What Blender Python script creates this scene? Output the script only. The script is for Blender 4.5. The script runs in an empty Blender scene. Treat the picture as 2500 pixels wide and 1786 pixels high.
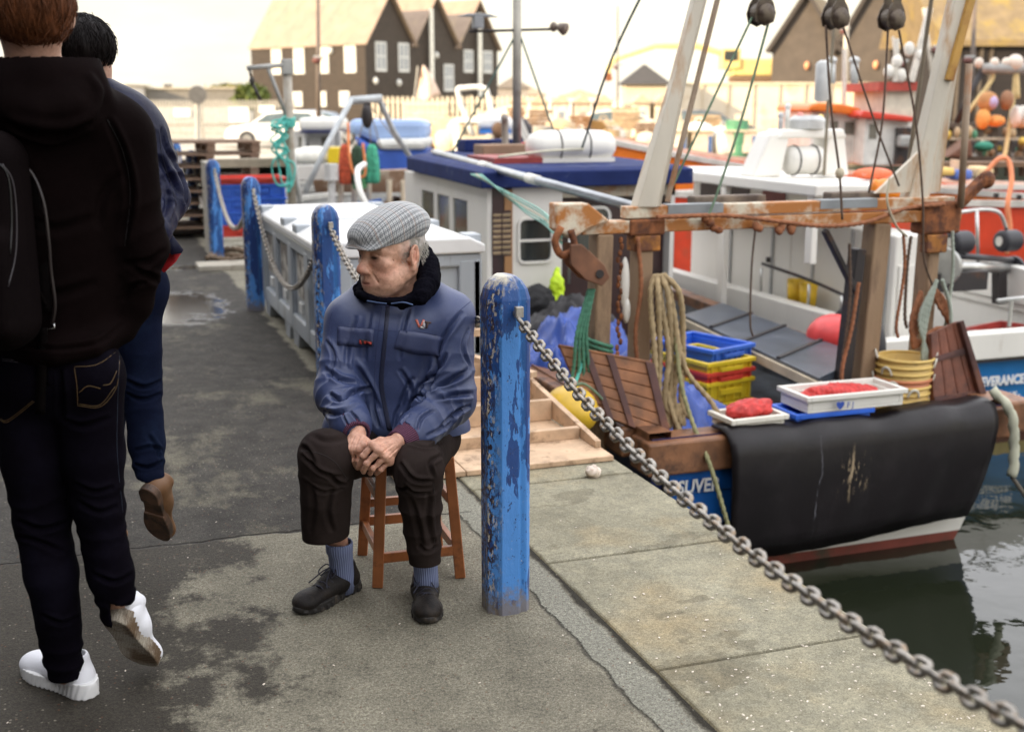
import bpy, math, random
import numpy as np
from mathutils import Vector, Matrix
from mathutils.bvhtree import BVHTree
R=math.radians
random.seed(7)
sc=bpy.context.scene
# ---------------------------------------------------------------- camera, sky, sun, exposure
F=2921.; CX,CY=1250.,893.; HC=1.6
PIT=math.atan(638/F); YAW=R(19.5)
cy_,sy_=math.cos(YAW),math.sin(YAW)
OC=(-0.02248,3.65)            # camera-frame ground position of the near bollard (world origin)
def c2w(p):
    p=np.asarray(p,float); x=p[...,0]-OC[0]; y=p[...,1]-OC[1]
    return np.stack([x*cy_+y*sy_, -x*sy_+y*cy_, p[...,2]],-1)
def atC(px,py,d):             # point seen at photo pixel px,py at a distance d ahead
    x=(px-CX)/F; y=-(py-CY)/F; c,s=math.cos(PIT),math.sin(PIT)
    r=np.array([x,c+s*y,-s+c*y]); return r*(d/r[1])+np.array([0,0,HC])
def at(px,py,d): return c2w(atC(px,py,d))
CAMW=c2w([0,0,HC])
def onX(px,py,X):
    r=at(px,py,1.)-CAMW; return CAMW+r*((X-CAMW[0])/r[0])
def onY(px,py,Y):
    r=at(px,py,1.)-CAMW; return CAMW+r*((Y-CAMW[1])/r[1])
def onZ(px,py,Z):
    r=at(px,py,1.)-CAMW; return CAMW+r*((Z-CAMW[2])/r[2])
cam=bpy.data.cameras.new('camera'); cam_o=bpy.data.objects.new('camera',cam); sc.collection.objects.link(cam_o)
cam.sensor_width=36; cam.lens=F/2500*36; cam.clip_start=.05; cam.clip_end=2000
cam_o.location=CAMW; cam_o.rotation_euler=(math.pi/2-PIT,0,-YAW)
cam.dof.use_dof=True; cam.dof.focus_distance=3.83; cam.dof.aperture_fstop=2.8
sc.camera=cam_o
SUN_EL=R(15); SDIR=(-.955,-.299)                # where the sun stands, on the ground plan
sun=bpy.data.lights.new('sun','SUN'); sun.energy=3.2; sun.angle=R(.5); sun.color=(1,.77,.50)
so=bpy.data.objects.new('sun',sun); sc.collection.objects.link(so)
sv=Vector((SDIR[0]*math.cos(SUN_EL),SDIR[1]*math.cos(SUN_EL),math.sin(SUN_EL)))
so.rotation_euler=sv.to_track_quat('Z','Y').to_euler()
w=bpy.data.worlds.new('World'); sc.world=w; w.use_nodes=True
nt=w.node_tree; N=nt.nodes; L=nt.links; N.clear()
def wn(t,**k):
    n=N.new(t)
    for a,b in k.items(): setattr(n,a,b)
    return n
out=wn('ShaderNodeOutputWorld'); bg=wn('ShaderNodeBackground'); sky=wn('ShaderNodeTexSky',sky_type='NISHITA')
sky.sun_disc=False; sky.sun_elevation=SUN_EL; sky.sun_rotation=math.atan2(SDIR[0],SDIR[1]); sky.dust_density=2.0; sky.air_density=1.0
bg.inputs['Strength'].default_value=.115
tc=wn('ShaderNodeTexCoord'); mp=wn('ShaderNodeMapping'); mp.inputs['Scale'].default_value=(1,1,3.2)
nz=wn('ShaderNodeTexNoise'); nz.inputs['Scale'].default_value=2.3; nz.inputs['Detail'].default_value=7; nz.inputs['Roughness'].default_value=.55
sep=wn('ShaderNodeSeparateXYZ'); mr=wn('ShaderNodeMapRange'); mr.inputs[1].default_value=.02; mr.inputs[2].default_value=.55; mr.inputs[3].default_value=1.0; mr.inputs[4].default_value=.6
cr=wn('ShaderNodeValToRGB'); cr.color_ramp.elements[0].position=.36; cr.color_ramp.elements[1].position=.62
cr.color_ramp.elements[0].color=(.9,.9,.9,1); cr.color_ramp.elements[1].color=(1,1,1,1)
mul=wn('ShaderNodeMath',operation='MULTIPLY'); cl=wn('ShaderNodeValToRGB')
cl.color_ramp.elements[0].position=.38; cl.color_ramp.elements[1].position=.6
cl.color_ramp.elements[0].color=(3.9,3.55,3.0,1); cl.color_ramp.elements[1].color=(5.5,5.1,4.05,1)
mx=wn('ShaderNodeMix',data_type='RGBA')
L.new(tc.outputs['Generated'],mp.inputs['Vector']); L.new(mp.outputs[0],nz.inputs['Vector'])
L.new(tc.outputs['Generated'],sep.inputs[0]); L.new(sep.outputs['Z'],mr.inputs[0])
L.new(nz.outputs['Fac'],cr.inputs[0]); L.new(nz.outputs['Fac'],cl.inputs[0])
L.new(cr.outputs[0],mul.inputs[0]); L.new(mr.outputs[0],mul.inputs[1])
L.new(mul.outputs[0],mx.inputs['Factor']); L.new(sky.outputs[0],mx.inputs['A']); L.new(cl.outputs[0],mx.inputs['B'])
el=wn('ShaderNodeMapRange'); el.inputs[1].default_value=.07; el.inputs[2].default_value=.38; el.interpolation_type='SMOOTHSTEP'
up=wn('ShaderNodeMix',data_type='RGBA'); up.inputs['B'].default_value=(8.1,8.1,8.4,1); L.new(sep.outputs['Z'],el.inputs[0]); L.new(el.outputs[0],up.inputs['Factor']); L.new(mx.outputs['Result'],up.inputs['A'])
L.new(up.outputs['Result'],bg.inputs['Color']); L.new(bg.outputs[0],out.inputs[0])
sc.view_settings.view_transform='Standard'; sc.view_settings.look='None'; sc.view_settings.gamma=1
sc.view_settings.use_curve_mapping=False; sc.view_settings.exposure=1.42
sc.cycles.max_bounces=6; sc.cycles.diffuse_bounces=3; sc.cycles.glossy_bounces=3; sc.cycles.transmission_bounces=4
sc.cycles.caustics_reflective=False; sc.cycles.caustics_refractive=False; sc.cycles.sample_clamp_indirect=6
try: sc.cycles.use_denoising=True
except Exception: pass

# ---------------------------------------------------------------- materials
def node_mat(name):
    m=bpy.data.materials.new(name); m.use_nodes=True; t=m.node_tree; t.nodes.clear()
    o=t.nodes.new('ShaderNodeOutputMaterial'); b=t.nodes.new('ShaderNodeBsdfPrincipled'); t.links.new(b.outputs[0],o.inputs[0])
    return m,t,b
class NT:
    """tiny helper for node graphs"""
    def __init__(s,t,b):
        s.t=t; s.b=b; s.tc=t.nodes.new('ShaderNodeTexCoord'); s.obj=s.tc.outputs['Object']
    def n(s,ty,**k):
        x=s.t.nodes.new(ty)
        for a,v in k.items(): setattr(x,a,v)
        return x
    def l(s,a,b): s.t.links.new(a,b)
    def mapping(s,scale=(1,1,1),vec=None,loc=(0,0,0),rot=(0,0,0)):
        m=s.n('ShaderNodeMapping'); m.inputs['Scale'].default_value=scale; m.inputs['Location'].default_value=loc; m.inputs['Rotation'].default_value=rot
        s.l(vec or s.obj,m.inputs['Vector']); return m.outputs[0]
    def noise(s,scale,detail=4,rough=.55,vec=None,dist=0,loc=None):
        x=s.n('ShaderNodeTexNoise'); x.inputs['Scale'].default_value=scale; x.inputs['Detail'].default_value=detail
        x.inputs['Roughness'].default_value=rough; x.inputs['Distortion'].default_value=dist
        s.l(vec or s.obj,x.inputs['Vector']); return x.outputs['Fac']
    def ramp(s,fac,a,b,ca=(0,0,0,1),cb=(1,1,1,1)):
        x=s.n('ShaderNodeValToRGB'); e=x.color_ramp.elements; e[0].position=max(0,a); e[1].position=min(1,b)
        e[0].color=tuple(ca)+((1,) if len(ca)==3 else ()); e[1].color=tuple(cb)+((1,) if len(cb)==3 else ())
        s.l(fac,x.inputs[0]); return x.outputs[0]
    def mix(s,fac,a,b,mode='MIX'):
        x=s.n('ShaderNodeMix',data_type='RGBA',blend_type=mode)
        for v,k in ((fac,'Factor'),(a,'A'),(b,'B')):
            if hasattr(v,'links') or hasattr(v,'is_linked'): s.l(v,x.inputs[k])
            elif k=='Factor': x.inputs[k].default_value=v
            else: x.inputs[k].default_value=tuple(v)+((1,) if len(v)==3 else ())
        return x.outputs['Result']
    def math(s,op,a,b=None,c=None):
        x=s.n('ShaderNodeMath',operation=op)
        for i,v in enumerate((a,b,c)):
            if v is None: continue
            if isinstance(v,(int,float)): x.inputs[i].default_value=v
            else: s.l(v,x.inputs[i])
        return x.outputs[0]
    def xyz(s,vec=None):
        x=s.n('ShaderNodeSeparateXYZ'); s.l(vec or s.obj,x.inputs[0]); return x.outputs
    def col(s,c): s.l(c,s.b.inputs['Base Color'])
    def bump(s,h,strength=.3,dist=.01):
        x=s.n('ShaderNodeBump'); x.inputs['Strength'].default_value=strength; x.inputs['Distance'].default_value=dist
        s.l(h,x.inputs['Height']); s.l(x.outputs[0],s.b.inputs['Normal'])
def c4(c): return tuple(c)+(1,) if len(c)==3 else tuple(c)
def mat(name,col,rough=.6,metal=0,var=.18,scale=6,bump=.15,bscale=60,dirt=None,damt=.5,dscale=4,streak=False,spec=.5,bdist=.004):
    m,t,b=node_mat(name); g=NT(t,b)
    v=g.mapping((1,1,.25)) if streak else None
    n1=g.noise(scale,5,vec=v)
    lo=[c*(1-var) for c in col]; hi=[min(1,c*(1+var)) for c in col]
    c=g.ramp(n1,.3,.7,lo,hi)
    if dirt:
        n2=g.noise(dscale,8,.65,vec=v)
        mk=g.ramp(n2,1-damt-.08,1-damt+.08)
        c=g.mix(mk,c,dirt)
    g.col(c); b.inputs['Roughness'].default_value=rough; b.inputs['Metallic'].default_value=metal
    b.inputs['Specular IOR Level'].default_value=spec
    if bump: g.bump(g.noise(bscale,4),bump,bdist)
    return m
MC={}
def P(name,*a,**k):
    if name not in MC: MC[name]=mat(name,*a,**k)
    return MC[name]

# ---------------------------------------------------------------- mesh building
def link(o): sc.collection.objects.link(o)
def setp(o,label=None,cat=None,group=None,kind=None):
    if label: o['label']=label
    if cat: o['category']=cat
    if group: o['group']=group
    if kind: o['kind']=kind
    return o
def thing(name,label,cat,loc=(0,0,0),rz=0,group=None):
    o=bpy.data.objects.new(name,None); link(o); o.location=loc; o.rotation_euler=(0,0,rz); o.empty_display_size=.1
    return setp(o,label,cat,group)
def rotm(rx=0,ry=0,rz=0):
    return np.array((Matrix.Rotation(rz,3,'Z')@Matrix.Rotation(ry,3,'Y')@Matrix.Rotation(rx,3,'X')))
class MB:
    def __init__(s): s.v=[]; s.f=[]; s.n=0
    def add(s,v,f):
        v=np.asarray(v,float).reshape(-1,3); s.v.append(v); s.f+=[tuple(int(i)+s.n for i in q) for q in f]; s.n+=len(v); return s
    def box(s,c,d,rot=None):
        c=np.asarray(c,float); d=np.asarray(d,float)/2
        v=np.array([[x,y,z] for z in(-1,1) for y in(-1,1) for x in(-1,1)],float)*d
        if rot is not None: v=v@np.asarray(rot).T
        return s.add(v+c,[(0,2,3,1),(4,5,7,6),(0,1,5,4),(2,6,7,3),(0,4,6,2),(1,3,7,5)])
    def bb(s,lo,hi): lo=np.asarray(lo,float);hi=np.asarray(hi,float); return s.box((lo+hi)/2,np.abs(hi-lo))
    def beam(s,a,b,w,h,up=(0,0,1)):
        a=np.asarray(a,float); b=np.asarray(b,float); d=b-a; Ln=np.linalg.norm(d); d/=Ln
        x=np.cross(d,up); 
        if np.linalg.norm(x)<1e-6: x=np.array([1.,0,0])
        x/=np.linalg.norm(x); z=np.cross(x,d)
        return s.box((a+b)/2,(w,Ln,h),np.stack([x,d,z],1))
    def rings(s,rings,close=True,cap=True):
        rings=[np.asarray(r,float) for r in rings]; n=len(rings[0]); f=[]
        for i in range(len(rings)-1):
            for j in range(n if close else n-1):
                k=(j+1)%n; f.append((i*n+j,i*n+k,(i+1)*n+k,(i+1)*n+j))
        if cap and close: f.append(tuple(range(n))[::-1]); f.append(tuple(range((len(rings)-1)*n,len(rings)*n)))
        return s.add(np.concatenate(rings),f)
    def tube(s,pts,r,n=8,cap=True,closed=False,twist=0):
        pts=np.asarray(pts,float); m=len(pts); r=np.broadcast_to(r,(m,)) if np.ndim(r)<2 else r
        t=np.gradient(pts,axis=0); 
        if closed: t=np.roll(pts,-1,0)-np.roll(pts,1,0)
        t/=np.linalg.norm(t,axis=1)[:,None]+1e-12
        u=np.cross(t[0],(0,0,1.)); 
        if np.linalg.norm(u)<1e-3: u=np.cross(t[0],(1.,0,0))
        u/=np.linalg.norm(u); rs=[]; a=np.arange(n)*2*math.pi/n
        for i in range(m):
            u=u-t[i]*np.dot(u,t[i]); u/=np.linalg.norm(u)+1e-12; w_=np.cross(t[i],u)
            aa=a+twist*i
            rs.append(pts[i]+r[i]*(np.cos(aa)[:,None]*u+np.sin(aa)[:,None]*w_))
        if closed: rs.append(rs[0]); return s.rings(rs,cap=False)
        return s.rings(rs,cap=cap)
    def cyl(s,a,b,r,r2=None,n=16): return s.tube([a,b],[r,r if r2 is None else r2],n)
    def ell(s,c,r,n=12,m=8,rot=None):
        rs=[]
        for i in range(m+1):
            p=math.pi*i/m; p=min(max(p,.02),math.pi-.02)
            a=np.arange(n)*2*math.pi/n
            v=np.stack([np.cos(a)*math.sin(p),np.sin(a)*math.sin(p),np.full(n,-math.cos(p))],1)*np.asarray(r,float)
            if rot is not None: v=v@np.asarray(rot).T
            rs.append(v+np.asarray(c,float))
        return s.rings(rs)
    def prism(s,poly,a,b,axis='z'):
        """poly 2-D outline extruded from a to b along an axis"""
        poly=np.asarray(poly,float); ar=0.5*np.sum(poly[:,0]*np.roll(poly[:,1],-1)-np.roll(poly[:,0],-1)*poly[:,1])
        if ar<0: poly=poly[::-1]
        def mk(k):
            o=np.zeros((len(poly),3)); i={'z':(0,1,2),'y':(0,2,1),'x':(1,2,0)}[axis]
            o[:,i[0]]=poly[:,0]; o[:,i[1]]=poly[:,1]; o[:,i[2]]=k; return o
        r=[mk(a),mk(b)]
        if axis=='y': r=r[::-1]
        return s.rings(r)
    def sheet(s,g,th=0,up=(0,0,1)):
        g=np.asarray(g,float); a,b,_=g.shape; f=[(i*b+j,(i+1)*b+j,(i+1)*b+j+1,i*b+j+1) for i in range(a-1) for j in range(b-1)]
        return s.add(g.reshape(-1,3),f)
    def build(s,name,m,parent=None,smooth=False,bevel=0,origin=None,solid=0,subsurf=0,seg=2):
        v=np.concatenate(s.v) if s.v else np.zeros((0,3)); o0=np.zeros(3)
        if parent is not None and origin is None:
            q=parent; 
            while q is not None: o0=o0+np.array(q.location); q=q.parent
        if origin is not None: o0=np.asarray(origin,float)
        me=bpy.data.meshes.new(name); me.from_pydata((v-o0).tolist(),[],s.f); me.update()
        for mm in (m if isinstance(m,(list,tuple)) else [m]): me.materials.append(mm)
        if smooth: me.polygons.foreach_set('use_smooth',[True]*len(me.polygons))
        o=bpy.data.objects.new(name,me); link(o)
        if parent is not None: o.parent=parent
        elif origin is not None: o.location=o0
        if solid: x=o.modifiers.new('s','SOLIDIFY'); x.thickness=solid; x.offset=0
        if bevel: x=o.modifiers.new('b','BEVEL'); x.width=bevel; x.segments=seg; x.limit_method='ANGLE'; x.angle_limit=R(40)
        if subsurf: x=o.modifiers.new('u','SUBSURF'); x.levels=subsurf; x.render_levels=subsurf
        return o
def dup(root,loc,rz=None,label=None,group=None,scale=None):
    r=root.copy(); link(r); r.location=loc
    if rz is not None: r.rotation_euler=(0,0,rz)
    if scale is not None: r.scale=scale
    if label: r['label']=label
    if group: r['group']=group
    for ch in list(root.children):
        c=ch.copy(); link(c); c.parent=r
        for gch in ch.children:
            d=gch.copy(); link(d); d.parent=c
    return r
def catmull(pts,n=8):
    pts=np.asarray(pts,float); P_=np.vstack([2*pts[0]-pts[1],pts,2*pts[-1]-pts[-2]]); o=[]
    for i in range(1,len(P_)-2):
        for k in range(n):
            t=k/n; a,b,c,d=P_[i-1],P_[i],P_[i+1],P_[i+2]
            o.append(.5*((2*b)+(-a+c)*t+(2*a-5*b+4*c-d)*t*t+(-a+3*b-3*c+d)*t**3))
    o.append(pts[-1]); return np.array(o)
def rope(name,pts,r,m,parent=None,n=8,seg=8,origin=None):
    """twisted rope: three-lobed section turning along the path"""
    p=catmull(pts,n); 
    Ls=np.concatenate([[0],np.cumsum(np.linalg.norm(np.diff(p,axis=0),axis=1))]); st=max(r*.9,Ls[-1]/700); q=np.arange(0,Ls[-1],st)
    p=np.stack([np.interp(q,Ls,p[:,i]) for i in range(3)],1)
    b=MB(); 
    t=np.gradient(p,axis=0); t/=np.linalg.norm(t,axis=1)[:,None]+1e-12
    u=np.cross(t[0],(0,0,1.)); 
    if np.linalg.norm(u)<1e-2: u=np.array([1.,0,0])
    rs=[]; N_=9; a=np.arange(N_)*2*math.pi/N_
    for i in range(len(p)):
        u=u-t[i]*np.dot(u,t[i]); u/=np.linalg.norm(u)+1e-12; w_=np.cross(t[i],u)
        rr=r*(1+.22*np.cos(3*(a-i*.55)))
        rs.append(p[i]+rr[:,None]*(np.cos(a)[:,None]*u+np.sin(a)[:,None]*w_))
    b.rings(rs); return b.build(name,m,parent,smooth=True,origin=origin)

# ---------------------------------------------------------------- implicit surfaces
def nzf(P_,sc_,seed=0,k=7):
    rg=np.random.RandomState(seed); o=0
    for i in range(k):
        v=rg.normal(size=3); v/=np.linalg.norm(v); o=o+np.sin(P_@(v*sc_*rg.uniform(.6,1.7)).astype(np.float32)+rg.uniform(0,6.28))
    return o/math.sqrt(k)
class SD:
    def __init__(s): s.ops=[]
    def ell(s,c,r,k=.01,op='u',rot=None):
        c=np.asarray(c,np.float32); r=np.asarray(r,np.float32); Rm=None if rot is None else np.asarray(rot,np.float32)
        def f(P_):
            q=P_-c
            if Rm is not None: q=q@Rm
            a=np.sqrt(((q/r)**2).sum(1))+1e-9; b=np.sqrt(((q/(r*r))**2).sum(1))+1e-9
            return a*(a-1)/b
        s.ops.append((op,f,k)); return s
    def cap(s,a,b,ra,rb=None,k=.01,op='u',fold=None,flat=None):
        a=np.asarray(a,np.float32); b=np.asarray(b,np.float32); rb=ra if rb is None else rb; d=b-a; L2=float(d@d); Ln=math.sqrt(L2)
        def f(P_):
            t=np.clip(((P_-a)@d)/L2,0,1); q=P_-a-t[:,None]*d; 
            if flat is not None:
                ax,sc_=flat; ax=np.asarray(ax,np.float32); q=q+(q@ax)[:,None]*ax*(1/sc_-1)
            r=ra+(rb-ra)*t
            if fold is not None:
                A,fr,ph,t0,wd=fold
                wgt=np.exp(-((t-t0)/wd)**2)
                x=t*Ln*fr+ph+.9*nzf(P_,14,int(ph*10)+3)
                r=r+A*wgt*(1-2*np.abs(np.sin(x))**.7)
            return np.sqrt((q*q).sum(1))-r
        s.ops.append((op,f,k)); return s
    def box(s,c,h,rr,rot=None,k=.01,op='u'):
        c=np.asarray(c,np.float32); h=np.asarray(h,np.float32)-rr; Rm=None if rot is None else np.asarray(rot,np.float32)
        def f(P_):
            q=P_-c
            if Rm is not None: q=q@Rm
            q=np.abs(q)-h
            return np.sqrt((np.maximum(q,0)**2).sum(1))+np.minimum(q.max(1),0)-rr
        s.ops.append((op,f,k)); return s
    def fn(s,f,k=.01,op='u'): s.ops.append((op,f,k)); return s
    def path(s,pts,r,k=.005,op='s'):
        pts=[np.asarray(p,float) for p in pts]; r=np.broadcast_to(r,(len(pts),))
        def f(P_):
            o=None
            for i in range(len(pts)-1):
                a=pts[i].astype(np.float32); d=(pts[i+1]-pts[i]).astype(np.float32); t=np.clip(((P_-a)@d)/float(d@d),0,1); q=P_-a-t[:,None]*d
                x=np.sqrt((q*q).sum(1))-(r[i]+(r[i+1]-r[i])*t); o=x if o is None else np.minimum(o,x)
            return o
        s.ops.append((op,f,k)); return s
    def __call__(s,P_):
        P_=P_.astype(np.float32); d=None
        for op,f,k in s.ops:
            x=f(P_)
            if d is None: d=x; continue
            if op=='d': d=d+x; continue
            if op=='u':
                h=np.maximum(k-np.abs(d-x),0)/k; d=np.minimum(d,x)-h*h*k*.25
            elif op=='s':
                x=-x; h=np.maximum(k-np.abs(d-x),0)/k; d=np.maximum(d,x)+h*h*k*.25
            elif op=='i':
                h=np.maximum(k-np.abs(d-x),0)/k; d=np.maximum(d,x)+h*h*k*.25
        return d
def snet(f,lo,hi,h,block=10,slack=.004):
    lo=np.asarray(lo,float); hi=np.asarray(hi,float)
    nb=np.ceil((hi-lo)/h/block).astype(int); n=nb*block
    bi=np.stack(np.meshgrid(*[np.arange(k) for k in nb],indexing='ij'),-1).reshape(-1,3)
    cen=lo+(bi*block+(block-1)/2)*h; dc=f(cen)
    act=np.abs(dc)<block*h*.5*1.74*1.15+slack
    D=np.repeat(np.repeat(np.repeat(np.where(dc<0,-1.,1.).astype(np.float32).reshape(nb),block,0),block,1),block,2)
    off=np.stack(np.meshgrid(*[np.arange(block)]*3,indexing='ij'),-1).reshape(-1,3)
    ab=bi[act]
    for i in range(0,len(ab),200):
        idx=(ab[i:i+200,None,:]*block+off[None]).reshape(-1,3)
        D[idx[:,0],idx[:,1],idx[:,2]]=f(lo+idx*h)
    S=D<0
    c=[(x,y,z) for x in(0,1) for y in(0,1) for z in(0,1)]
    sh=tuple(k-1 for k in n); cnt=np.zeros(sh,np.uint8)
    for x,y,z in c: cnt+=S[x:x+sh[0],y:y+sh[1],z:z+sh[2]]
    cells=np.argwhere((cnt>0)&(cnt<8)); vid=np.full(sh,-1,np.int32); vid[tuple(cells.T)]=np.arange(len(cells))
    V=np.stack([D[cells[:,0]+x,cells[:,1]+y,cells[:,2]+z] for x,y,z in c],1)
    acc=np.zeros((len(cells),3)); m=np.zeros(len(cells)); ca=np.array(c)
    for i in range(8):
        for j in range(i+1,8):
            if abs(ca[i]-ca[j]).sum()!=1: continue
            a,b=V[:,i],V[:,j]; e=(a<0)!=(b<0); t=np.where(e,a/(a-b+1e-12*(a==b)),0)
            acc+=np.where(e[:,None],ca[i]+(ca[j]-ca[i])*t[:,None],0); m+=e
    verts=lo+(cells+acc/m[:,None])*h
    Q=[]
    for ax in range(3):
        s1=[slice(None)]*3; s2=[slice(None)]*3; s1[ax]=slice(0,-1); s2[ax]=slice(1,None)
        a=S[tuple(s1)]; b=S[tuple(s2)]; e=np.argwhere(a!=b); o1,o2=[(1,2),(2,0),(0,1)][ax]
        e=e[(e[:,o1]>0)&(e[:,o2]>0)&(e[:,o1]<sh[o1])&(e[:,o2]<sh[o2])&(e[:,ax]<sh[ax])]
        d1=np.zeros(3,int); d1[o1]=1; d2=np.zeros(3,int); d2[o2]=1
        q=np.stack([vid[tuple((e-d1-d2).T)],vid[tuple((e-d2).T)],vid[tuple(e.T)],vid[tuple((e-d1).T)]],1)
        fl=~S[tuple(e.T)]; q[fl]=q[fl][:,::-1]; Q.append(q)
    Q=np.concatenate(Q); Q=Q[(Q>=0).all(1)]
    return verts,Q
def fmesh(name,v,q,m,parent=None,colf=None,frame='C',smooth_iter=0):
    """mesh from surface-net arrays; v in the camera-frame ground plan -> world, relative to the parent's place"""
    if colf is not None: colr=colf(v)
    vw=c2w(v) if frame=='C' else v
    o0=np.zeros(3); p=parent
    while p is not None: o0=o0+np.array(p.location); p=p.parent
    me=bpy.data.meshes.new(name); vv=(vw-o0).astype(np.float32)
    me.vertices.add(len(vv)); me.vertices.foreach_set('co',vv.ravel())
    me.loops.add(len(q)*4); me.loops.foreach_set('vertex_index',q.astype(np.int32).ravel())
    me.polygons.add(len(q)); me.polygons.foreach_set('loop_start',np.arange(0,len(q)*4,4,dtype=np.int32)); me.polygons.foreach_set('loop_total',np.full(len(q),4,np.int32))
    me.polygons.foreach_set('use_smooth',np.ones(len(q),bool)); me.update(calc_edges=True); me.validate()
    if colf is not None:
        ca=me.color_attributes.new('tint','FLOAT_COLOR','POINT'); cc=np.ones((len(vv),4),np.float32); cc[:,:3]=colr; ca.data.foreach_set('color',cc.ravel())
    me.materials.append(m); o=bpy.data.objects.new(name,me); link(o)
    if parent is not None: o.parent=parent
    if smooth_iter: x=o.modifiers.new('sm','SMOOTH'); x.iterations=smooth_iter; x.factor=.5
    return o
# ================================================================ SETTING
EDGE=1.02; WZ=-1.2
# harbour basin: its far quay stands across the view
c36=[c2w((x,37.,0)) for x in (-8,20,34)]
def poly_obj(name,pts,z,m,kind='structure'):
    b=MB(); b.add([(p[0],p[1],z) for p in pts],[tuple(range(len(pts)))]); o=b.build(name,m); return setp(o,kind=kind)
FA=c2w((-7.8,36.5,0))      # where the near quay meets the far quay
FB=c2w((60,36.5,0))
# --- quay pavement material
def pave_mat():
    m,t,b=node_mat('quay_concrete'); g=NT(t,b); X,Y,Z=g.xyz()
    nL=g.noise(1.1,6,.6); nM=g.noise(4.5,8,.65); nF=g.noise(55,6,.7); nS=g.noise(210,3,.7); nG=g.noise(95,4,.75)
    conc=g.ramp(nM,.3,.72,(.200,.186,.146),(.390,.365,.288))
    # dark damp blotches, more of them towards the road side
    st=g.noise(2.2,10,.72,vec=g.mapping((1.3,1,1)))
    wet=g.math('ADD',st,g.math('MULTIPLY',g.math('ADD',X,.72),-.34))
    wetm=g.ramp(wet,.52,.60)
    conc=g.mix(g.math('MULTIPLY',wetm,.88),conc,(.032,.026,.021))
    n9=g.noise(8,10,.75); sm=g.ramp(n9,.585,.66); conc=g.mix(g.math('MULTIPLY',sm,.7),conc,(.07,.058,.045))
    # dark asphalt beyond the joint
    asp=g.ramp(g.noise(7,7,.7),.3,.75,(.030,.027,.024),(.098,.090,.078))
    pt=g.noise(1.5,10,.74,vec=g.mapping((1,.62,1),loc=(3.1,1.7,0)))
    asp=g.mix(g.math('MULTIPLY',g.ramp(pt,.54,.62),.8),asp,(.195,.180,.135))
    jn=g.math('ADD',Y,g.math('MULTIPLY',g.math('SUBTRACT',g.noise(3,5,.6),.5),.14))
    aspm=g.math('MULTIPLY',g.ramp(g.math('SUBTRACT',jn,.0),.935,.945),g.ramp(g.math('SUBTRACT',.16,g.math('ADD',X,g.math('MULTIPLY',nM,.2))),.0,.03))
    # shade of ramps: clamp to 0-1 domain
    c=g.mix(aspm,conc,asp)
    # slot of the joint
    d=g.math('ABSOLUTE',g.math('SUBTRACT',jn,.938)); jl=g.math('MULTIPLY',g.ramp(d,.004,.012,(1,1,1,1),(0,0,0,1)),g.ramp(g.math('SUBTRACT',.18,X),0,.02))
    c=g.mix(jl,c,(.03,.026,.022))
    # mortar strip beside the coping with its ragged crack
    xe=g.math('ADD',X,g.math('MULTIPLY',g.math('SUBTRACT',g.noise(6,7,.7),.5),.075))
    s1=g.math('MULTIPLY',g.ramp(xe,.115,.125),g.ramp(xe,.225,.238,(1,1,1,1),(0,0,0,1)))
    s1=g.math('MULTIPLY',s1,g.ramp(g.math('SUBTRACT',1.3,Y),0,.1))
    c=g.mix(g.math('MULTIPLY',s1,.75),c,(.36,.36,.31))
    ck=g.ramp(g.math('ABSOLUTE',g.math('SUBTRACT',xe,.118)),.002,.007,(1,1,1,1),(0,0,0,1))
    ck=g.math('MULTIPLY',ck,g.ramp(g.math('SUBTRACT',1.2,Y),0,.1))
    c=g.mix(g.math('MULTIPLY',ck,.6),c,(.05,.04,.03))
    gr=g.math('MULTIPLY',g.ramp(xe,.232,.246),g.ramp(X,.262,.272,(1,1,1,1),(0,0,0,1)))
    c=g.mix(gr,c,(.035,.03,.02))
    # aggregate grains
    v=g.n('ShaderNodeTexVoronoi'); v.inputs['Scale'].default_value=62; g.l(g.obj,v.inputs['Vector'])
    gm=g.ramp(v.outputs['Distance'],.15,.25,(1,1,1,1),(0,0,0,1)); pick=g.ramp(g.xyz(v.outputs['Color'])[0],.70,.95)
    c=g.mix(g.math('MULTIPLY',g.math('MULTIPLY',gm,pick),.62),c,(.55,.50,.42))
    pk2=g.ramp(g.xyz(v.outputs['Color'])[1],.86,.88); c=g.mix(g.math('MULTIPLY',g.math('MULTIPLY',gm,pk2),.7),c,(.20,.085,.045))
    c=g.mix(.8,c,g.mix(1,c,g.ramp(nS,.36,.62,(.38,.36,.34,1),(1.25,1.25,1.25,1)),'MULTIPLY')); c=g.mix(.75,c,g.mix(1,c,g.ramp(nG,.36,.64,(.45,.43,.40,1),(1.3,1.3,1.28,1)),'MULTIPLY'))
    c=g.mix(.35,c,g.ramp(nF,.3,.7,(0,0,0,1),(.5,.5,.46,1)),'OVERLAY')
    g.col(c)
    # puddles and damp sheen on the asphalt
    def blob(x,y,rx,ry):
        a=g.math('DIVIDE',g.math('SUBTRACT',X,x),rx); q=g.math('DIVIDE',g.math('SUBTRACT',Y,y),ry)
        return g.math('ADD',g.math('MULTIPLY',a,a),g.math('MULTIPLY',q,q))
    pn=g.noise(5,8,.7,dist=.5); puds=None
    for p in ((-.60,6.5,.50,1.0),(-.25,8.9,.3,.22)):
        k=g.ramp(g.math('ADD',blob(*p),g.math('MULTIPLY',g.math('SUBTRACT',pn,.5),2.6)),.55,.85,(1,1,1,1),(0,0,0,1))
        puds=k if puds is None else g.math('MAXIMUM',puds,k)
    dm=g.math('MULTIPLY',g.ramp(g.noise(3.4,7,.7),.60,.68),g.ramp(g.math('SUBTRACT',Y,1.),.0,.6))
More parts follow.
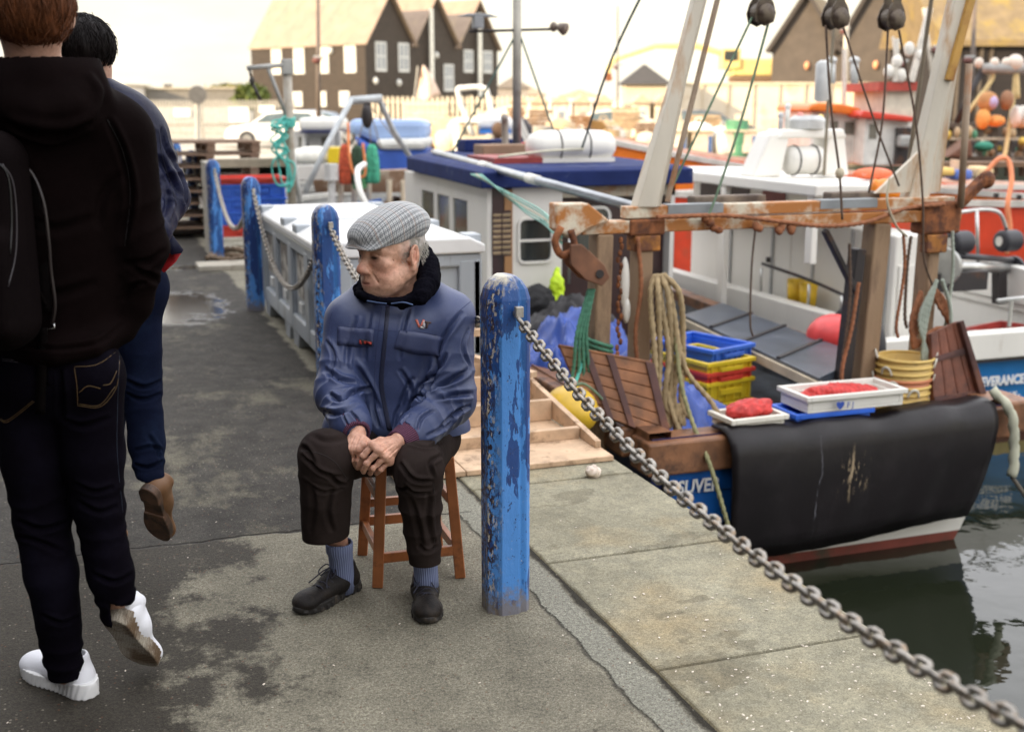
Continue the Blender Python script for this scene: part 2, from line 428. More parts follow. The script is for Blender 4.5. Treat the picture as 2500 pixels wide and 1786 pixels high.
    ro=g.math('SUBTRACT',.78,g.math('ADD',g.math('MULTIPLY',puds,.73),g.math('MULTIPLY',dm,.22)))
    ro=g.math('SUBTRACT',ro,g.math('MULTIPLY',wetm,.05))
    g.l(ro,b.inputs['Roughness']); g.l(g.math('ADD',.22,g.math('MULTIPLY',puds,.78)),b.inputs['Specular IOR Level'])
    h=g.math('ADD',g.math('MULTIPLY',nS,.6),g.math('MULTIPLY',nF,1.0)); h=g.math('MULTIPLY',h,g.math('SUBTRACT',1,g.math('MULTIPLY',puds,.93)))
    h=g.math('SUBTRACT',h,g.math('MULTIPLY',g.math('ADD',g.math('ADD',ck,gr),jl),2.5))
    g.bump(h,.9,.008); return m
PAVE=pave_mat()
FAR=400
land=[(-FAR,-60),(EDGE-.76+.0,-60),(EDGE-.76,FA[1]+.6),(FA[0],FA[1])]
b=MB(); b.add([(-60,-60,0),(.26,-60,0),(.26,FA[1]+2,0),(-60,FA[1]+2,0)],[(0,1,2,3)]); setp(b.build('quay_pavement',PAVE),kind='structure')
YARD=P('yard_ground',(.42,.38,.30),.9,dirt=(.2,.17,.13),damt=.45,dscale=.8,scale=1.5,bscale=12)
# far land sheet: behind the far quay and off to the horizon
uf=c2w((1,0,0))-c2w((0,0,0))
A0=c2w((-6.2,36.5,0)); A1=c2w((120,36.5,0)); A2=c2w((700,900,0)); A3=c2w((-700,900,0)); A4=c2w((-300,36.5,0))
b=MB(); b.add([(p[0],p[1],-.02) for p in (A4,A0,A1,A2,A3)],[(0,1,2,3,4)]); setp(b.build('yard_ground',YARD),kind='structure')
b=MB(); b.add([(-400,-200,-.03),(-59,-200,-.03),(-59,60,-.03),(-400,60,-.03)],[(0,1,2,3)]); setp(b.build('street_ground',YARD),kind='structure')
# coping slabs along the edge
def cop_mat():
    m,t,b=node_mat('coping_stone'); g=NT(t,b)
    c=g.ramp(g.noise(2.2,8,.62,dist=.4),.3,.7,(.255,.238,.178),(.430,.405,.310))
    c=g.mix(g.ramp(g.noise(1.3,5,.6,vec=g.mapping((1,1,1),loc=(4,2,0))),.50,.66),c,(.40,.33,.21))
    bl=g.noise(1.9,9,.62,vec=g.mapping((.8,1.5,1),loc=(7.2,3.3,0))); c=g.mix(g.math('MULTIPLY',g.ramp(bl,.60,.615),.4),c,(.115,.098,.065))
    c=g.mix(.4,c,g.ramp(g.noise(14,8,.7),.35,.7,(.1,.1,.08,1),(.5,.48,.4,1)),'OVERLAY')
    v=g.n('ShaderNodeTexVoronoi'); v.inputs['Scale'].default_value=70; g.l(g.obj,v.inputs['Vector'])
    gm=g.ramp(v.outputs['Distance'],.07,.12,(1,1,1,1),(0,0,0,1)); pk=g.ramp(g.xyz(v.outputs['Color'])[0],.86,.87)
    c=g.mix(g.math('MULTIPLY',g.math('MULTIPLY',gm,pk),.7),c,(.55,.50,.42))
    nS=g.noise(230,3,.6); c=g.mix(.7,c,g.mix(1,c,g.ramp(nS,.36,.62,(.5,.5,.48,1),(1.15,1.15,1.15,1)),'MULTIPLY')); c=g.mix(.6,c,g.mix(1,c,g.ramp(g.noise(80,5,.75),.36,.64,(.55,.53,.5,1),(1.2,1.2,1.18,1)),'MULTIPLY')); b.inputs['Specular IOR Level'].default_value=.25
    g.col(c); b.inputs['Roughness'].default_value=.82; g.bump(g.math('ADD',nS,g.noise(40,5,.7)),.4,.004); return m
COP=cop_mat()
rg=np.random.RandomState(3)
y=.30-.88*8; k=0
while y<33:
    g0=.005+rg.uniform(0,.003); b=MB(); zt=.004+rg.uniform(-.002,.003)
    # an uneven back edge
    ys=np.linspace(y+g0,y+.88-g0,14); xb=.262+np.abs(rg.normal(0,.0035,14)); pol=[(EDGE,ys[0]),(EDGE,ys[-1])]+[(xb[i],ys[i]) for i in range(13,-1,-1)]
    b.prism(pol,-.36,zt); setp(b.build('coping_slab',COP,bevel=.008),kind='structure'); y+=.88; k+=1
# quay walls (under the coping and across the basin)
def wallm():
    m,t,b=node_mat('harbour_wall'); g=NT(t,b); Z=g.xyz()[2]
    c=g.ramp(g.noise(3,8,.7),.3,.7,(.10,.085,.06),(.24,.20,.14)); c=g.mix(g.ramp(g.math('ADD',Z,g.math('MULTIPLY',g.noise(2,6),.4)),-.75,-.45,(1,1,1,1),(0,0,0,1)),c,(.035,.04,.022))
    g.col(c); b.inputs['Roughness'].default_value=.7; g.bump(g.noise(12,7,.7),.6,.03); return m
HW=wallm()
b=MB(); b.bb((.30,-60,-4),(EDGE-.015,FA[1]+1,-.361)); setp(b.build('quay_wall',HW),kind='structure')
b=MB(); n=np.array([uf[1],-uf[0]])
pa=A0[:2]; pb=A1[:2]; vv=(c2w((0,1,0))-c2w((0,0,0)))[:2]
b.prism([pa+vv*.01,pb+vv*.01,pb+vv*1.0,pa+vv*1.0],-4,.03); setp(b.build('far_quay_wall',HW),kind='structure')
# water
def water():
    m,t,b=node_mat('water'); g=NT(t,b); b.inputs['Base Color'].default_value=(.013,.016,.009,1); b.inputs['Roughness'].default_value=.03; b.inputs['IOR'].default_value=1.33
    b.inputs['Specular IOR Level'].default_value=.9
    h=g.math('ADD',g.noise(1.3,3,.45,dist=.3),g.math('MULTIPLY',g.noise(5,3,.5),.18)); g.bump(h,.32,.045); return m
b=MB(); b.add([(p[0],p[1],WZ) for p in ((.5,-200),(500,-200),(500,200),(.5,200))],[(0,1,2,3)]); setp(b.build('water',water()),kind='structure')
b=MB(); b.add([(p[0],p[1],-4) for p in ((-5,-200),(500,-200),(500,200),(-5,200))],[(0,1,2,3)]); setp(b.build('harbour_bed',P('mud',(.05,.045,.03),.9)),kind='structure')
# the long shed on the road side (out of the picture): added to shade the near quay
t_=thing('shade_shed','unseen long boarded shed added on the road side to shade the quay','shed',(-14,-22,0))
TAR=P('tarred_boards',(.035,.03,.027),.6,streak=True,var=.3,scale=3)
b=MB(); b.bb((-9,-35,0),(6.5,36.0,9.6)); b.build('wall',TAR,t_,origin=(0,0,0))
b=MB(); b.prism([(-10,9.6),(7.1,9.6),(-1.7,13.2)],-35.5,36.5,'y'); b.build('roof',P('slate',(.12,.11,.10),.6),t_,origin=(0,0,0))
for i in range(6):
    b=MB(); b.bb((6.501,-30+i*11,0),(6.55,-27+i*11,3)); b.build('door',P('shed_door',(.06,.10,.16),.5),t_,origin=(0,0,0))

t_=thing('harbour_office','unseen dark boarded block added behind the camera to cut frontal light','building',(-4,-20,0))  # unseen block added to hold back light from behind the camera
b=MB(); b.bb((-4,-10,0),(3.9,6,8.6)); b.build('wall',TAR,t_,origin=(0,0,0)); b=MB(); b.prism([(-4.4,8.6),(4.3,8.6),(0,11.6)],-10.4,6.4,'y'); b.build('roof',P('slate',(.12,.11,.10),.6),t_,origin=(0,0,0))
b=MB(); b.bb((-1,6.001,0),(1,6.05,2.3)); b.build('door',P('shed_door',(.06,.10,.16),.5),t_,origin=(0,0,0))
# ================================================================ BOLLARDS AND CHAINS
def blue_paint(seed=0.):
    m,t,b=node_mat('chipped_blue_paint'); g=NT(t,b); X,Y,Z=g.xyz()
    v=g.mapping((1,1,.30),loc=(seed,seed*.7,seed*.3))
    nb=g.noise(13,7,.6,vec=v,dist=.25); light=g.ramp(g.math('ADD',nb,g.math('MULTIPLY',g.math('SUBTRACT',.55,Z),.10)),.505,.515)
    base=g.mix(light,(.016,.048,.19),(.085,.27,.66))
    base=g.mix(g.math('MULTIPLY',g.ramp(g.noise(5,4,vec=v),.4,.7),.35),base,(.02,.16,.48))
    # groove shading of the right-hand flute, put into the blue
    fl=g.math('MULTIPLY',g.ramp(X,.020,.028),g.ramp(X,.044,.052,(1,1,1,1),(0,0,0,1))); base=g.mix(g.math('MULTIPLY',fl,.45),base,(.012,.13,.36))
    # rust and primer bites on the road-side corner
    sp=g.noise(85,5,.7,vec=g.mapping((1,1,.55)))
    le=g.ramp(g.math('ADD',X,g.math('MULTIPLY',g.math('SUBTRACT',g.noise(11,5,vec=v),.5),.07)),-.055,-.028,(1,1,1,1),(0,0,0,1)) 
    le=g.n_out if False else le
    # ramps only take 0..1, so shift X first
    xs=g.math('ADD',g.math('MULTIPLY',X,5),.5)
    le=g.ramp(g.math('ADD',xs,g.math('MULTIPLY',g.math('SUBTRACT',g.noise(11,5,vec=v),.5),.3)),.20,.36,(1,1,1,1),(0,0,0,1))
    c=g.mix(g.math('MULTIPLY',le,g.ramp(sp,.50,.53)),base,(.035,.022,.030))
    sp2=g.noise(70,6,.7,vec=g.mapping((1,1,.4),loc=(2,5,1)))
    c=g.mix(g.math('MULTIPLY',le,g.ramp(sp2,.56,.59)),c,(.55,.48,.36))
    al=g.ramp(g.noise(60,6,.75,vec=g.mapping((1,1,.5),loc=(9,1,4))),.60,.62); c=g.mix(al,c,(.02,.035,.12))
    al2=g.ramp(g.noise(95,6,.75,vec=g.mapping((1,1,.6),loc=(3,7,2))),.655,.68); c=g.mix(g.math('MULTIPLY',al2,.8),c,(.50,.45,.36))
    re=g.ramp(xs,.82,.85); c=g.mix(g.math('MULTIPLY',re,g.ramp(sp2,.5,.54)),c,(.42,.33,.27))
    tp=g.ramp(g.math('ADD',g.math('SUBTRACT',Z,.5),g.math('MULTIPLY',g.math('SUBTRACT',sp,.5),.12)) ,.558,.585); tp=g.math('MULTIPLY',tp,g.ramp(xs,.45,.6,(1,1,1,1),(.25,.25,.25,1)))
    c=g.mix(tp,c,(.50,.46,.36))
    bt=g.ramp(g.math('ADD',Z,g.math('MULTIPLY',g.math('SUBTRACT',g.noise(30,6,.7),.5),.25)),.03,.10,(1,1,1,1),(0,0,0,1)); c=g.mix(g.math('MULTIPLY',bt,.8),c,(.20,.155,.10))
    g.col(c); b.inputs['Roughness'].default_value=.42; b.inputs['Specular IOR Level'].default_value=.45
    g.bump(g.math('ADD',g.math('MULTIPLY',light,.25),g.math('ADD',g.math('MULTIPLY',sp,.9),g.noise(28,4))),.5,.004); return m
def sect(w,ch,fl):
    """quarter-fluted square section"""
    h=w/2; p=[(-h+ch,-h),(h-ch-.012,-h),(h-ch,-h+fl),(h-ch*.45,-h+fl*1.1),(h,-h+ch*.8),(h,h-ch),(h-ch,h),(-h+ch,h),(-h,h-ch),(-h,-h+ch)]
    return np.array(p)
def bollard(name,x,y,h,label,seed,w=.139):
    t=thing(name,label,'bollard',(x,y,0),group='blue posts along the quay chain')
    prof=[(-.05,1),(h-.072,1),(h-.040,.87),(h-.014,.62),(h-.002,.40),(h,.30)]
    b=MB(); s0=sect(w,.036,.010); rs=[]
    for z,k in prof:
        q=s0.copy(); q[:,0]*=k; q[:,1]*=(1-(1-k)*.55); rs.append(np.column_stack([q,np.full(len(q),z)]))
    b.rings(rs); m=blue_paint(seed); o=b.build('post',m,t,origin=(0,0,0),bevel=.0018)
    gal=P('galvanised',(.36,.34,.31),.45,.7,var=.3,scale=30,dirt=(.22,.14,.08),damt=.35,dscale=40,bump=.3)
    for s in (-1,1):
        b=MB(); b.cyl((0.012,s*(w/2-.01),h-.11),(0.012,s*(w/2+.022),h-.11),.011,n=10); b.box((0.012,s*(w/2+.026),h-.102),(.026,.02,.034)); b.build('chain_eye',gal,t,origin=(0,0,0),bevel=.003)
    return t
BY=[-3.07,0,2.98,6.10,9.45,12.6,15.7]; BH=[1.08,1.09,1.075,1.05,1.04,1.03,1.03]; BX=[.0,0,.01,.02,.07,.12,.16]
BL=['chipped two-tone blue post behind the photographer','tall chipped two-tone blue post beside the seated man','dark blue post with a bare metal patch, directly behind the capped man','blue post at the far end corner of the grey tub','pale streaked blue post in front of the blue and red crates','blue post left of the crate stack, second from the far end','blue post half hidden behind the jacketed walker, farthest of the row']
for i in range(len(BY)): bollard('bollard',BX[i],BY[i],BH[i],BL[i],i*3.7)
def chain(p0,p1,sag,label,pitch=.031,d=.0068,colr='galvanised'):
    p0=np.array(p0,float); p1=np.array(p1,float); n=200; t=np.linspace(0,1,n); pts=p0+(p1-p0)*t[:,None]; pts[:,2]-=sag*4*t*(1-t)
    Ls=np.concatenate([[0],np.cumsum(np.linalg.norm(np.diff(pts,axis=0),axis=1))]); m=int(Ls[-1]/pitch); q=(np.arange(m)+.5)*Ls[-1]/m
    c=np.stack([np.interp(q,Ls,pts[:,i]) for i in range(3)],1); tg=np.gradient(c,axis=0); tg/=np.linalg.norm(tg,axis=1)[:,None]
    b=MB(); hl=pitch*.5+d*.55; hw=.0135; ns=14; sec=6
    # stadium centre line
    a=np.linspace(0,2*math.pi,ns,endpoint=False); ex=np.sign(np.cos(a))*(hl-hw)+np.cos(a)*hw; ey=np.sin(a)*hw
    rr=random.Random(5)
    for i in range(m):
        T=tg[i]; U=np.cross(T,(0,0,1.)); U/=np.linalg.norm(U); W=np.cross(U,T); an=(i%2)*math.pi/2+math.pi/4+rr.uniform(-.12,.12)
        U2=U*math.cos(an)+W*math.sin(an); ctr=c[i]
        b.tube(ctr+ex[:,None]*T+ey[:,None]*U2,d,sec,closed=True)
    mm=P('chain_steel',(.30,.28,.25),.40,.65,var=.35,scale=45,dirt=(.25,.17,.10),damt=.42,dscale=60,bump=.35,bscale=150)
    o=b.build('chain',mm,smooth=True,origin=p0); return setp(o,label,'chain','chains between the blue posts')
CL=['steel chain hanging from the nearest blue post down to the lower right','slack chain between the nearest post and the one behind the man','chain drooping across the side of the grey tub','chain sagging in front of the blue crates','dark chain sagging left of the crate stack','farthest chain between the two last blue posts']
SG=[.19,.26,.52,.42,.50,.40]
for i in range(6):
    chain((BX[i+1]+.012,BY[i+1]-.105,BH[i+1]-.125),(BX[i]+.012,BY[i]+.105,BH[i]-(.23 if i==0 else .125)),SG[i],CL[i],pitch=.031 if i<3 else .04,d=.0063 if i<3 else .009)
# ================================================================ SMALL THINGS ON THE GROUND
SHELL=P('shell_white',(.70,.62,.52),.55,bump=.2)
b=MB(); rs_=np.random.RandomState(11)
for i in range(400):
    if i<360: x=rs_.uniform(.27,1.0); y=-1.45+abs(rs_.normal(0,.75))
    else: x=rs_.uniform(-1.5,.25); y=rs_.uniform(-1.2,1.2)
    r=rs_.uniform(.0010,.0036); a=rs_.uniform(0,6.28); e=rs_.uniform(1,2.8)
    b.ell((x,y,.0055+r*.2),(r*e,r,r*.45),5,3,rotm(rs_.uniform(-.3,.3),0,a))
setp(b.build('shell_litter',SHELL),'scattered white shell fragments on the stone coping','shell litter',kind='stuff')
# whelk shell
b=MB(); c0=np.array([.93,1.155,.03]) ; c0=onZ(1452,1152,.022)
rs=[]
for i in range(30):
    t=i/29; r=.036*math.sin(math.pi*min(1,t*1.15+.03))**.8*(1-.35*t)+.002; a=np.arange(14)*2*math.pi/14
    rr=r*(1+.16*np.sin(3*a+t*22)); rs.append(np.column_stack([np.full(14,-.05+t*.10),rr*np.cos(a),rr*np.sin(a)*.85])@rotm(0,.15,.5).T+c0+np.array([0,0,.004]))
b.rings(rs); setp(b.build('whelk_shell',P('whelk',(.66,.56,.47),.5,dirt=(.35,.25,.18),damt=.4,dscale=60,bump=.5),smooth=True,origin=c0),'pale whelk shell lying on the coping stone','shell')
# leaf / wood chips on the asphalt
# wooden step ramp
WOOD=P('raw_wood',(.52,.36,.23),.7,streak=False,var=.22,scale=9,dirt=(.22,.14,.08),damt=.38,dscale=14,bump=.35,bscale=80)
t=thing('wooden_ramp','raw timber cleated ramp lying on the quay edge behind the post','ramp',(.6,2.1,0))
for i,(x0,x1) in enumerate(((-.02,.29),(.295,1.0))):
    b=MB(); b.bb((x0,1.36+.0*i,.006),(x1,1.68,.030)); b.build('base_board',WOOD,t,bevel=.003)
for x0,x1 in ((.0,.33),(.335,.67),(.675,.97)):
    b=MB(); b.bb((x0,1.68,.009),(x1,3.0,.027)); b.build('deck_board',WOOD,t,bevel=.003)
for y,h in ((1.68,.085),(2.05,.135),(2.55,.16),(2.98,.17)):
    b=MB(); b.bb((.0,y,.0285),(.965,y+.035,h)); b.build('cleat',WOOD,t,bevel=.003)
for x in (.9675,):
    b=MB(); b.prism([(1.50,.031),(3.02,.031),(3.02,.24),(1.50,.065)],x,x+.03,'x'); b.build('side_rail',WOOD,t,bevel=.003)
b=MB(); b.beam((.98,2.35,.20),(.55,3.1,.26),.05,.03); b.beam((.55,3.1,.30),(.95,3.1,.30),.05,.04); b.build('loose_batten',WOOD,t)
# ================================================================ GREY TUB
GP=P('grey_plastic',(.36,.39,.42),.42,var=.08,scale=3,dirt=(.16,.16,.15),damt=.35,dscale=5,bump=.1,bscale=30,streak=True)
WP=P('lid_plastic',(.74,.74,.73),.35,var=.06,dirt=(.35,.35,.34),damt=.32,dscale=6,bump=.08)
t=thing('insulated_tub','big grey insulated fish tub with a pale ribbed lid along the chain','fish tub',(.55,4.6,0))
x0,x1,y0,y1=.07,1.005,3.30,6.0
b=MB(); b.bb((x0+.03,y0+.03,.12),(x1-.03,y1-.03,.72)); b.build('body',GP,t,bevel=.02)
# pilasters, rails and feet
b=MB()
for yy in np.linspace(y0,y1-.14,5): b.bb((x0,yy,.115),(x0+.06,yy+.14,.70)); b.bb((x1-.06,yy,.115),(x1,yy+.14,.70))
for xx in (x0+.005,.46,x1-.145): b.bb((xx,y0,.118),(xx+.14,y0+.05,.702)); b.bb((xx,y1-.05,.118),(xx+.14,y1,.702))
b.bb((x0+.004,y0+.004,.10),(x1-.004,y1-.004,.22)); b.bb((x0+.002,y0+.002,.66),(x1-.002,y1-.002,.735)); b.build('rib_frame',GP,t,bevel=.012)
for yy in (y0+.02,(y0+y1)/2-.25,(y0+y1)/2+.1,y1-.3):
    b=MB(); b.prism([(yy,.11),(yy+.28,.11),(yy+.22,0.0),(yy+.06,0.0)],x0+.01,x0+.14,'x'); b.build('foot',GP,t,bevel=.01); b=MB(); b.prism([(yy,.11),(yy+.28,.11),(yy+.22,0.0),(yy+.06,0.0)],x1-.14,x1-.01,'x'); b.build('foot',GP,t,bevel=.01)
for yy in (y0+.30,y0+.97,y0+1.62,y0+2.25):
    b=MB(); b.bb((x0+.012,yy,.26),(x0+.035,yy+.12,.33)); b.build('handle_recess',P('recess_white',(.75,.75,.72),.5),t,bevel=.008)
STK=P('torn_sticker',(.55,.52,.46),.5,dirt=(.10,.08,.07),damt=.5,dscale=9,streak=False)
for yy in (y0+.85,y0+1.55,y0+2.2):
    b=MB(); b.bb((x0+.022,yy-.02,.36),(x0+.034,yy+.30,.645)); b.build('sticker',STK,t)
b=MB(); b.prism([(x0-.015,.74),(x1+.015,.74),(x1+.015,.79),(x1-.08,.835),(x0+.08,.835),(x0-.015,.79)],y0-.02,y1+.02,'y'); lid=b.build('lid',WP,t,bevel=.012)
b=MB()
for yy in (y0+.05,y0+.95,y0+1.45,y1-.2): b=MB(); b.bb((x0-.012,yy,.792),(x0+.09,yy+.15,.846)); b.build('lid_lug',GP,t,bevel=.01); b=MB(); b.bb((x1-.09,yy,.792),(x1+.012,yy+.15,.846)); b.build('lid_lug',GP,t,bevel=.01)
b=MB(); b.bb((x0+.2,(y0+y1)/2-.015,.834),(x1-.2,(y0+y1)/2+.015,.842))
b.build('lid_ridge',GP,t,bevel=.004)
# blue rope ties round the posts
for px,z in ((BX[2],.30),(BX[3],.22)):
    pass
# ================================================================ CRATES, PALLETS, DAVIT
def crate(name,x,y,z,w,d,h,m,label,cat,group=None,rz=0,wall=.02,slots=True,origin_only=False):
    t=thing(name,label,cat,(x,y,z),rz,group)
    b=MB(); w2,d2=w/2,d/2; o=.02
    b.bb((-w2+o,-d2+o,0),(w2-o,d2-o,.015))
    for sx in (-1,1): b.bb((sx*(w2-o)-(wall if sx>0 else 0),-d2+o,.0155),(sx*(w2-o)+(wall if sx<0 else 0),d2-o,h-.03))
    for sy in (-1,1): b.bb((-w2+o+wall,sy*(d2-o)-(wall if sy>0 else 0),.016),(w2-o-wall,sy*(d2-o)+(wall if sy<0 else 0),h-.0305))
    b.build('shell',m,t,origin=(0,0,0),bevel=.004)
    b=MB()
    for sx in (-1,1): b.bb((sx*w2-(o*1.6 if sx>0 else 0),-d2,h-.03),(sx*w2+(o*1.6 if sx<0 else 0),d2,h))
    for sy in (-1,1): b.bb((-w2+o*1.6,sy*d2-(o*1.6 if sy>0 else 0),h-.03),(w2-o*1.6,sy*d2+(o*1.6 if sy<0 else 0),h-.0005))
    if slots:
        for k in np.linspace(-w2+.05,w2-.05,6): b.bb((k-.006,-d2+.006,.01),(k+.006,-d2+o+.002,h-.03)); b.bb((k-.006,d2-o-.002,.01),(k+.006,d2-.006,h-.03))
        b.bb((-w2*.45,-d2-.004,h*.35),(w2*.45,-d2+.012,h*.62))
    b.build('rim',m,t,origin=(0,0,0),bevel=.004)
    return t
BLUE=P('crate_blue',(.03,.13,.62),.4,var=.15,dirt=(.08,.09,.13),damt=.3); RED=P('crate_red',(.62,.05,.03),.4,var=.15,dirt=(.2,.1,.08),damt=.3)
YEL=P('crate_yellow',(.72,.52,.02),.4,var=.1,dirt=(.3,.22,.08),damt=.3); POLY=P('polystyrene',(.74,.71,.62),.75,var=.06,dirt=(.45,.38,.28),damt=.3,bump=.2,bscale=120)
LB=P('crate_light_blue',(.07,.27,.60),.4,dirt=(.1,.12,.15),damt=.3)
cy0=10.55
seq=[(POLY,.14,'white polystyrene box at the foot of the crate stack'),(RED,.13,'red fish crate between the white box and the blue crates'),(BLUE,.15,'lowest blue fish crate above the red ones'),(BLUE,.15,'middle blue fish crate of the stack'),(BLUE,.15,'upper blue fish crate of the stack'),(RED,.07,'thin red crate on top of the blue stack')]
z=.004
for m_,h,lb in seq:
    crate('fish_crate',.56,cy0,z,.80,.60,h,m_,lb,'crate','crates stacked by the davit',rz=random.uniform(-.02,.02)); z+=h+.001
PW=P('pallet_wood',(.20,.13,.085),.85,var=.35,scale=5,dirt=(.42,.33,.24),damt=.35,dscale=4,bump=.4)
def pallet(x,y,z,label,rz=0,first=[None],W=1.2,D=1.0):
    if first[0] is None:
        t=thing('pallet',label,'pallet',(x,y,z),rz,'old wooden pallets'); first[0]=t
        for k in range(6):
            b=MB(); b.bb((-W/2,-D/2+k*.18,.118),(W/2,-D/2+k*.18+.1,.14)); b.build('slat',PW,t,origin=(0,0,0))
        for k in (-1,0,1):
            b=MB()
            for j in (-1,0,1): b.bb((k*(W/2-.06)-.05,j*(D/2-.06)-.05,.022),(k*(W/2-.06)+.05,j*(D/2-.06)+.05,.0975))
            b.bb((k*(W/2-.06)-.05,-D/2,.098),(k*(W/2-.06)+.05,D/2,.1178)); b.bb((k*(W/2-.06)-.05,-D/2,0),(k*(W/2-.06)+.05,D/2,.0215)); b.build('bearer',PW,t,origin=(0,0,0))
        return t
    return dup(first[0],(x,y,z),rz,label)
pz=.0
PL=['lowest pallet of the tall stack behind the crates','second pallet up in the stack behind the crates','third pallet up behind the crates','fourth pallet up behind the blue crates','fifth pallet up, level with the post tops','sixth pallet up, just under the top pair','seventh pallet, next to the top of the stack','top pallet of the stack, under the distant white van']
for i,l_ in enumerate(PL): pallet(.25,12.1,.002+i*.146,l_,rz=random.uniform(-.05,.05)+.03)
CON=P('concrete_block',(.36,.33,.27),.85,dirt=(.15,.13,.1),damt=.4,dscale=6)
t=thing('concrete_block','low concrete plinth under the first blue and red crates','block',(.1,9.9,0)); b=MB(); b.bb((.02,9.75,0),(.14,10.2,1.0)); b.build('pillar',CON,t,bevel=.01); b=MB(); b.bb((.142,9.98,.93),(.95,10.15,1.02)); b.build('lintel',P('grey_plank',(.36,.30,.22),.8,dirt=(.15,.1,.07),damt=.35),t)
setp(MB().bb((-.20,8.55,.0),(.42,8.95,.05)).build('stone_slab',CON,bevel=.006,origin=(.1,8.7,0)),'pale concrete slab lying flat on the ground by the posts','slab')
rope('rope_pile',[(-.05,9.3,.03),(.1,9.5,.09),(.28,9.25,.12),(.42,9.1,.05),(.35,8.97,.08),(.15,9.15,.03),(.0,9.35,.05),(.3,9.5,.03),(.5,9.2,.03)],.028,P('old_rope',(.17,.12,.08),.9)).location=(0,0,0)
setp(sc.objects['rope_pile'],'dirty brown rope heaped beside the pale slab','rope')
GS=P('grey_steel',(.34,.34,.32),.5,.2,var=.2,dirt=(.25,.17,.1),damt=.3,dscale=5)
dx,dy=.93,9.75
t=thing('davit_crane','weathered grey steel davit post with a short jib on the quay edge','davit',(dx,dy,0))
b=MB(); b.tube([(dx,dy,0),(dx,dy,2.03)],.047,14); b.build('post',P('post_steel',(.42,.39,.33),.6,.1,dirt=(.22,.17,.11),damt=.45,dscale=3),t,smooth=True)
j0=np.array((dx,dy,2.02)); j1=onY(604,160,9.6); j1[2]=1.97
b=MB(); b.tube([j0+np.array([.06,0,0]),j1],.026,10); b.build('jib',GS,t,smooth=True)
b=MB(); b.tube([j0+(j1-j0)*.5,np.array((dx,dy,1.40))],.022,10); b.build('brace',GS,t,smooth=True)
b=MB(); b.tube([(dx,dy,1.25),(dx+.16,dy,.0)],.028,10); b.build('stay_leg',GS,t,smooth=True)
b=MB(); b.box(j0+np.array([0,0,-.03]),(.12,.12,.16)); b.build('head',GS,t,bevel=.01)
b=MB(); b.tube([j1+np.array([.02,0,-.02]),j1+np.array([.03,0,-.09])],.012,8); b.ell(j1+np.array([.04,0,-.13]),(.03,.02,.045)); b.tube([j1+np.array([.05,0,-.17]),j1+np.array([.12,0,-.33])],.018,8); b.build('hook_block',P('dark_iron',(.05,.045,.04),.6,.3),t,smooth=True)
TQ=P('turquoise_rope',(.10,.50,.43),.7,var=.25,scale=20)
t=thing('turquoise_rope','tangled turquoise rope hung round the davit post','rope',(dx,dy,1.2))
for k in range(7):
    q=[(dx,dy,1.42-.02*k)]; rr=np.random.RandomState(k)
    q=[np.array([dx+rr.uniform(-.05,.05)-(.02*k),dy-.06,1.48-rr.uniform(0,.1)])]
    for i in range(6): q.append(np.array([dx-.03-rr.uniform(0,.20),dy-.07-rr.uniform(0,.08),1.42-i*.07-rr.uniform(0,.06)]))
    if k<4: q+= [np.array([dx-.22+.08*k,dy-.1,1.0-rr.uniform(0,.1)]),np.array([dx-.16+.05*k,dy-.1,.72+rr.uniform(-.05,.05)]),np.array([dx-.02,dy-.1,.80]),np.array([dx-.06,dy-.08,1.1])]
    rope('strand',q,.010,TQ,t)
for k in range(4):
    a=np.linspace(0,2*math.pi,12); rope('coil',np.stack([dx+.062*np.cos(a),dy+.062*np.sin(a),1.38+.025*k+.01*np.sin(a)],1),.011,TQ,t,n=3)
# ================================================================ BOATS BY THE QUAY
WHITE=P('boat_white',(.76,.74,.68),.4,var=.06,scale=2,dirt=(.40,.34,.26),damt=.32,dscale=3,streak=True,bump=.1,bscale=20)
CREAMR=P('rusty_cream_paint',(.66,.60,.47),.55,var=.12,dirt=(.42,.16,.035),damt=.52,dscale=7,bump=.4,bscale=60)
RUST=P('rust',(.24,.085,.03),.85,var=.5,scale=12,dirt=(.09,.035,.02),damt=.45,dscale=18,bump=.7,bscale=70)
NAVY=P('navy_paint',(.014,.022,.11),.42,var=.2,dirt=(.06,.06,.10),damt=.3,dscale=6)
ROOFB=P('roof_blue',(.016,.028,.11),.75,spec=.15,var=.2,dirt=(.10,.12,.2),damt=.35,dscale=5)
BBLUE=P('hull_blue',(.01,.11,.42),.38,var=.12,dirt=(.02,.06,.18),damt=.3,dscale=4)
ANTI=P('antifoul_red',(.19,.045,.03),.7,var=.2,dirt=(.07,.05,.03),damt=.4)
BWOOD=P('wet_brown_wood',(.21,.095,.045),.5,var=.4,scale=5,streak=False,dirt=(.06,.03,.02),damt=.42,dscale=6,bump=.5,bscale=60)
GREYD=P('deck_grey',(.16,.18,.20),.3,var=.2,dirt=(.07,.06,.05),damt=.45,dscale=4)
GLASS=P('dark_glass',(.02,.025,.025),.08,spec=.9,bump=0,var=.05)
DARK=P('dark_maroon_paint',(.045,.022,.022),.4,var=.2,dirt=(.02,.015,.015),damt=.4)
STEEL=P('stainless',(.50,.50,.48),.3,.8,bump=.05)
IRON=P('black_iron',(.035,.03,.03),.55,.3,dirt=(.12,.05,.02),damt=.35)
POSTW=P('weathered_post',(.30,.20,.12),.75,var=.3,scale=4,streak=True,dirt=(.10,.06,.04),damt=.4,dscale=4,bump=.5)
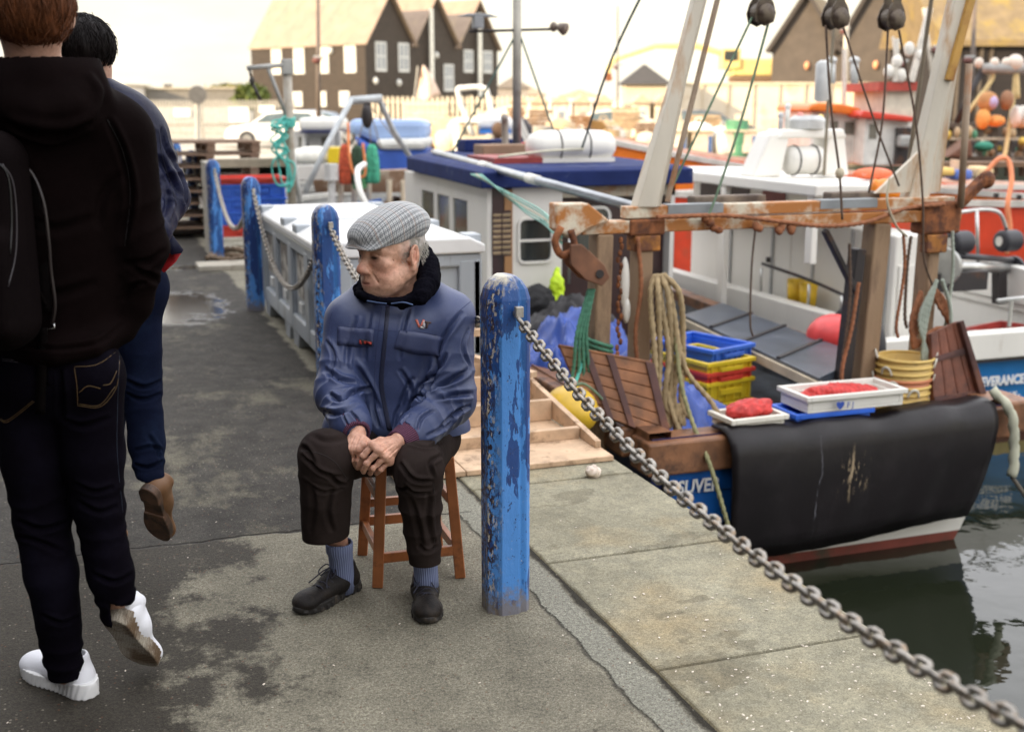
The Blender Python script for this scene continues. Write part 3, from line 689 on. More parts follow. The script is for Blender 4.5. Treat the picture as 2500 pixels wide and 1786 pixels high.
def hull(b,x0,x1,y0,y1,zt,zb,flare=.0,tuck=.25,bow=.45,wl=None,thick=.06,n=18,z0=None):
    """open hull shell from transom y0 to stem y1 between heights zb..zt (outer skin)"""
    xc=(x0+x1)/2; hw=(x1-x0)/2; L=[];Rr=[]
    for i in range(n+1):
        t=i/n; y=y0+(y1-y0)*t; k=1 if t<bow else max(.02,math.cos((t-bow)/(1-bow)*math.pi/2)**.75); sh=.55*t**2.2
        rows=[]
        for j in range(7):
            s=j/6; z=zt+sh+(zb-zt-sh)*s; w=hw*k*(1-tuck*s**2.2)
            rows.append((w,y-(.10*s if i==0 else 0)+(1-s)*0,z))
        L.append([(xc-w,y_,z) for w,y_,z in rows]); Rr.append([(xc+w,y_,z) for w,y_,z in rows])
    b.sheet(np.array(L)); b.sheet(np.array(Rr)[:,::-1])
    return L,Rr
def boat_hull(root,x0,x1,y0,y1,ztop,mtop,mlow,stripe=None,deck=-.5,mdeck=None,mcap=None,tuck=.22,bow=.45,zs=-.98,stripem=None):
    xc=(x0+x1)/2; hw=(x1-x0)/2
    def skin(za,zb,m,name,e=0.):
        n=20; L=[];Rr=[]
        def row(i):
            t=i/n; y=y0+(y1-y0)*t; k=1 if t<bow else max(.015,math.cos((t-bow)/(1-bow)*math.pi/2)**.75); return y,k,.55*t**2.2
        def pt(i,z,sd):
            y,k,sh=row(i); top=ztop+sh; s=(top-z)/(top-(-1.35)); s=min(1,max(0,s)); w=hw*k*(1-tuck*s**2)+e
            return (xc+sd*w,y+(s*.14 if i==0 else 0)+(-(1-s)*.5*(t_bow(i)) ),z)
        def t_bow(i): return 0
        for i in range(n+1):
            y,k,sh=row(i); zz=np.linspace((ztop+sh) if za is None else za,zb,6)
            L.append([pt(i,z,-1) for z in zz]); Rr.append([pt(i,z,1) for z in zz])
        b=MB(); b.sheet(np.array(L)); b.sheet(np.array(Rr)[:,::-1])
        tr=np.array([[l,r] for l,r in zip(L[0],Rr[0])]); b.sheet(tr)
        b.build(name,m,root,smooth=False)
        return L,Rr
    L,Rr=skin(None,zs,mtop,'hull')
    if stripem: skin(zs,zs-.10,stripem,'boot_stripe',.004); skin(zs-.10,-1.75,mlow,'hull_bottom')
    else: skin(zs,-1.75,mlow,'hull_bottom')
    # gunwale, inner lining and deck follow the sheer
    top=np.array([l[0] for l in L]); topr=np.array([r[0] for r in Rr])
    cx=xc
    def inn(p,d): q=p.copy(); q[:,0]=cx+(q[:,0]-cx)*np.maximum(.02,(np.abs(q[:,0]-cx)-d)/(np.abs(q[:,0]-cx)+1e-6)); return q
    b=MB()
    for p in (top,topr):
        a=inn(p,-.02); c=inn(p,.12); up=np.array([0,0,.035]); dn=np.array([0,0,-.05])
        g_=np.stack([a+dn,a+up,c+up,c+dn],1); 
        if p is topr: g_=g_[:,::-1]
        b.sheet(g_)
    b.build('gunwale',mcap or mtop,root)
    b=MB()
    for p in (top,topr):
        c=inn(p,.09); d=c.copy(); d[:,2]=deck; b.sheet(np.stack([c,d],1))
    b.build('bulwark_lining',WHITE if mtop is not NAVY else P('lining',(.22,.24,.27),.6,dirt=(.1,.1,.1)),root)
    ci=inn(top,.05); cr_=inn(topr,.05); g_=np.stack([ci,cr_],1); g_[:,:,2]=deck; b=MB(); b.sheet(g_); b.build('deck',mdeck or GREYD,root)
def textobj(s,size,m,parent,loc,rot,ext=.002,off=0.0,name='lettering',shear=0.,xs=1.,space=1.):
    c=bpy.data.curves.new(name,'FONT'); c.body=s; c.size=size; c.extrude=ext; c.offset=off; c.shear=shear; c.space_character=space; c.resolution_u=3
    c.materials.append(m); tmp=bpy.data.objects.new('tmp',c); link(tmp); bpy.context.view_layer.update(); me=bpy.data.meshes.new_from_object(tmp.evaluated_get(bpy.context.evaluated_depsgraph_get())); bpy.data.objects.remove(tmp); me.name=name; o=bpy.data.objects.new(name,me); link(o)
    o0=np.zeros(3); p=parent
    while p is not None: o0=o0+np.array(p.location); p=p.parent
    o.location=np.asarray(loc)-o0; o.rotation_euler=rot; o.scale=(xs,1,1); o.parent=parent; return o
TXT=P('letter_white',(.80,.80,.78),.5,bump=0,var=.03)
# ---------------- boat A : blue stern trawler
AX0,AX1,AY=1.76,4.23,2.5
A=thing('fishing_boat','navy trawler moored stern-on with white wheelhouse, blue roof and rusty gallows','boat',(3.0,6,-1.2))
boat_hull(A,AX0,AX1,AY,13.5,-.27,NAVY,ANTI,deck=-.62,stripem=WHITE,tuck=.20,zs=-1.035,mcap=BWOOD)
b=MB(); b.bb((AX0-.05,AY-.06,-.48),(AX1+.05,AY+.19,-.28)); b.build('stern_beam',BWOOD,A,bevel=.015)
b=MB(); b.bb((AX0-.10,AY+.2,-.43),(AX0+.22,AY+3.3,-.24)); b.build('rubbing_beam',BWOOD,A,bevel=.02)
# name panel and lettering on the transom
b=MB(); b.add([(AX0+.11,AY-.012,-.475),(AX0+.9,AY-.012,-.475),(AX0+.9,AY+.045,-.84),(AX0+.13,AY+.045,-.84)],[(0,3,2,1)]); b.build('name_panel',BBLUE,A,solid=.006)
textobj('SUVER',.120,TXT,A,(AX0+.165,AY-.018+.010,-.615),(math.pi/2+.14,0,0),off=.003,xs=.80,space=1.0)
# wheelhouse
wx0,wx1,wy0,wy1,wz=1.93,3.66,6.0,8.7,.93
b=MB(); zz=-.62
b.bb((wx0,wy0,zz),(wx0+.04,wy0+.05,wz)); b.build('corner_post',WHITE,A)
# port wall: three tall windows cut as piers + sill + head
b=MB(); wys=[6.55,6.98,7.10,7.50,7.62,8.05]
def wallseg(b,x,y0,y1,z0,z1,th=.04): b.bb((x,y0,z0),(x+th,y1,z1))
wallseg(b,wx0,wy0+.05,wy1,zz,.30); wallseg(b,wx0,wy0+.05,wy1,.78,wz)
for y0,y1 in ((wy0+.05,6.55),(6.98,7.10),(7.50,7.62),(8.05,wy1)): wallseg(b,wx0,y0,y1,.30,.78)
b.build('side_wall',WHITE,A)
for y0,y1 in ((6.55,6.98),(7.10,7.50),(7.62,8.05)):
    f=MB(); f.bb((wx0+.012,y0+.012,.312),(wx0+.022,y1-.012,.768)); f.build('window',P('green_glass',(.10,.11,.07),.12,spec=.8,bump=0),A)
    
# aft wall: brown louvred door, white panel with window, dark doorway, far window
b=MB(); b.bb((wx0+.04,wy0+.002,zz),(wx0+.15,wy0+.04,wz)); b.build('dark_frame',DARK,A)
dr=MB(); dr.bb((wx0+.15,wy0-.01,zz),(2.15,wy0+.03,wz-.02)); dr=dr.build('door',P('varnished_ply',(.36,.19,.08),.5,var=.15,scale=3,streak=True,dirt=(.25,.12,.05),damt=.4),A)
for cx in (2.15-.27+.075,2.15-.075): pass
lv=MB()
for cx in (2.00+.012,2.10-.004):
    for k in range(8): lv.box((cx-.0,wy0-.014,.70-.045*k),(.07,.008,.026),rotm(.5,0,0))
lv.build('louvre',P('louvre_pale',(.55,.42,.26),.6),dr)
lv=MB()
for cx in (2.012,2.096): lv.bb((cx-.04,wy0-.0125,.36),(cx+.04,wy0-.0105,.74))
lv.build('louvre_slot',DARK,dr)
b=MB()
W0,W1,WB,WT=2.21,2.50,.30,.66
b.bb((2.151,wy0,zz),(W0,wy0+.035,wz)); b.bb((W1,wy0,zz),(2.60,wy0+.035,wz)); b.bb((W0,wy0,zz),(W1,wy0+.035,WB)); b.bb((W0,wy0,WT),(W1,wy0+.035,wz)); b.build('aft_wall',WHITE,A)
def rframe(b,x0,x1,z0,z1,y,r=.05,th=.018,dep=.02,n=5):
    def rr(e):
        p=[]
        for cx,cz,a0 in ((x1-r,z1-r,0),(x0+r,z1-r,90),(x0+r,z0+r,180),(x1-r,z0+r,270)):
            for k in range(n+1):
                a=R(a0+90*k/n); p.append((cx+(r+e)*math.cos(a),cz+(r+e)*math.sin(a)))
        return p
    o=rr(th); i=rr(0); rs=[np.array([(x,y-dep,z) for x,z in o]),np.array([(x,y-dep,z) for x,z in i]),np.array([(x,y+.01,z) for x,z in i]),np.array([(x,y+.01,z) for x,z in o]),np.array([(x,y-dep,z) for x,z in o])]
    b.rings(rs,cap=False); return rr(-.001)
wn_=MB(); wn_.bb((W0,wy0+.012,WB),(W1,wy0+.02,WT)); wn_=wn_.build('window',GLASS,A)
fb=MB(); rframe(fb,W0+.005,W1-.005,WB+.005,WT-.005,wy0,.045,.02); fb.bb((W0,wy0-.006,.47),(W1,wy0+.008,.49)); fb.build('window_frame',WHITE,wn_)
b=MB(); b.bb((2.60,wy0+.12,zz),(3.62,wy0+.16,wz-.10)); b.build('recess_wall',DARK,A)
b=MB(); b.bb((2.601,wy0+.0,wz-.10),(3.66,wy0+.16,wz)); b.build('header',P('header_cream',(.45,.40,.30),.6,dirt=(.35,.15,.05),damt=.4),A)
w2=MB(); w2.bb((2.74,wy0+.09,.28),(3.06,wy0+.115,.72)); w2=w2.build('window',GLASS,A); fb=MB(); rframe(fb,2.74,3.06,.28,.72,wy0+.09,.06,.026); fb.build('window_frame',WHITE,w2)
b=MB(); b.bb((3.62,wy0,zz),(3.66,wy1,wz)); b.build('side_wall',WHITE,A)
b=MB(); b.bb((wx0+.04,wy1-.04,zz),(3.62,wy1,wz)); b.build('front_wall',WHITE,A)
b=MB(); b.tube([(2.66,wy0-.02,.10),(2.66,wy0-.02,.55)],.013,8); b.build('grab_rail',STEEL,A,smooth=True)
# roof with deep visor, rising forward
b=MB(); ro=[(wx0-.08,wy0-.10),(3.78,wy0-.10),(3.78,8.3),(3.2,8.95),(2.3,8.95),(wx0-.08,8.3)]
def rz_(y): return (y-6)*.012
b.rings([np.array([(x,y,wz+rz_(y)) for x,y in ro]),np.array([(x,y,wz+.13+rz_(y)) for x,y in ro]),np.array([(2.85+(x-2.85)*.93,7.6+(y-7.6)*.95,wz+.155+rz_(y)) for x,y in ro])]); b.build('roof',ROOFB,A,bevel=.01)
b=MB(); pts=catmull([(1.62,9.2,.98),(1.50,9.0,.92),(1.46,8.7,.72),(1.55,8.5,.45),(1.60,8.45,.1)],8); b.tube(pts,.033,10); b.build('hand_rail',WHITE,A,smooth=True)
b=MB(); b.bb((2.2,6.6,wz+.16),(2.65,7.4,wz+.21)); b.build('hatch',P('hatch_red',(.30,.04,.035),.5),A)
RT=wz+.17
# mast on the roof
mx,my=2.98,8.2
b=MB(); b.tube([(mx,my,RT),(mx,my,3.25)],.045,12); b.build('mast',P('galv_mast',(.40,.38,.33),.55,.3,dirt=(.22,.18,.13),damt=.4),A,smooth=True)
b=MB(); b.tube([(mx-.50,my,2.30),(mx+.38,my,2.34)],.014,8); b.build('crosstree',IRON,A,smooth=True)
b=MB(); b.bb((mx-.46,my-.05,2.33),(mx-.36,my+.05,2.44)); b.prism([(mx-.62,2.44),(mx-.20,2.44),(mx-.30,2.47),(mx-.52,2.47)],my-.04,my+.04,'y'); b.build('radar_scanner',P('radar_grey',(.25,.26,.27),.5),A,bevel=.008)
b=MB(); b.ell((mx+.38,my-.03,2.36),(.04,.05,.05)); b.cyl((mx+.42,my-.08,2.36),(mx+.46,my-.14,2.33),.04,.065,n=12); b.build('flood_lamp',P('lamp_tan',(.16,.12,.09),.5),A,smooth=True)
for q in ([(mx,my,2.30),tuple(onY(1098,384,8.2))],[(mx+.03,my,2.28),(mx+.30,my-.5,RT)],):
    b=MB(); b.tube(q,.010,6); b.build('stay',P('green_line',(.05,.10,.085),.7),A)
# life raft canister, vent, funnel
b=MB(); c=np.array((2.98,6.75,RT+.13)); b.tube([c+np.array((x,0,0)) for x in (-.42,-.38,-.30,-.2,0,.2,.30,.38,.42)],[.06,.115,.14,.145,.145,.145,.14,.115,.06],16); b.build('life_raft',WHITE,A,smooth=True)
for dx_ in (-.14,.14):
    b=MB(); a=np.linspace(0,2*math.pi,20,endpoint=False); b.tube(np.stack([np.full(20,c[0]+dx_),c[1]+.149*np.cos(a),c[2]+.149*np.sin(a)],1),.006,6,closed=True); b.build('raft_strap',IRON,A)
b=MB(); b.bb((2.62,6.62,RT-.02),(3.36,6.9,RT+.03)); b.build('raft_cradle',WHITE,A)
b=MB(); b.tube(catmull([(2.75,7.9,RT),(2.75,7.9,RT+.26),(2.73,7.86,RT+.36),(2.70,7.78,RT+.38)],6),.035,10); b.build('exhaust',P('exhaust',(.35,.32,.28),.6,.2),A,smooth=True)
b=MB(); b.bb((2.42,7.6,RT-.02),(2.9,7.9,RT+.12)); b.build('roof_box',P('roof_box',(.28,.17,.10),.7),A,bevel=.01)
b=MB(); b.bb((2.55,8.6,RT+.02),(3.2,8.9,RT+.14)); b.build('roof_locker',ROOFB,A,bevel=.01)
b=MB(); b.bb((3.05,8.1,RT-.02),(3.35,8.3,RT+.12)); b.build('fire_box',P('red_box',(.60,.05,.04),.5),A,bevel=.01)
b=MB(); b.bb((2.68,8.05,RT),(2.88,8.15,RT+.12)); b.build('black_box',IRON,A)
# gallows: beams, posts, bracket plates
gy=3.0
b=MB(); b.bb((1.78,gy-.045,.945),(4.12,gy+.045,1.015)); b.build('upper_beam',CREAMR,A,bevel=.006)
for x0,x1 in ((2.05,2.42),(3.10,3.52)):
    b=MB(); b.bb((x0,gy-.049,.965),(x1,gy+.049,1.019)); b.build('grey_patch',P('grey_primer',(.26,.28,.29),.6,dirt=(.45,.43,.38),damt=.3),A)
b=MB(); b.bb((1.50,gy-.050,.86),(4.18,gy+.050,.935)); b.build('lower_beam',CREAMR,A,bevel=.008)
b=MB(); b.bb((1.80,gy-.062,.845),(2.03,gy+.062,.940)); b.build('rust_sleeve',RUST,A,bevel=.012)
b=MB(); b.bb((1.83,gy-.065,.75),(2.00,gy+.055,.8445)); b.build('post_cap',P('orange_rust',(.42,.17,.035),.8,var=.5,dirt=(.14,.055,.03),damt=.5,dscale=14,bump=.6),A,bevel=.01)
b=MB(); b.prism([(1.32,1.05),(1.52,1.045),(1.66,.94),(1.52,.90),(1.42,.84),(1.32,.90)],gy-.09,gy+.03,'y'); b.build('bracket_plate',CREAMR,A,bevel=.01)
for (x,xt,w) in ((1.63,1.65,.105),(1.905,1.915,.095)):
    b=MB(); b.beam((x,gy+.02,-.62),(xt,gy+.02,.86),w,.14,up=(0,1,0)); b.build('gallows_post',POSTW,A,bevel=.012)
b=MB(); b.bb((1.86,gy-.06,-.30),(1.985,gy-.052,.05)); b.build('rubber_sleeve',IRON,A)
for (x,xt,w) in ((3.52,3.58,.125),(3.97,3.99,.085)):
    b=MB(); b.beam((x,gy+.02,-.62),(xt,gy+.02,.86),w,.14,up=(0,1,0)); b.build('gallows_post',POSTW,A,bevel=.012)
b=MB(); b.beam((3.36,gy+.02,-.6),(3.44,gy+.02,.7),.07,.1,up=(0,1,0)); b.beam((3.16,gy-.02,.83),(3.42,gy-.02,.42),.035,.05,up=(0,1,0)); b.build('black_strut',IRON,A,bevel=.006)
b=MB(); b.bb((3.86,gy-.075,.78),(4.16,gy+.065,.99)); b.build('corner_casting',RUST,A,bevel=.02)
b=MB(); b.bb((3.90,gy-.08,.66),(4.06,gy+.0,.778)); b.build('post_cap',P('orange_rust',(.45,.20,.05),.8),A,bevel=.01)
b=MB(); b.beam((4.15,gy,.93),(4.33,gy-.05,1.13),.05,.09,up=(0,1,0)); b.ell((4.35,gy-.05,1.12),(.06,.05,.06)); b.build('shackle_arm',RUST,A,bevel=.01)
# warp sheave block on the left arm
t=thing('towing_block','big rusty towing block hanging under the left end of the gallows','block',(1.5,gy-.1,.7))
b=MB(); b.tube(catmull([(1.34,gy-.12,.92),(1.30,gy-.13,.84),(1.34,gy-.13,.76),(1.42,gy-.12,.80),(1.40,gy-.12,.90)],5),.022,8); b.build('shackle',RUST,t,smooth=True)
for s_ in (-.05,.05):
    b=MB(); p=np.array([(-.20,.20),(-.09,.20),(.14,.0),(.20,-.12),(.12,-.20),(-.05,-.13),(-.2,.02)])*.62; b.prism([(1.50+x,.70+z) for x,z in p],gy-.12+s_-.012,gy-.12+s_+.012,'y'); b.build('cheek_plate',P('brown_iron',(.17,.075,.04),.7,var=.4,dirt=(.35,.16,.06),damt=.3),t,bevel=.006)
b=MB(); b.cyl((1.49,gy-.15,.70),(1.49,gy-.09,.70),.065,n=20); b.build('sheave',RUST,t,bevel=.01)
b=MB(); b.cyl((1.555,gy-.19,.65),(1.555,gy-.05,.65),.025,n=12); b.build('pin',IRON,t)
# derricks and the top cross-piece that carries the blocks
def derrick(name,a,b_,w0,w1,m,flange=True):
    a=np.array(a,float); b_=np.array(b_,float); q=MB(); d=(b_-a)/np.linalg.norm(b_-a); rs=[]
    for p,w in ((a,w0),(a+(b_-a)*.12,w0*.85),(a+(b_-a)*.3,w1),(b_,w1*.85)):
        rs.append(np.array([p+np.array(c_)*w/2 for c_ in ((-1,-.6,0),(.35,-1,0),(1,-.5,0),(1,.8,0),(-1,.8,0))]))
    q.rings(rs); return q.build(name,m,A,bevel=.006)
derrick('derrick',(1.93,gy,1.01),(2.56,gy,3.45),.155,.088,P('derrick_paint',(.62,.57,.47),.5,var=.1,dirt=(.42,.20,.05),damt=.40,dscale=6,streak=True))
b=MB(); b.tube([(2.03,gy-.07,1.04),(2.62,gy-.07,3.4)],.017,8); b.build('derrick_pipe',P('rust_pipe',(.32,.24,.17),.7,dirt=(.3,.12,.04),damt=.4),A)
derrick('derrick',(3.88,gy+.05,1.0),(4.32,gy+.05,3.45),.16,.12,P('derrick_paint',(.5,.5,.5),.5))
b=MB(); b.prism([(3.55,1.045),(4.05,1.045),(4.12,1.9),(4.02,1.9),(3.92,1.35)],gy+.02,gy+.05,'y'); b.build('web_plate',P('derrick_paint',(.5,.5,.5),.5),A,bevel=.004)
b=MB(); b.beam((4.02,gy-.02,1.75),(4.42,gy-.02,3.4),.05,.03,up=(0,1,0)); b.build('yellow_flange',P('ochre_rust',(.50,.28,.06),.6,dirt=(.25,.09,.03),damt=.45),A)
b=MB(); b.tube([(4.12,gy-.1,.95),(4.10,gy-.1,1.85)],.022,8); b.build('hydraulic_pipe',P('rust_pipe',(.3,.2,.1),.6),A,smooth=True)
b=MB(); b.bb((2.45,gy-.06,3.30),(4.45,gy+.06,3.42)); b.build('top_beam',CREAMR,A,bevel=.01)
b=MB(); b.tube([(3.98,gy+.3,.95),(4.12,gy+.3,2.6)],.014,6); b.build('aerial_pole',P('pole_brown',(.16,.13,.09),.6),A)
BLK=P('block_iron',(.11,.085,.06),.45,.35,var=.4,dirt=(.06,.04,.03),damt=.5,dscale=14,bump=.5)
def hblock(x,z,label,dy=0):
    t=thing('pulley_block',label,'pulley',(x,gy+dy,z),group='pulley blocks hanging over the gallows')
    b=MB(); b.cyl((x,gy+dy-.035,z),(x,gy+dy+.035,z),.062,n=20); b.build('sheave',BLK,t,bevel=.008)
    for s_ in (-.045,.045):
        b=MB(); p=[(-.072,-.005),(-.06,-.055),(0,-.08),(.06,-.055),(.072,-.005),(.055,.05),(.03,.09),(.028,.24),(-.028,.24),(-.03,.09),(-.055,.05)]
        b.prism([(x+u,z+v) for u,v in p],gy+dy+s_-.006,gy+dy+s_+.006,'y'); b.build('cheek',BLK,t,bevel=.004)
    b=MB(); b.ell((x,gy+dy-.055,z-.01),(.058,.03,.062),14,8); b.build('cheek_dome',BLK,t,smooth=True)
    b=MB(); b.tube([(x,gy+dy,z+.23),(x+.0,gy+dy,3.29)],.012,6); b.build('hanger',IRON,t)
hblock(2.65,2.13,'single black pulley block, the one nearest the slanting white derrick')
hblock(3.165,2.12,'twin-cheeked pulley block, middle one of the three'); hblock(3.57,2.12,'pulley block hanging nearest the rust-streaked right derrick')
GRN=P('green_rope',(.13,.20,.13),.8,var=.3,scale=30); BRN=P('brown_rope',(.10,.065,.045),.85,var=.3,scale=30); TAN=P('tan_rope',(.36,.27,.15),.85,var=.25,scale=25,bump=.4); RR=P('rust_rope',(.28,.11,.05),.85,var=.3,scale=25)
def line(lb,pts,r,m,nm='rigging_line',grp='lines running from the pulley blocks'):
    b=MB(); b.tube(catmull(pts,8) if len(pts)>2 else pts,r,6); return setp(b.build(nm,m,origin=pts[0],smooth=True),lb,'rope',grp)
line('green line slanting down left from the left pulley block',[(2.59,gy,2.10),(2.30,gy-.02,1.55),(2.03,gy-.05,1.04)],.007,GRN)
line('green-knotted line from the left pulley block down to the beam',[(2.71,gy,2.10),(2.52,gy-.04,1.5),(2.36,gy-.07,1.08),(2.28,gy-.10,.93)],.008,GRN)
line('thin line from the middle block that ends in a pale knot',[(3.10,gy,2.07),(3.14,gy-.04,1.6),(3.20,gy-.08,1.2),(3.23,gy-.1,.9)],.008,BRN)
line('long line from the middle block crossing towards the right post',[(3.22,gy,2.07),(3.42,gy-.1,1.5),(3.62,gy-.12,1.10)],.007,BRN)
line('straight dark line dropping from the right block',[(3.55,gy,2.05),(3.50,gy-.07,1.5),(3.42,gy-.09,1.06)],.007,BRN)
line('line from the right block falling past the corner casting to a coil',[(3.63,gy,2.05),(3.74,gy-.08,1.5),(3.80,gy-.13,1.0),(3.83,gy-.14,.65),(3.92,gy-.14,.45)],.008,BRN)
line('pale thin line curving over the right end of the beam',[(3.56,gy-.1,1.15),(3.54,gy-.12,1.0),(3.62,gy-.12,.85),(3.72,gy-.1,.78)],.008,P('pale_line',(.5,.44,.32),.8))
line('black shroud from the top beam down to the life raft',[(2.55,gy+.1,3.3),(2.75,5.2,2.1),(3.02,6.6,RT+.1)],.011,P('green_line',(.05,.1,.085),.7))
b=MB()
for k in range(4): b.ell((2.28+.03*k,gy-.09,.93-.025*k+.02*math.sin(k*3)),(.03,.025,.022))
setp(b.build('shackle_cluster',RUST,smooth=True,origin=(2.3,gy-.09,.9)),'small dark shackle cluster where the green line meets the beam','shackle')
b=MB(); b.ell((3.205,gy-.08,1.185),(.028,.028,.035)); setp(b.build('rope_knot',P('pale_line',(.5,.4,.3),.8),smooth=True,origin=(3.2,gy-.08,1.2)),'pale knot on the brown line above the grey-patched beam','knot')
rope('warp_rope',[(1.95,gy-.10,.955),(2.4,gy-.10,.95),(2.8,gy-.11,.90),(3.1,gy-.11,.865),(3.4,gy-.11,.88),(3.7,gy-.10,.955),(4.0,gy-.10,.975)],.013,RR); setp(sc.objects['warp_rope'],'rust-brown rope running along the whole face of the beam','rope')
for k,(x,z) in enumerate(((2.62,.87),(2.80,.86),(2.87,.86))):
    b=MB(); rr_=np.random.RandomState(k)
    for j in range(5): b.ell((x+rr_.uniform(-.025,.025),gy-.10,z+rr_.uniform(-.02,.02)),(.024,.022,.024))
    setp(b.build('rope_knot',RR,smooth=True,origin=(x,gy-.1,z)),['knot at the left of the three rusty knots on the beam','middle rusty knot on the beam rope','knot at the right of the three on the beam rope'][k],'knot','knots on the beam rope')
for x0,x1,lb in ((2.28,2.78,'weathered grey timber baulk lashed on the left half of the gallows beam'),(3.25,3.62,'short dark plank bundle lying on the right half of the gallows beam')):
    b=MB(); b.bb((x0,gy+.06,1.0),(x1,gy+.16,1.055)); b.bb((x0+.04,gy+.165,1.0),(x1-.02,gy+.22,1.04)); setp(b.build('timber_baulk',P('baulk',(.16,.125,.095),.85,var=.3,dirt=(.07,.05,.04),damt=.4,bump=.5),origin=(x0,gy+.1,1.0),bevel=.01),lb,'timber')
t=thing('hanging_chain','rusty chain and dark tackle hanging between the left gallows posts','chain',(1.78,gy,.4))
b=MB(); rr_=np.random.RandomState(12)
for k in range(26): b.ell((1.755+.012*math.sin(k*1.7),gy-.03+.01*(k%2),.82-.038*k),(.014,.010,.022),8,5)
b.build('links',RUST,t,smooth=True)
b=MB(); b.ell((1.79,gy-.02,.56),(.030,.03,.16),10,8); b.ell((1.80,gy-.03,.40),(.024,.025,.08),10,8); b.build('white_weight',WHITE,t,smooth=True)
rope('lanyard',[(1.84,gy-.08,.84),(1.86,gy-.10,.55),(1.83,gy-.1,.25),(1.88,gy-.1,-.1)],.012,RR,t)
for k,(x,z0_,z1_,m_,lb) in enumerate(((3.70,.80,.12,RR,'rust-orange rope hanging just left of the right corner casting'),(3.76,.78,.18,BRN,'dark rope beside the rust-orange one at the right posts'),(3.30,.75,-.20,BRN,'brown rope hanging loose left of the black strut'),(2.62,.86,.20,BRN,'dark purple-brown cord dangling under the middle of the beam'),(4.08,.80,.0,P('pale_grey_rope',(.33,.37,.31),.8),'pale cord hanging outside the right corner casting'))):
    rope('hanging_rope',[(x,gy-.09,z0_),(x+.02*(-1)**k,gy-.1,z0_*.5+z1_*.5+.1),(x-.02,gy-.11,z1_+.1),(x+.01,gy-.1,z1_)],.010 if k!=3 else .006,m_); setp(sc.objects['hanging_rope'] if k==0 else sc.objects['hanging_rope.%03d'%k],lb,'rope','ropes hanging from the gallows')
# boom from the roof to the gallows
b=MB(); pa,pb=np.array(onY(1062,372,8.2)),np.array((1.90,gy+.12,1.0)); b.tube([pa,pb],.033,12); o=b.build('boom',P('galv_pipe',(.42,.44,.46),.35,.6,dirt=(.3,.27,.22),damt=.35),A,smooth=True)
for k in (.36,.62): b=MB(); q=pa+(pb-pa)*k; d=(pb-pa)/np.linalg.norm(pb-pa); b.tube([q-d*.12,q+d*.12],.040,12); b.build('boom_sleeve',WHITE,A,smooth=True)
AQ_=P('aqua_line',(.25,.50,.42),.7)
for k in range(5):
    q=[onY(1150+6*k,425,6.0-.1*k),onY(1260+5*k,480+9*k,5.0),onY(1330,520+7*k,4.0),(1.36,gy-.08,.86-.01*k)]
    line(['pale green line, first of the bundle sweeping from roof to block','aqua line, second of the bundle to the block','aqua line, third of the bundle to the block','cream line, fourth of the bundle to the block','lowest line of the bundle to the block'][k],q,.006,[AQ_,AQ_,P('cream_line',(.6,.56,.42),.7)][k%3],'mooring_line','lines sweeping from the wheelhouse roof to the block')
line('pale rope hung across in front of the raft canister',[(2.1,6.2,RT+.07),(2.6,6.45,RT+.10),(3.02,6.55,RT+.11)],.012,P('cream_line',(.6,.56,.42),.7),'raft_rope',None)
# trawl doors
TD=P('trawl_door_wood',(.23,.095,.038),.6,var=.45,scale=7,dirt=(.10,.05,.03),damt=.38,dscale=5,bump=.5,bscale=50)
TDI=P('trawl_door_iron',(.075,.03,.025),.6,.1,var=.4,dirt=(.16,.06,.03),damt=.4)
t=thing('trawl_door','plank trawl door with dark iron straps leaning by the port gallows posts','trawl door',(1.6,2.8,-.3))
p00,p10,p11,p01=[np.array(q) for q in (onY(1430,1000,2.80),onY(1632,1078,2.62),onY(1588,888,2.80),onY(1366,846,2.98))]
def quadpt(u,v): return (p00*(1-u)+p10*u)*(1-v)+(p01*(1-u)+p11*u)*v
nrm=np.cross(p10-p00,p01-p00); nrm/=np.linalg.norm(nrm)
def slab(u0,u1,v0,v1,o0,o1,b,arc=0):
    b.add([quadpt(u,v)+nrm*o for o in (o0,o1) for v in (v0,v1) for u in (u0,u1)],[(0,2,3,1),(4,5,7,6),(0,1,5,4),(2,6,7,3),(0,4,6,2),(1,3,7,5)])
for k in range(6):
    b=MB(); slab(0,1,k/6+.004,(k+1)/6-.004,-.02,.02,b); b.build('plank',TD,t,bevel=.004)
for u in (.24,.50,.93):
    b=MB(); slab(u,u+.085,-.01,1.0,.021,.036,b); b.build('iron_strap',TDI,t,bevel=.003)
b=MB(); slab(-.01,1.01,.985,1.03,-.024,.026,b); b.build('top_rail',TD,t,bevel=.006)
b=MB(); slab(.96,1.03,-.02,1.0,-.03,.03,b); b.build('end_shoe',TDI,t)
t=thing('trawl_door','dark red-brown trawl door standing on the far stern corner by the baskets','trawl door',(4.1,2.8,-.2))
p00,p10,p11,p01=[np.array(q) for q in (onY(2275,1000,2.70),onY(2402,985,2.70),onY(2338,783,2.78),onY(2268,815,2.82))]
nrm=np.cross(p10-p00,p01-p00); nrm/=np.linalg.norm(nrm)
for k in range(4):
    b=MB(); slab(k/4+.004,(k+1)/4-.004,0,1,-.02,.02,b); b.build('plank',P('dark_door_wood',(.17,.055,.03),.5,var=.4,dirt=(.05,.02,.015),damt=.4,bump=.5),t,bevel=.004)
for v in (.1,.62):
    b=MB(); slab(0,1.02,v,v+.07,.021,.034,b); b.build('iron_strap',TDI,t)
b=MB(); slab(.86,1.0,.0,1.0,.021,.06,b); b.build('edge_bar',TDI,t,bevel=.004)
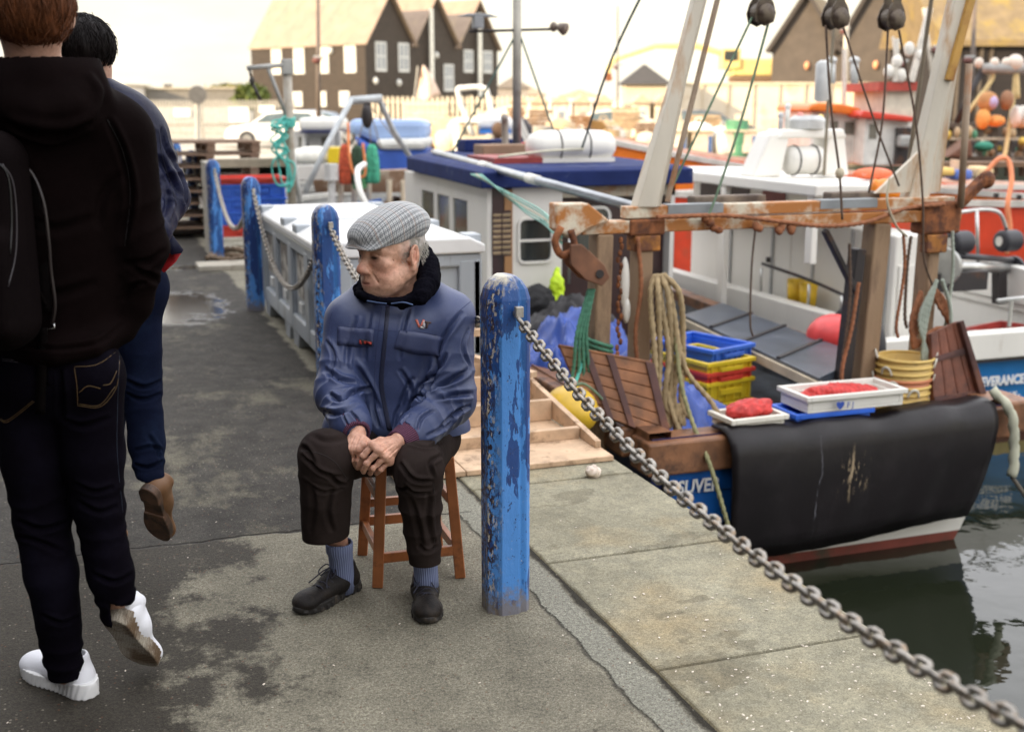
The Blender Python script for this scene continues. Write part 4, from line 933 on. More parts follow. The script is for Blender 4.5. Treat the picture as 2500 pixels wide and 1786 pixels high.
# rubber mat over the transom
t=MB(); g_=[]
top=[(2.10,-.235),(2.4,-.25),(2.75,-.225),(3.2,-.215),(3.7,-.20),(4.08,-.20)]
for u in np.linspace(0,1,40):
    x=2.19+(4.10-2.19)*u; row=[]
    prof=[(AY+.10,-.262),(AY+.0,-.258),(AY-.075,-.270),(AY-.115,-.33),(AY-.125,-.40),(AY-.12,-.55),(AY-.10,-.75),(AY-.08,-.90),(AY-.05,-1.03)]
    for y_,z_ in prof:
        s=(-.22-z_)/.82; wv=.012*math.sin(u*7+1+s)+.013*math.sin(u*19+2*s)*max(0,1-s*.9)+.006*math.sin(u*41+3*s)
        row.append((x+(.05*s if u<.5 else -.10*s*s)*abs(2*u-1),y_-wv*min(1,s*4+.2)-.03*max(0,s)*math.sin(u*5.),z_+wv*.8+(.02*u if s<.1 else 0)-.03*s*(1-u)+.045*s*u))
    g_.append(row)
MATR=P('black_rubber',(.0062,.0042,.0055),.42,var=.3,scale=3,dirt=(.013,.010,.012),damt=.4,dscale=5,bump=.25,bscale=25,spec=.35)
# scraped pale marks with a shape of their own
nt_=MATR.node_tree; g=NT(nt_,[n for n in nt_.nodes if n.type=='BSDF_PRINCIPLED'][0]); X,Y,Z=g.xyz(); old=g.b.inputs['Base Color'].links[0].from_socket
def band(v,c_,w_): return g.ramp(g.math('ABSOLUTE',g.math('SUBTRACT',v,c_)),w_*.3,w_,(1,1,1,1),(0,0,0,1))
ns=g.noise(38,6,.75,vec=g.mapping((1,1,.22))); xw=g.math('ADD',X,g.math('MULTIPLY',g.math('SUBTRACT',g.noise(3,4),.5),.16))
m1=g.math('MULTIPLY',g.math('MULTIPLY',band(xw,.06,.13),band(Z,.02,.16)),g.ramp(ns,.57,.60)); m2=g.math('MULTIPLY',g.math('MULTIPLY',band(xw,.035,.012),band(Z,.03,.2)),g.ramp(ns,.42,.5))
c=g.mix(g.math('MAXIMUM',m1,m2),old,(.40,.31,.20)); m3=g.math('MULTIPLY',g.math('MULTIPLY',band(xw,-.20,.006),band(Z,-.05,.36)),g.ramp(ns,.45,.55)); c=g.mix(g.math('MULTIPLY',m3,.6),c,(.28,.28,.32))
g.col(c)
t.sheet(np.array(g_)[:,::-1]); o=t.build('rubber_mat',MATR,smooth=True,origin=(3.0,AY-.1,-.6),solid=.016); setp(o,'big black rubber mat with scraped marks draped over the boat stern','mat')
# boxes, baskets on the stern
z0=-.275
b1=crate('fish_box',2.44,2.60,z0+.008,.40,.27,.075,POLY,'dirty white polystyrene box holding a red net bag, left of the pair','fish box',rz=.05,wall=.03,slots=False)
b1b=crate('fish_crate',2.98,2.64,z0+.012,.56,.30,.055,BLUE,'blue crate under the white box on the stern','crate',rz=.0,slots=False)
b2=crate('fish_box',3.12,2.64,z0+.069,.72,.34,.105,P('box_white',(.74,.72,.66),.5,var=.04,dirt=(.5,.42,.3),damt=.25),'long white plastic fish box with red sacking, beside the yellow baskets','fish box',rz=.0,wall=.03,slots=False)
textobj('♥ F J',.05,P('blue_ink',(.03,.08,.4),.5),b2,(2.95,2.64-.186,z0+.095),(math.pi/2,0,0),ext=.001)
REDN=P('red_netting',(.52,.035,.03),.6,var=.3,scale=30,dirt=(.62,.25,.2),damt=.3,dscale=25,bump=.6,bscale=90)
def bag(name,c,r,label,seed,m=REDN):
    S=SD(); rg=np.random.RandomState(seed); S.ell(c,r,k=.03)
    for k in range(7): S.ell(np.array(c)+rg.uniform(-.55,.55,3)*np.array(r),np.array(r)*rg.uniform(.4,.65,3),k=.03)
    S.fn(lambda P_: .006*nzf(P_,60,seed)+.003*nzf(P_,150,seed+1),op='d')
    v,q=snet(S,np.array(c)-np.array(r)*1.7,np.array(c)+np.array(r)*1.7,.006,slack=.02); o=fmesh(name,v-np.array(c),q,m,frame='W'); o.location=c; return setp(o,label,'bag')
bag('net_bag',(2.44,2.60,z0+.10),(.15,.09,.055),'crumpled red net bag with white flecks in the polystyrene box',3)
bag('net_bag',(3.12,2.64,z0+.14),(.26,.10,.05),'flat red sacking filling the long white fish box',5)
BK=P('basket_yellow',(.66,.46,.14),.5,var=.1,dirt=(.40,.24,.09),damt=.33,dscale=8); BO=P('basket_orange',(.56,.20,.09),.5,dirt=(.3,.12,.06),damt=.3)
def basket(x,y,z,m,label):
    t=thing('fish_basket',label,'basket',(x,y,z),random.uniform(0,6),'stack of nested baskets')
    a=np.arange(28)*2*math.pi/28
    def ring(r,z): return np.column_stack([r*np.cos(a),r*np.sin(a),np.full(28,z)])
    t.scale=(.74,.74,1)
    b=MB(); b.rings([ring(.19,0),ring(.235,.20),ring(.229,.20),ring(.184,.006)],cap=False); b.rings([ring(.184,.006),ring(.01,.006)],cap=False); b.build('body',m,t,origin=(0,0,0),smooth=True)
    b=MB(); b.tube(np.column_stack([.24*np.cos(a),.24*np.sin(a),np.full(28,.205)]),.011,8,closed=True); b.build('rim',m,t,origin=(0,0,0),smooth=True)
    for s_ in (0,math.pi):
        b=MB(); hh=np.array([(.245,-.05,.20),(.26,-.035,.235),(.262,0,.25),(.26,.035,.235),(.245,.05,.20)]); b.tube(catmull(hh@rotm(0,0,s_).T,4),.009,6); b.build('handle',P('handle_white',(.6,.58,.5),.6),t,origin=(0,0,0),smooth=True)
    return t
BKL=['bottom yellow basket of the nested stack','second yellow basket from the bottom','third yellow basket up, just under the orange one','orange basket in the yellow stack','yellow basket directly on the orange one','yellow basket second from the top','top yellow basket of the nested stack, its inside in view']
basket0=[]
for k in range(7): basket(3.73+.003*k,2.865,-.470+.044*k,BO if k==3 else BK,BKL[k])
# stack of coloured crates and the grey ramp board
sx,sy=2.86,3.95
seq=[('yellow',YEL,'yellow crate at the bottom of the stack under the grey board',-.60),('yellow',YEL,'upper yellow crate of the stack under the grey board',-.445),('red',RED,'red crate between the yellow and the blue crates on deck',-.335),('y',YEL,'thin yellow crate near the top of the deck stack',-.265),('b',BLUE,'blue crate tilted on top of the deck stack',-.195)]
for nm,m_,lb,zc in seq: crate('fish_crate',sx+(.05 if nm=='b' else 0),sy+(.1 if nm=='b' else 0),zc+.03,.46,.60,.11 if nm!='yellow' else .15,m_,lb,'crate','crates stacked on the trawler deck',rz=.25 if nm!='b' else .35)
for k,zc in enumerate((-.60,-.445,-.33)): crate('fish_crate',2.42,4.25,zc,.34,.50,.15 if k<2 else .11,LB,['lowest light blue crate behind the yellow ones','middle light blue crate behind the yellow ones','top light blue crate behind the yellow ones'][k],'crate','light blue crates on the trawler deck',rz=.25)
b=MB(); cs=[onZ(*q,-.10) for q in ((1668,768),(1762,738),(2112,868),(2000,922))]
b.add([c_+np.array([0,0,dz]) for dz in (-.05,0) for c_ in cs],[(0,1,2,3),(4,7,6,5),(0,4,5,1),(1,5,6,2),(2,6,7,3),(3,7,4,0)])
o=b.build('gangway_board',P('grey_board',(.060,.072,.092),.35,var=.3,scale=3,dirt=(.22,.23,.25),damt=.33,dscale=4,bump=.2),origin=(3.6,4.3,-.1),bevel=.006); setp(o,'worn grey gangway board lying between the two boats','board')
for s_ in range(3):
    b=MB(); k=(s_+1)/4; p=cs[0]+(cs[3]-cs[0])*k; q=cs[1]+(cs[2]-cs[1])*k; b.beam(p+[0,0,.008],q+[0,0,.008],.03,.014); b.build('cleat',IRON,o)
b=MB(); b.beam(cs[0]+[0,0,-.055],cs[3]+[0,0,-.055],.05,.06); b.build('edge_trim',P('cream_edge',(.5,.42,.3),.7),o)
# block under the board
setp(MB().bb((3.05,2.95,-.62),(3.35,3.05,-.165)).build('grey_locker',P('locker',(.33,.34,.33),.6,streak=True,dirt=(.1,.1,.1),damt=.4),origin=(3.2,3,-.6)),'pale grey locker side under the gangway board','locker')
# tarp heap and dark mats on the port deck
def sheetheap(name,c,r,h,m,label,seed,flat=1.0,res=70,rz=0.):
    rg=np.random.RandomState(seed); xs=np.linspace(-1,1,res); Xg,Yg=np.meshgrid(xs,xs,indexing='ij'); Pg=np.stack([Xg*1.4,Yg*1.4,np.zeros_like(Xg)],-1).reshape(-1,3).astype(np.float32)
    n1=nzf(Pg,3.2,seed).reshape(res,res); n2=np.abs(nzf(Pg,8,seed+1)).reshape(res,res); n3=np.abs(nzf(Pg,17,seed+2)).reshape(res,res)
    fall=np.clip(1.15-np.maximum(np.abs(Xg),np.abs(Yg))**4,0,1)
    Z=h*(.62+.28*n1-.20*n2-.07*n3)*fall; Xw=Xg*r[0]; Yw=Yg*r[1]; 
    V=np.stack([Xw*math.cos(rz)-Yw*math.sin(rz),Xw*math.sin(rz)+Yw*math.cos(rz),Z],-1)+np.array(c)
    b=MB(); b.sheet(V); o=b.build(name,m,smooth=True,origin=c); return setp(o,label,'tarpaulin')
TARP=P('blue_tarp',(.035,.085,.36),.38,var=.2,scale=4,dirt=(.02,.03,.13),damt=.35,bump=.3,bscale=30)
sheetheap('tarpaulin',(2.25,4.15,-.60),(.62,.95,1),.86,TARP,'rumpled blue tarpaulin heaped on the trawler deck behind the near post',4)
sheetheap('tarpaulin',(2.35,5.15,-.35),(.50,.50,1),.46,P('black_sheet',(.035,.033,.035),.6,bump=.3),'black sheeting folded over the blue tarpaulin',9)
setp(bag('coat',(2.27,5.75,.0),(.16,.10,.14),'x',8,P('black_cloth',(.02,.02,.022),.8)),'black gear heaped against the white wheelhouse wall','coat')
setp(bag('hi_vis_vest',(2.46,5.78,.06),(.055,.06,.17),'x',9,P('hi_vis',(.60,.85,.03),.6,bump=.2)),'bright yellow-green hi-vis vest hung by the wheelhouse window','vest')
# yellow buoy between boat and quay
b=MB(); b.ell((1.36,2.75,-.12),(.15,.20,.14),24,16); o=b.build('fender',P('fender_yellow',(.66,.42,.03),.4,dirt=(.3,.2,.05),damt=.3),smooth=True,origin=(1.38,2.75,-.2)); setp(o,'yellow round fender squeezed between the stern and the quay','fender')
b=MB(); b.tube(catmull([(1.36,2.75,.01),(1.45,2.76,.02),(1.60,2.78,-.12),(1.66,2.8,-.24)],5),.009,6); b.build('lanyard',GRN,o,smooth=True)
# rope hanks
t=thing('rope_hank','thick tan rope doubled into a long hank on the gallows post','rope',(2.0,gy-.12,.2))
rs_=np.random.RandomState(2)
for k in range(6):
    x=1.90+.034*k; q=[(1.94+.010*k,gy-.12,.62),(x+rs_.uniform(-.01,.01),gy-.15-.03*(k%2),.50),(x+.03+rs_.uniform(-.02,.02),gy-.17-.03*((k+1)%2),.15),(x+.02+rs_.uniform(-.02,.03),gy-.2,-.12),(1.98+.03*k,gy-.22,-.34+.05*(k%3)),(2.02+.02*k,gy-.20,-.15)]
    rope('strand',q,.017,TAN,t)
rope('loop',[(2.0,gy-.18,-.05),(2.03,gy-.26,-.25),(2.08,gy-.34,-.36),(2.2,gy-.36,-.37),(2.30,gy-.33,-.28),(2.26,gy-.28,-.15),(2.12,gy-.2,.05),(2.06,gy-.15,.35)],.015,TAN,t)
rope('tail',[(2.05,gy-.15,.4),(2.06,gy-.25,.0),(2.08,gy-.40,-.25),(2.08,AY-.10,-.42),(2.16,AY-.18,-.75),(2.25,AY-.22,-1.1),(2.3,AY-.24,-1.35)],.013,P('green_tan_rope',(.25,.24,.12),.85,scale=30,var=.3),t)
GR=P('green_rope2',(.06,.19,.12),.8,var=.3,scale=30)
t=thing('green_rope','green ropes lashed round the left gallows post','rope',(1.6,gy-.1,.3))
for k in range(3):
    a=np.linspace(0,2*math.pi,14); rope('lashing',np.stack([1.635+.085*np.cos(a),gy+.02+.1*np.sin(a),.15+.03*k-.03*np.cos(a)],1),.012,GR,t,n=3)
for k in range(4): rope('strand',[(1.56-.01*k,gy-.09,.55),(1.50-.02*k,gy-.13,.30),(1.52-.035*k,gy-.13,.05),(1.50-.06*k,gy-.13,-.15-.07*(k%2))],.010,GR,t)
rope('strand',[(1.52,gy-.1,.2),(1.42,gy-.15,0),(1.33,gy-.2,-.12)],.010,TQ,t)
t=thing('orange_rope','orange-brown rope coils tied on the right gallows post','rope',(3.95,gy-.1,.3))
for k in range(4): rope('coil',[(3.86,gy-.10,.42),(3.78+.02*k,gy-.13,.25),(3.80,gy-.14,.12-.02*k),(3.95,gy-.15,.08+.03*k),(4.08,gy-.14,.18),(4.04-.02*k,gy-.12,.34),(3.94,gy-.10,.45)],.014,RR,t)
rope('loose_end',[(3.38,gy-.1,.5),(3.33,gy-.12,.2),(3.28,gy-.12,-.05),(3.30,gy-.12,-.22)],.012,RR,t)
t=thing('pale_rope','pale grey-green rope hung in loops from the right gallows post','rope',(4.0,gy-.15,.3))
for k in range(4): rope('loop',[(3.93,gy-.16,.50),(3.86-.02*k,gy-.18,.25),(3.84+.02*k,gy-.19,-.02),(3.93,gy-.2,-.16+.02*k),(4.04,gy-.19,-.02),(4.05,gy-.17,.28),(3.97,gy-.16,.50)],.011,P('pale_grey_rope',(.33,.37,.31),.8,scale=30),t)
# mooring rope at the stern corner going down into the water
rope('mooring_rope',[(4.12,AY-.02,-.16),(4.20,AY-.12,-.30),(4.215,AY-.16,-.55),(4.20,AY-.18,-.72)],.030,P('canvas_sleeve',(.42,.42,.32),.8)); setp(sc.objects['mooring_rope'],'fat pale chafing sleeve on the rope at the stern corner','rope')
b=MB(); b.tube(catmull([(4.20,AY-.18,-.70),(4.05,AY-.9,-1.02),(3.75,1.0,-1.15),(3.3,-.2,-1.19)],8),.014,8); o=b.build('stern_line',P('dark_rope',(.07,.06,.045),.9),smooth=True,origin=(4.2,AY-.2,-.7)); setp(o,'thin dark mooring line dropping from the sleeve to the water','rope')
b=MB(); b.bb((4.235,AY-.04,-.46),(4.46,AY+.28,-.25)); b.build('corner_chock',BWOOD,A,bevel=.02)
# ---------------- boat B : white boat, blue hull, alongside
B=thing('fishing_boat','blue-hulled boat with white bulwarks and white cabin lying outside the navy trawler','boat',(5.8,8,-1.2))
boat_hull(B,4.62,7.35,4.5,15.5,-.30,P('hull_blue_b',(.02,.20,.52),.35,var=.1),ANTI,deck=-.72,stripem=P('boot_yellow',(.55,.42,.15),.6),tuck=.16,zs=-1.02,mcap=WHITE)
b=MB(); b.bb((4.62,4.40,-.47),(7.35,4.56,-.25)); b.build('transom_cap',WHITE,B,bevel=.01)
b=MB(); b.bb((4.63,4.42,-.50),(7.34,4.47,-.472)); b.build('rubbing_strake',IRON,B)
b=MB(); b.bb((4.60,4.6,-.30),(4.74,9,-.12)); b.build('port_bulwark',WHITE,B,bevel=.01)
textobj('PERSEVERANCE',.115,TXT,B,(5.54,4.405+.0,-.70),(math.pi/2+.04,0,R(.0)),off=.004,xs=.80)
textobj('- FOLKESTONE -',.07,TXT,B,(5.72,4.41,-.82),(math.pi/2+.04,0,0),off=.002,xs=.85)
CW=P('cabin_white',(.80,.78,.72),.4,var=.04,scale=1.5,dirt=(.5,.45,.37),damt=.28,dscale=2.5,streak=True,bump=.06,bscale=15)
b=MB(); b.bb((5.05,4.75,-.72),(5.42,6.3,.55)); b.build('deck_locker',CW,B,bevel=.02); b=MB(); b.bb((5.052,6.3,-.72),(5.75,8.3,.55)); b.build('cabin_body',CW,B,bevel=.02)
b=MB(); b.bb((5.0,6.32,.5505),(5.6,8.2,.84)); b.build('cabin_upper',CW,B,bevel=.02)
b=MB(); b.prism([(4.42,.86),(5.62,.86),(5.62,.93),(4.42,.96)],5.0,8.3,'y'); b.build('cabin_roof',CW,B,bevel=.015)
for y in (5.05,6.5,8.2):
    b=MB(); b.bb((4.44,y,-.3 if y>6 else .3),(4.50,y+.10,.862)); b.build('roof_pillar',CW,B,bevel=.01)
b=MB(); b.bb((4.985,7.0,.40),(4.995,8.0,.80)); b.build('window',DARK,B)
b=MB(); b.bb((4.985,6.35,.45),(4.997,6.75,.80)); b.build('window',P('maroon',(.25,.06,.05),.5),B)
for y in (4.82,5.05,5.32,5.9,6.6,7.4):
    b=MB(); b.bb((5.035,y,-.70),(5.049,y+.03,.545)); b.build('seam_strip',P('seam_grey',(.42,.43,.43),.4,.3),B)
for y,z in ((5.1,.3),(5.1,-.1),(5.9,.35),(6.6,.1)):
    b=MB(); b.bb((5.01,y+.03,z),(5.034,y+.07,z+.05)); b.build('hinge',IRON,B)
b=MB(); b.bb((5.09,4.735,-.4),(5.38,4.749,.3)); b.build('door',WHITE,B,bevel=.004)
b=MB(); b.tube(catmull([(4.75,6.3,.14),(4.75,5.6,.10),(4.74,5.0,.04),(4.74,4.6,-.02)],5),.016,8); b.build('hand_rail',IRON,B,smooth=True)
for y in (6.3,5.5,5.0,4.75):
    b=MB(); b.tube([(4.74,y,-.15),(4.74,y,.10-.05*(6.3-y))],.02 if y<5.2 else .013,8); b.build('stanchion',STEEL,B,smooth=True)
# radar arch on the roof
AXS=-.27
b=MB(); b.prism([(x+AXS,z) for x,z in ((4.75,.955),(5.05,.955),(5.12,1.30),(5.02,1.36),(4.92,1.34))],6.1,6.35,'y'); b.prism([(x+AXS,z) for x,z in ((5.50,.955),(5.78,.955),(5.70,1.34),(5.54,1.34),(5.52,1.2))],6.1,6.35,'y'); b.prism([(x+AXS,z) for x,z in ((4.98,1.30),(5.72,1.30),(5.68,1.38),(5.05,1.38))],6.08,6.37,'y'); b.build('radar_arch',CW,B,bevel=.02)
b=MB(); b.cyl((5.36+AXS,6.2,1.38),(5.36+AXS,6.2,1.46),.16,.17,n=24); b.cyl((5.36+AXS,6.2,1.4601),(5.36+AXS,6.2,1.50),.17,.12,n=24); b.build('radar_dome',P('dome_grey',(.55,.56,.55),.4),B,smooth=False,bevel=.01)
for x,h,c_ in ((5.15,.20,(.75,.75,.7)),(5.28,.12,(.8,.3,.25)),(5.50,.1,(.8,.65,.1)),(5.08,.12,(.5,.5,.5))):
    b=MB(); b.cyl((x+AXS,6.2,1.38),(x+AXS,6.2,1.38+h),.022,n=10); b.ell((x+AXS,6.2,1.38+h),(.03,.03,.03)); b.build('deck_light',P('light_%s'%x,c_,.4),B,smooth=True)
b=MB(); b.tube([(x+AXS,6.15,1.10) for x in (5.12,5.15,5.46,5.52)],[.07,.13,.13,.08],16); b.build('life_raft',WHITE,B,smooth=True)
for x in (5.20,5.40):
    b=MB(); a=np.linspace(0,2*math.pi,16,endpoint=False); b.tube(np.stack([np.full(16,x+AXS),6.15+.135*np.cos(a),1.10+.135*np.sin(a)],1),.007,6,closed=True); b.build('raft_strap',IRON,B)
b=MB(); b.ell((5.40,5.6,1.0),(.20,.10,.055),16,8); b.build('life_ring_bundle',P('orange_buoy',(.75,.16,.06),.6,dirt=(.6,.55,.5),damt=.3,dscale=8),B,smooth=True)
b=MB(); b.tube([(5.1,5.9,.97),(5.1,5.9,1.7),(5.12,5.9,2.3)],.014,8); b.build('aerial',P('aerial_brown',(.20,.17,.12),.6),B)
b=MB(); b.tube([(5.03,5.9,1.62),(5.03,5.9,1.64),(5.03,5.9,1.95),(5.03,5.9,1.98)],[.03,.065,.065,.03],12); b.build('radome_tube',P('dome_grey',(.55,.56,.55),.4),B,smooth=True)
b=MB(); b.bb((5.9,6.8,-.72),(6.6,8.6,.0)); b.build('fore_locker',CW,B,bevel=.02)
b=MB(); b.rings([np.array([(7.2,4.5,-.3),(7.34,4.5,-.3),(7.34,4.5,.02),(7.2,4.5,.02)]),np.array([(7.2,9.5,-.2),(7.34,9.5,-.2),(7.34,9.5,.22),(7.2,9.5,.22)])]); b.build('starboard_bulwark',WHITE,B,bevel=.01)
b=MB(); b.tube([(6.0,4.6,-.02),(6.6,4.62,.0),(7.3,4.6,.0)],.018,8); b.build('stern_rail',STEEL,B,smooth=True)
b=MB(); b.tube([(6.15,4.6,-.02),(6.15,4.6,-.25)],.016,8); b.build('stanchion',STEEL,B)
crate('fish_crate',6.75,5.3,-.70,.65,.5,.28,P('crate_dark_red',(.36,.05,.04),.5),'dark red crate in the stern well of the blue-hulled boat','crate',rz=.3)
setp(MB().bb((5.10,5.4,-.70),(5.2,5.5,-.5)).build('x',YEL,origin=(5,5.5,-.7)),'x','x') and None
bpy.data.objects.remove(sc.objects['x'])
YB=P('yellow_bin',(.72,.45,.02),.5)
t=thing('yellow_bin','pair of yellow plastic buckets on the white side deck behind the black rail','bucket',(4.88,5.8,-.2))
for y in (5.72,5.92): b=MB(); b.cyl((4.88,y,-.22),(4.88,y,.04),.07,.085,n=16); b.build('tub',YB,t,smooth=True)
b=MB(); a=np.linspace(0,2*math.pi,24,endpoint=False); b.tube(np.stack([4.36+.0*a,4.25+.24*np.cos(a),-.22+.24*np.sin(a)],1),.085,12,closed=True); setp(b.build('tyre_fender',P('tyre',(.02,.02,.024),.6),smooth=True,origin=(4.5,4.35,-.4)),'black tyre fender jammed between the two boats','tyre')
b=MB(); b.ell((4.02,4.05,-.10),(.20,.22,.17),20,12); setp(b.build('buoy',P('red_buoy',(.72,.06,.06),.4),smooth=True,origin=(4.2,4.1,-.3)),'red ball fender beside the black tyre','buoy')
# net hauler with black rollers
H_=thing('net_hauler','steel roller hauler with fat black rubber wheels over the blue boat stern','net hauler',(5.8,5.5,.3))
RUB=P('roller_rubber',(.022,.022,.028),.5,bump=.1)
for (px,py,Yv,r) in ((2342,592,5.4,.105),(2462,588,5.8,.105)):
    c_=np.array(onY(px,py,Yv)); b=MB(); b.cyl(c_+[-.10,0,0],c_+[.12,.02,0],r,n=24); w_=b.build('wheel',RUB,H_,bevel=.03); w_2=MB(); w_2.cyl(c_+[-.115,0,0],c_+[-.101,0,0],r*.45,n=16); w_2.build('hub',STEEL,w_)
c_=np.array(onY(2300,650,5.3)); b=MB(); b.cyl(c_,c_+[.05,.02,0],.17,n=28); b.build('flange_disc',P('galv_disc',(.35,.35,.33),.4,.6),H_,bevel=.01)
c2_=np.array(onY(2470,655,5.9)); b=MB(); b.cyl(c_+[.05,0,0],c2_,.05,n=14); b.build('long_roller',STEEL,H_,smooth=True)
b=MB(); b.cyl(c_+[.05,0,.10],c2_+[0,0,.08],.03,n=12); b.build('upper_roller',RUB,H_,smooth=True)
b=MB(); b.cyl(c2_,c2_+[.05,.02,0],.12,n=24); b.build('flange_disc',RUB,H_,bevel=.01)
b=MB(); b.tube(catmull([onY(2330,520,5.6),onY(2400,512,5.8),onY(2440,520,5.8),onY(2458,560,5.8)],5),.018,8); b.tube([onY(2385,515,5.7),onY(2388,640,5.7)],.016,8); b.build('guard_rail',STEEL,H_,smooth=True)
b=MB(); b.beam(onY(2330,700,5.4),onY(2330,640,5.4),.1,.1,up=(0,1,0)); b.build('stand',IRON,H_); b=MB(); b.beam(onY(2440,740,5.8),onY(2440,660,5.8),.1,.1,up=(0,1,0)); b.build('stand',IRON,H_); b=MB(); b.bb((5.6,5.3,-.05),(6.5,5.8,.12)); b.build('tray',IRON,H_)
# ================================================================ ACROSS THE HARBOUR
class CB(MB):
    """like MB but vertices are given on the camera-frame ground plan"""
    def build(s,name,m,parent=None,**k):
        s.v=[c2w(np.concatenate(s.v))]; 
        if parent is None and k.get('origin') is not None: k['origin']=c2w(np.asarray(k['origin'],float))
        return MB.build(s,name,m,parent,**k)
    def pbox(s,x0,x1,y0,y1,d,dep):
        """box whose front face fills the given picture window at distance d"""
        a=J3(x0,y1,d); b=J3(x1,y0,d); return s.bb((a[0],d,a[2]),(b[0],d+dep,b[2]))
    def ppoly(s,pts,d,th):
        p=[J3(x,y,d) for x,y in pts]; return s.prism([(q[0],q[2]) for q in p],d,d+th,'y')
    def ptube(s,pts,r,n=8): return s.tube([J3(*p) for p in pts],r,n)
def J3(px,py,d): return atC(px,py,d)
def cth(name,label,cat,p,group=None): 
    q=c2w(np.array([p[0],p[1],0.])); return thing(name,label,cat,tuple(q),0,group)
BOARD=P('black_weatherboard',(.040,.030,.023),.62,var=.3,scale=2,streak=False,bump=0)
def boards(name,col,rough=.6,period=.18):
    m,t,b=node_mat(name); g=NT(t,b); Z=g.xyz()[2]; fr=g.math('FRACT',g.math('DIVIDE',Z,period)); c=g.ramp(g.noise(1.5,6,.6,vec=g.mapping((1,1,4))),.3,.7,[x*.75 for x in col],[x*1.35 for x in col]); g.col(c); b.inputs['Roughness'].default_value=rough; g.bump(fr,.8,.03); return m
WB=boards('black_weatherboard_lap',(.038,.028,.021),.5)
ROOF=P('hut_roof_slate',(.30,.225,.165),.75,var=.15,scale=1.2,dirt=(.36,.27,.17),damt=.4,dscale=.8,bump=.1,bscale=8)
ROOF2=P('sunlit_yellow_roof',(.20,.145,.075),.8,var=.2,scale=2,dirt=(.27,.19,.05),damt=.42,dscale=1.2,bump=.3,bscale=8)  # golden sunlight put into the yellow of the right-hand hut roofs
WIN=P('window_white',(.62,.62,.58),.4,bump=0); WGL=P('window_pane',(.30,.32,.33),.15,bump=0)
CRM=P('cream_render',(.62,.54,.40),.8,var=.1,dirt=(.45,.36,.25),damt=.35,dscale=1); PALE=P('pale_wood',(.55,.46,.34),.8,var=.2,dirt=(.3,.22,.15),damt=.35,dscale=3)
# --- three-gabled black building
g1=np.array([.64,.77,0]); s1=np.array([-.77,.64,0]); C0=np.array([(895-CX)/2990*85,85.,0])
Hh=cth('gabled_building','black weatherboarded building with three gables and a pale sunlit roof','building',C0)
EV,AP,LN=5.85,9.2,12.4; n1=-s1   # outward normal of the gable wall is -s1
def pl(u,v,z,o=0): return C0+g1*u+s1*v+np.array([0,0,z])
b=CB(); G=4.67; tot=3*G
rr=[pl(0,0,-.5),pl(tot,0,-.5)]; top=[]
for k in range(3): top+= [pl(k*G,0,EV),pl(k*G+G/2,0,AP)]
top.append(pl(tot,0,EV))
front=[pl(0,0,-.5),pl(tot,0,-.5)]+top[::-1]; back=[p+s1*LN for p in front]; b.add(front+back,[tuple(range(len(front)))[::-1],tuple(range(len(front),2*len(front))),(0,len(front)-1,2*len(front)-1,len(front)),(1,2,len(front)+2,len(front)+1)][:4]); b.build('wall',WB,Hh)
for k in range(3):
    b=CB(); e=.35
    for (u0,z0,u1,z1) in ((k*G-.18,EV-.26,k*G+G/2,AP+.02),(k*G+G/2,AP+.02,(k+1)*G+.18,EV-.26)):
        q=[pl(u0,-e,z0+.12),pl(u1,-e,z1+.12),pl(u1,LN+.1,z1+.12),pl(u0,LN+.1,z0+.12)]; b.add([x for x in q]+[x-np.array([0,0,.1]) for x in q],[(0,1,2,3),(7,6,5,4),(0,4,5,1),(1,5,6,2),(2,6,7,3),(3,7,4,0)])
    b.build('roof',ROOF,Hh)
def hwin(face,u,z0,z1,w):
    if face=='g': q=lambda a,z,o: pl(a,-o,z)
    else: q=lambda a,z,o: pl(-o,a,z)
    b=CB(); P0=[q(u-w/2-.1,z0-.15,.06),q(u+w/2+.1,z0-.15,.06),q(u+w/2+.1,z1+.1,.06),q(u-w/2-.1,z1+.1,.06)]; bk=[q(u-w/2-.1,z0-.15,-.05),q(u+w/2+.1,z0-.15,-.05),q(u+w/2+.1,z1+.1,-.05),q(u-w/2-.1,z1+.1,-.05)]
    b.add(P0+bk,[(0,1,2,3),(7,6,5,4),(0,4,5,1),(1,5,6,2),(2,6,7,3),(3,7,4,0)]); f=b.build('window',WIN,Hh)
    b=CB()
    for (a0,a1,y0,y1) in ((u-w/2,u-.04,z0,(z0+z1)/2-.04),(u+.04,u+w/2,z0,(z0+z1)/2-.04),(u-w/2,u-.04,(z0+z1)/2+.04,z1),(u+.04,u+w/2,(z0+z1)/2+.04,z1)): b.add([q(a0,y0,.065),q(a1,y0,.065),q(a1,y1,.065),q(a0,y1,.065)],[(0,1,2,3)])
    b.build('pane',WGL if face=='g' else P('sunlit_pane',(.6,.57,.48),.5,bump=0),f)  # side-wall panes paler: the sun on them is put into their colour
for u in (1.5,4.3,6.9,9.4): hwin('s',u,3.9,5.7,.95)
for u in (2.2,4.6,7.2): hwin('s',u,1.6,2.4,.8)
for u,z0,z1 in ((1.45,4.0,5.75),(3.7,4.0,5.75),(8.4,2.7,4.4),(10.6,4.1,5.5),(12.8,4.1,5.5)): hwin('g',u,z0,z1,.85)
for u in (6.3,11.6):
    b=CB(); a=pl(u,-.3,0); b.tube([a+[0,0,2.2],a+[0,0,8.3]],.16,8); b.build('white_flue',P('flue_white',(.8,.79,.70),.5),Hh)
for (f_,u,z) in (('g',.8,3.2),('g',3.1,3.1),('g',7.0,5.1),('s',3.4,5.3)):
    b=CB(); b.ell(pl(u,-.1,z) if f_=='g' else pl(-.1,u,z),(.2,.2,.25)); b.build('wall_lamp',WIN,Hh,smooth=True)
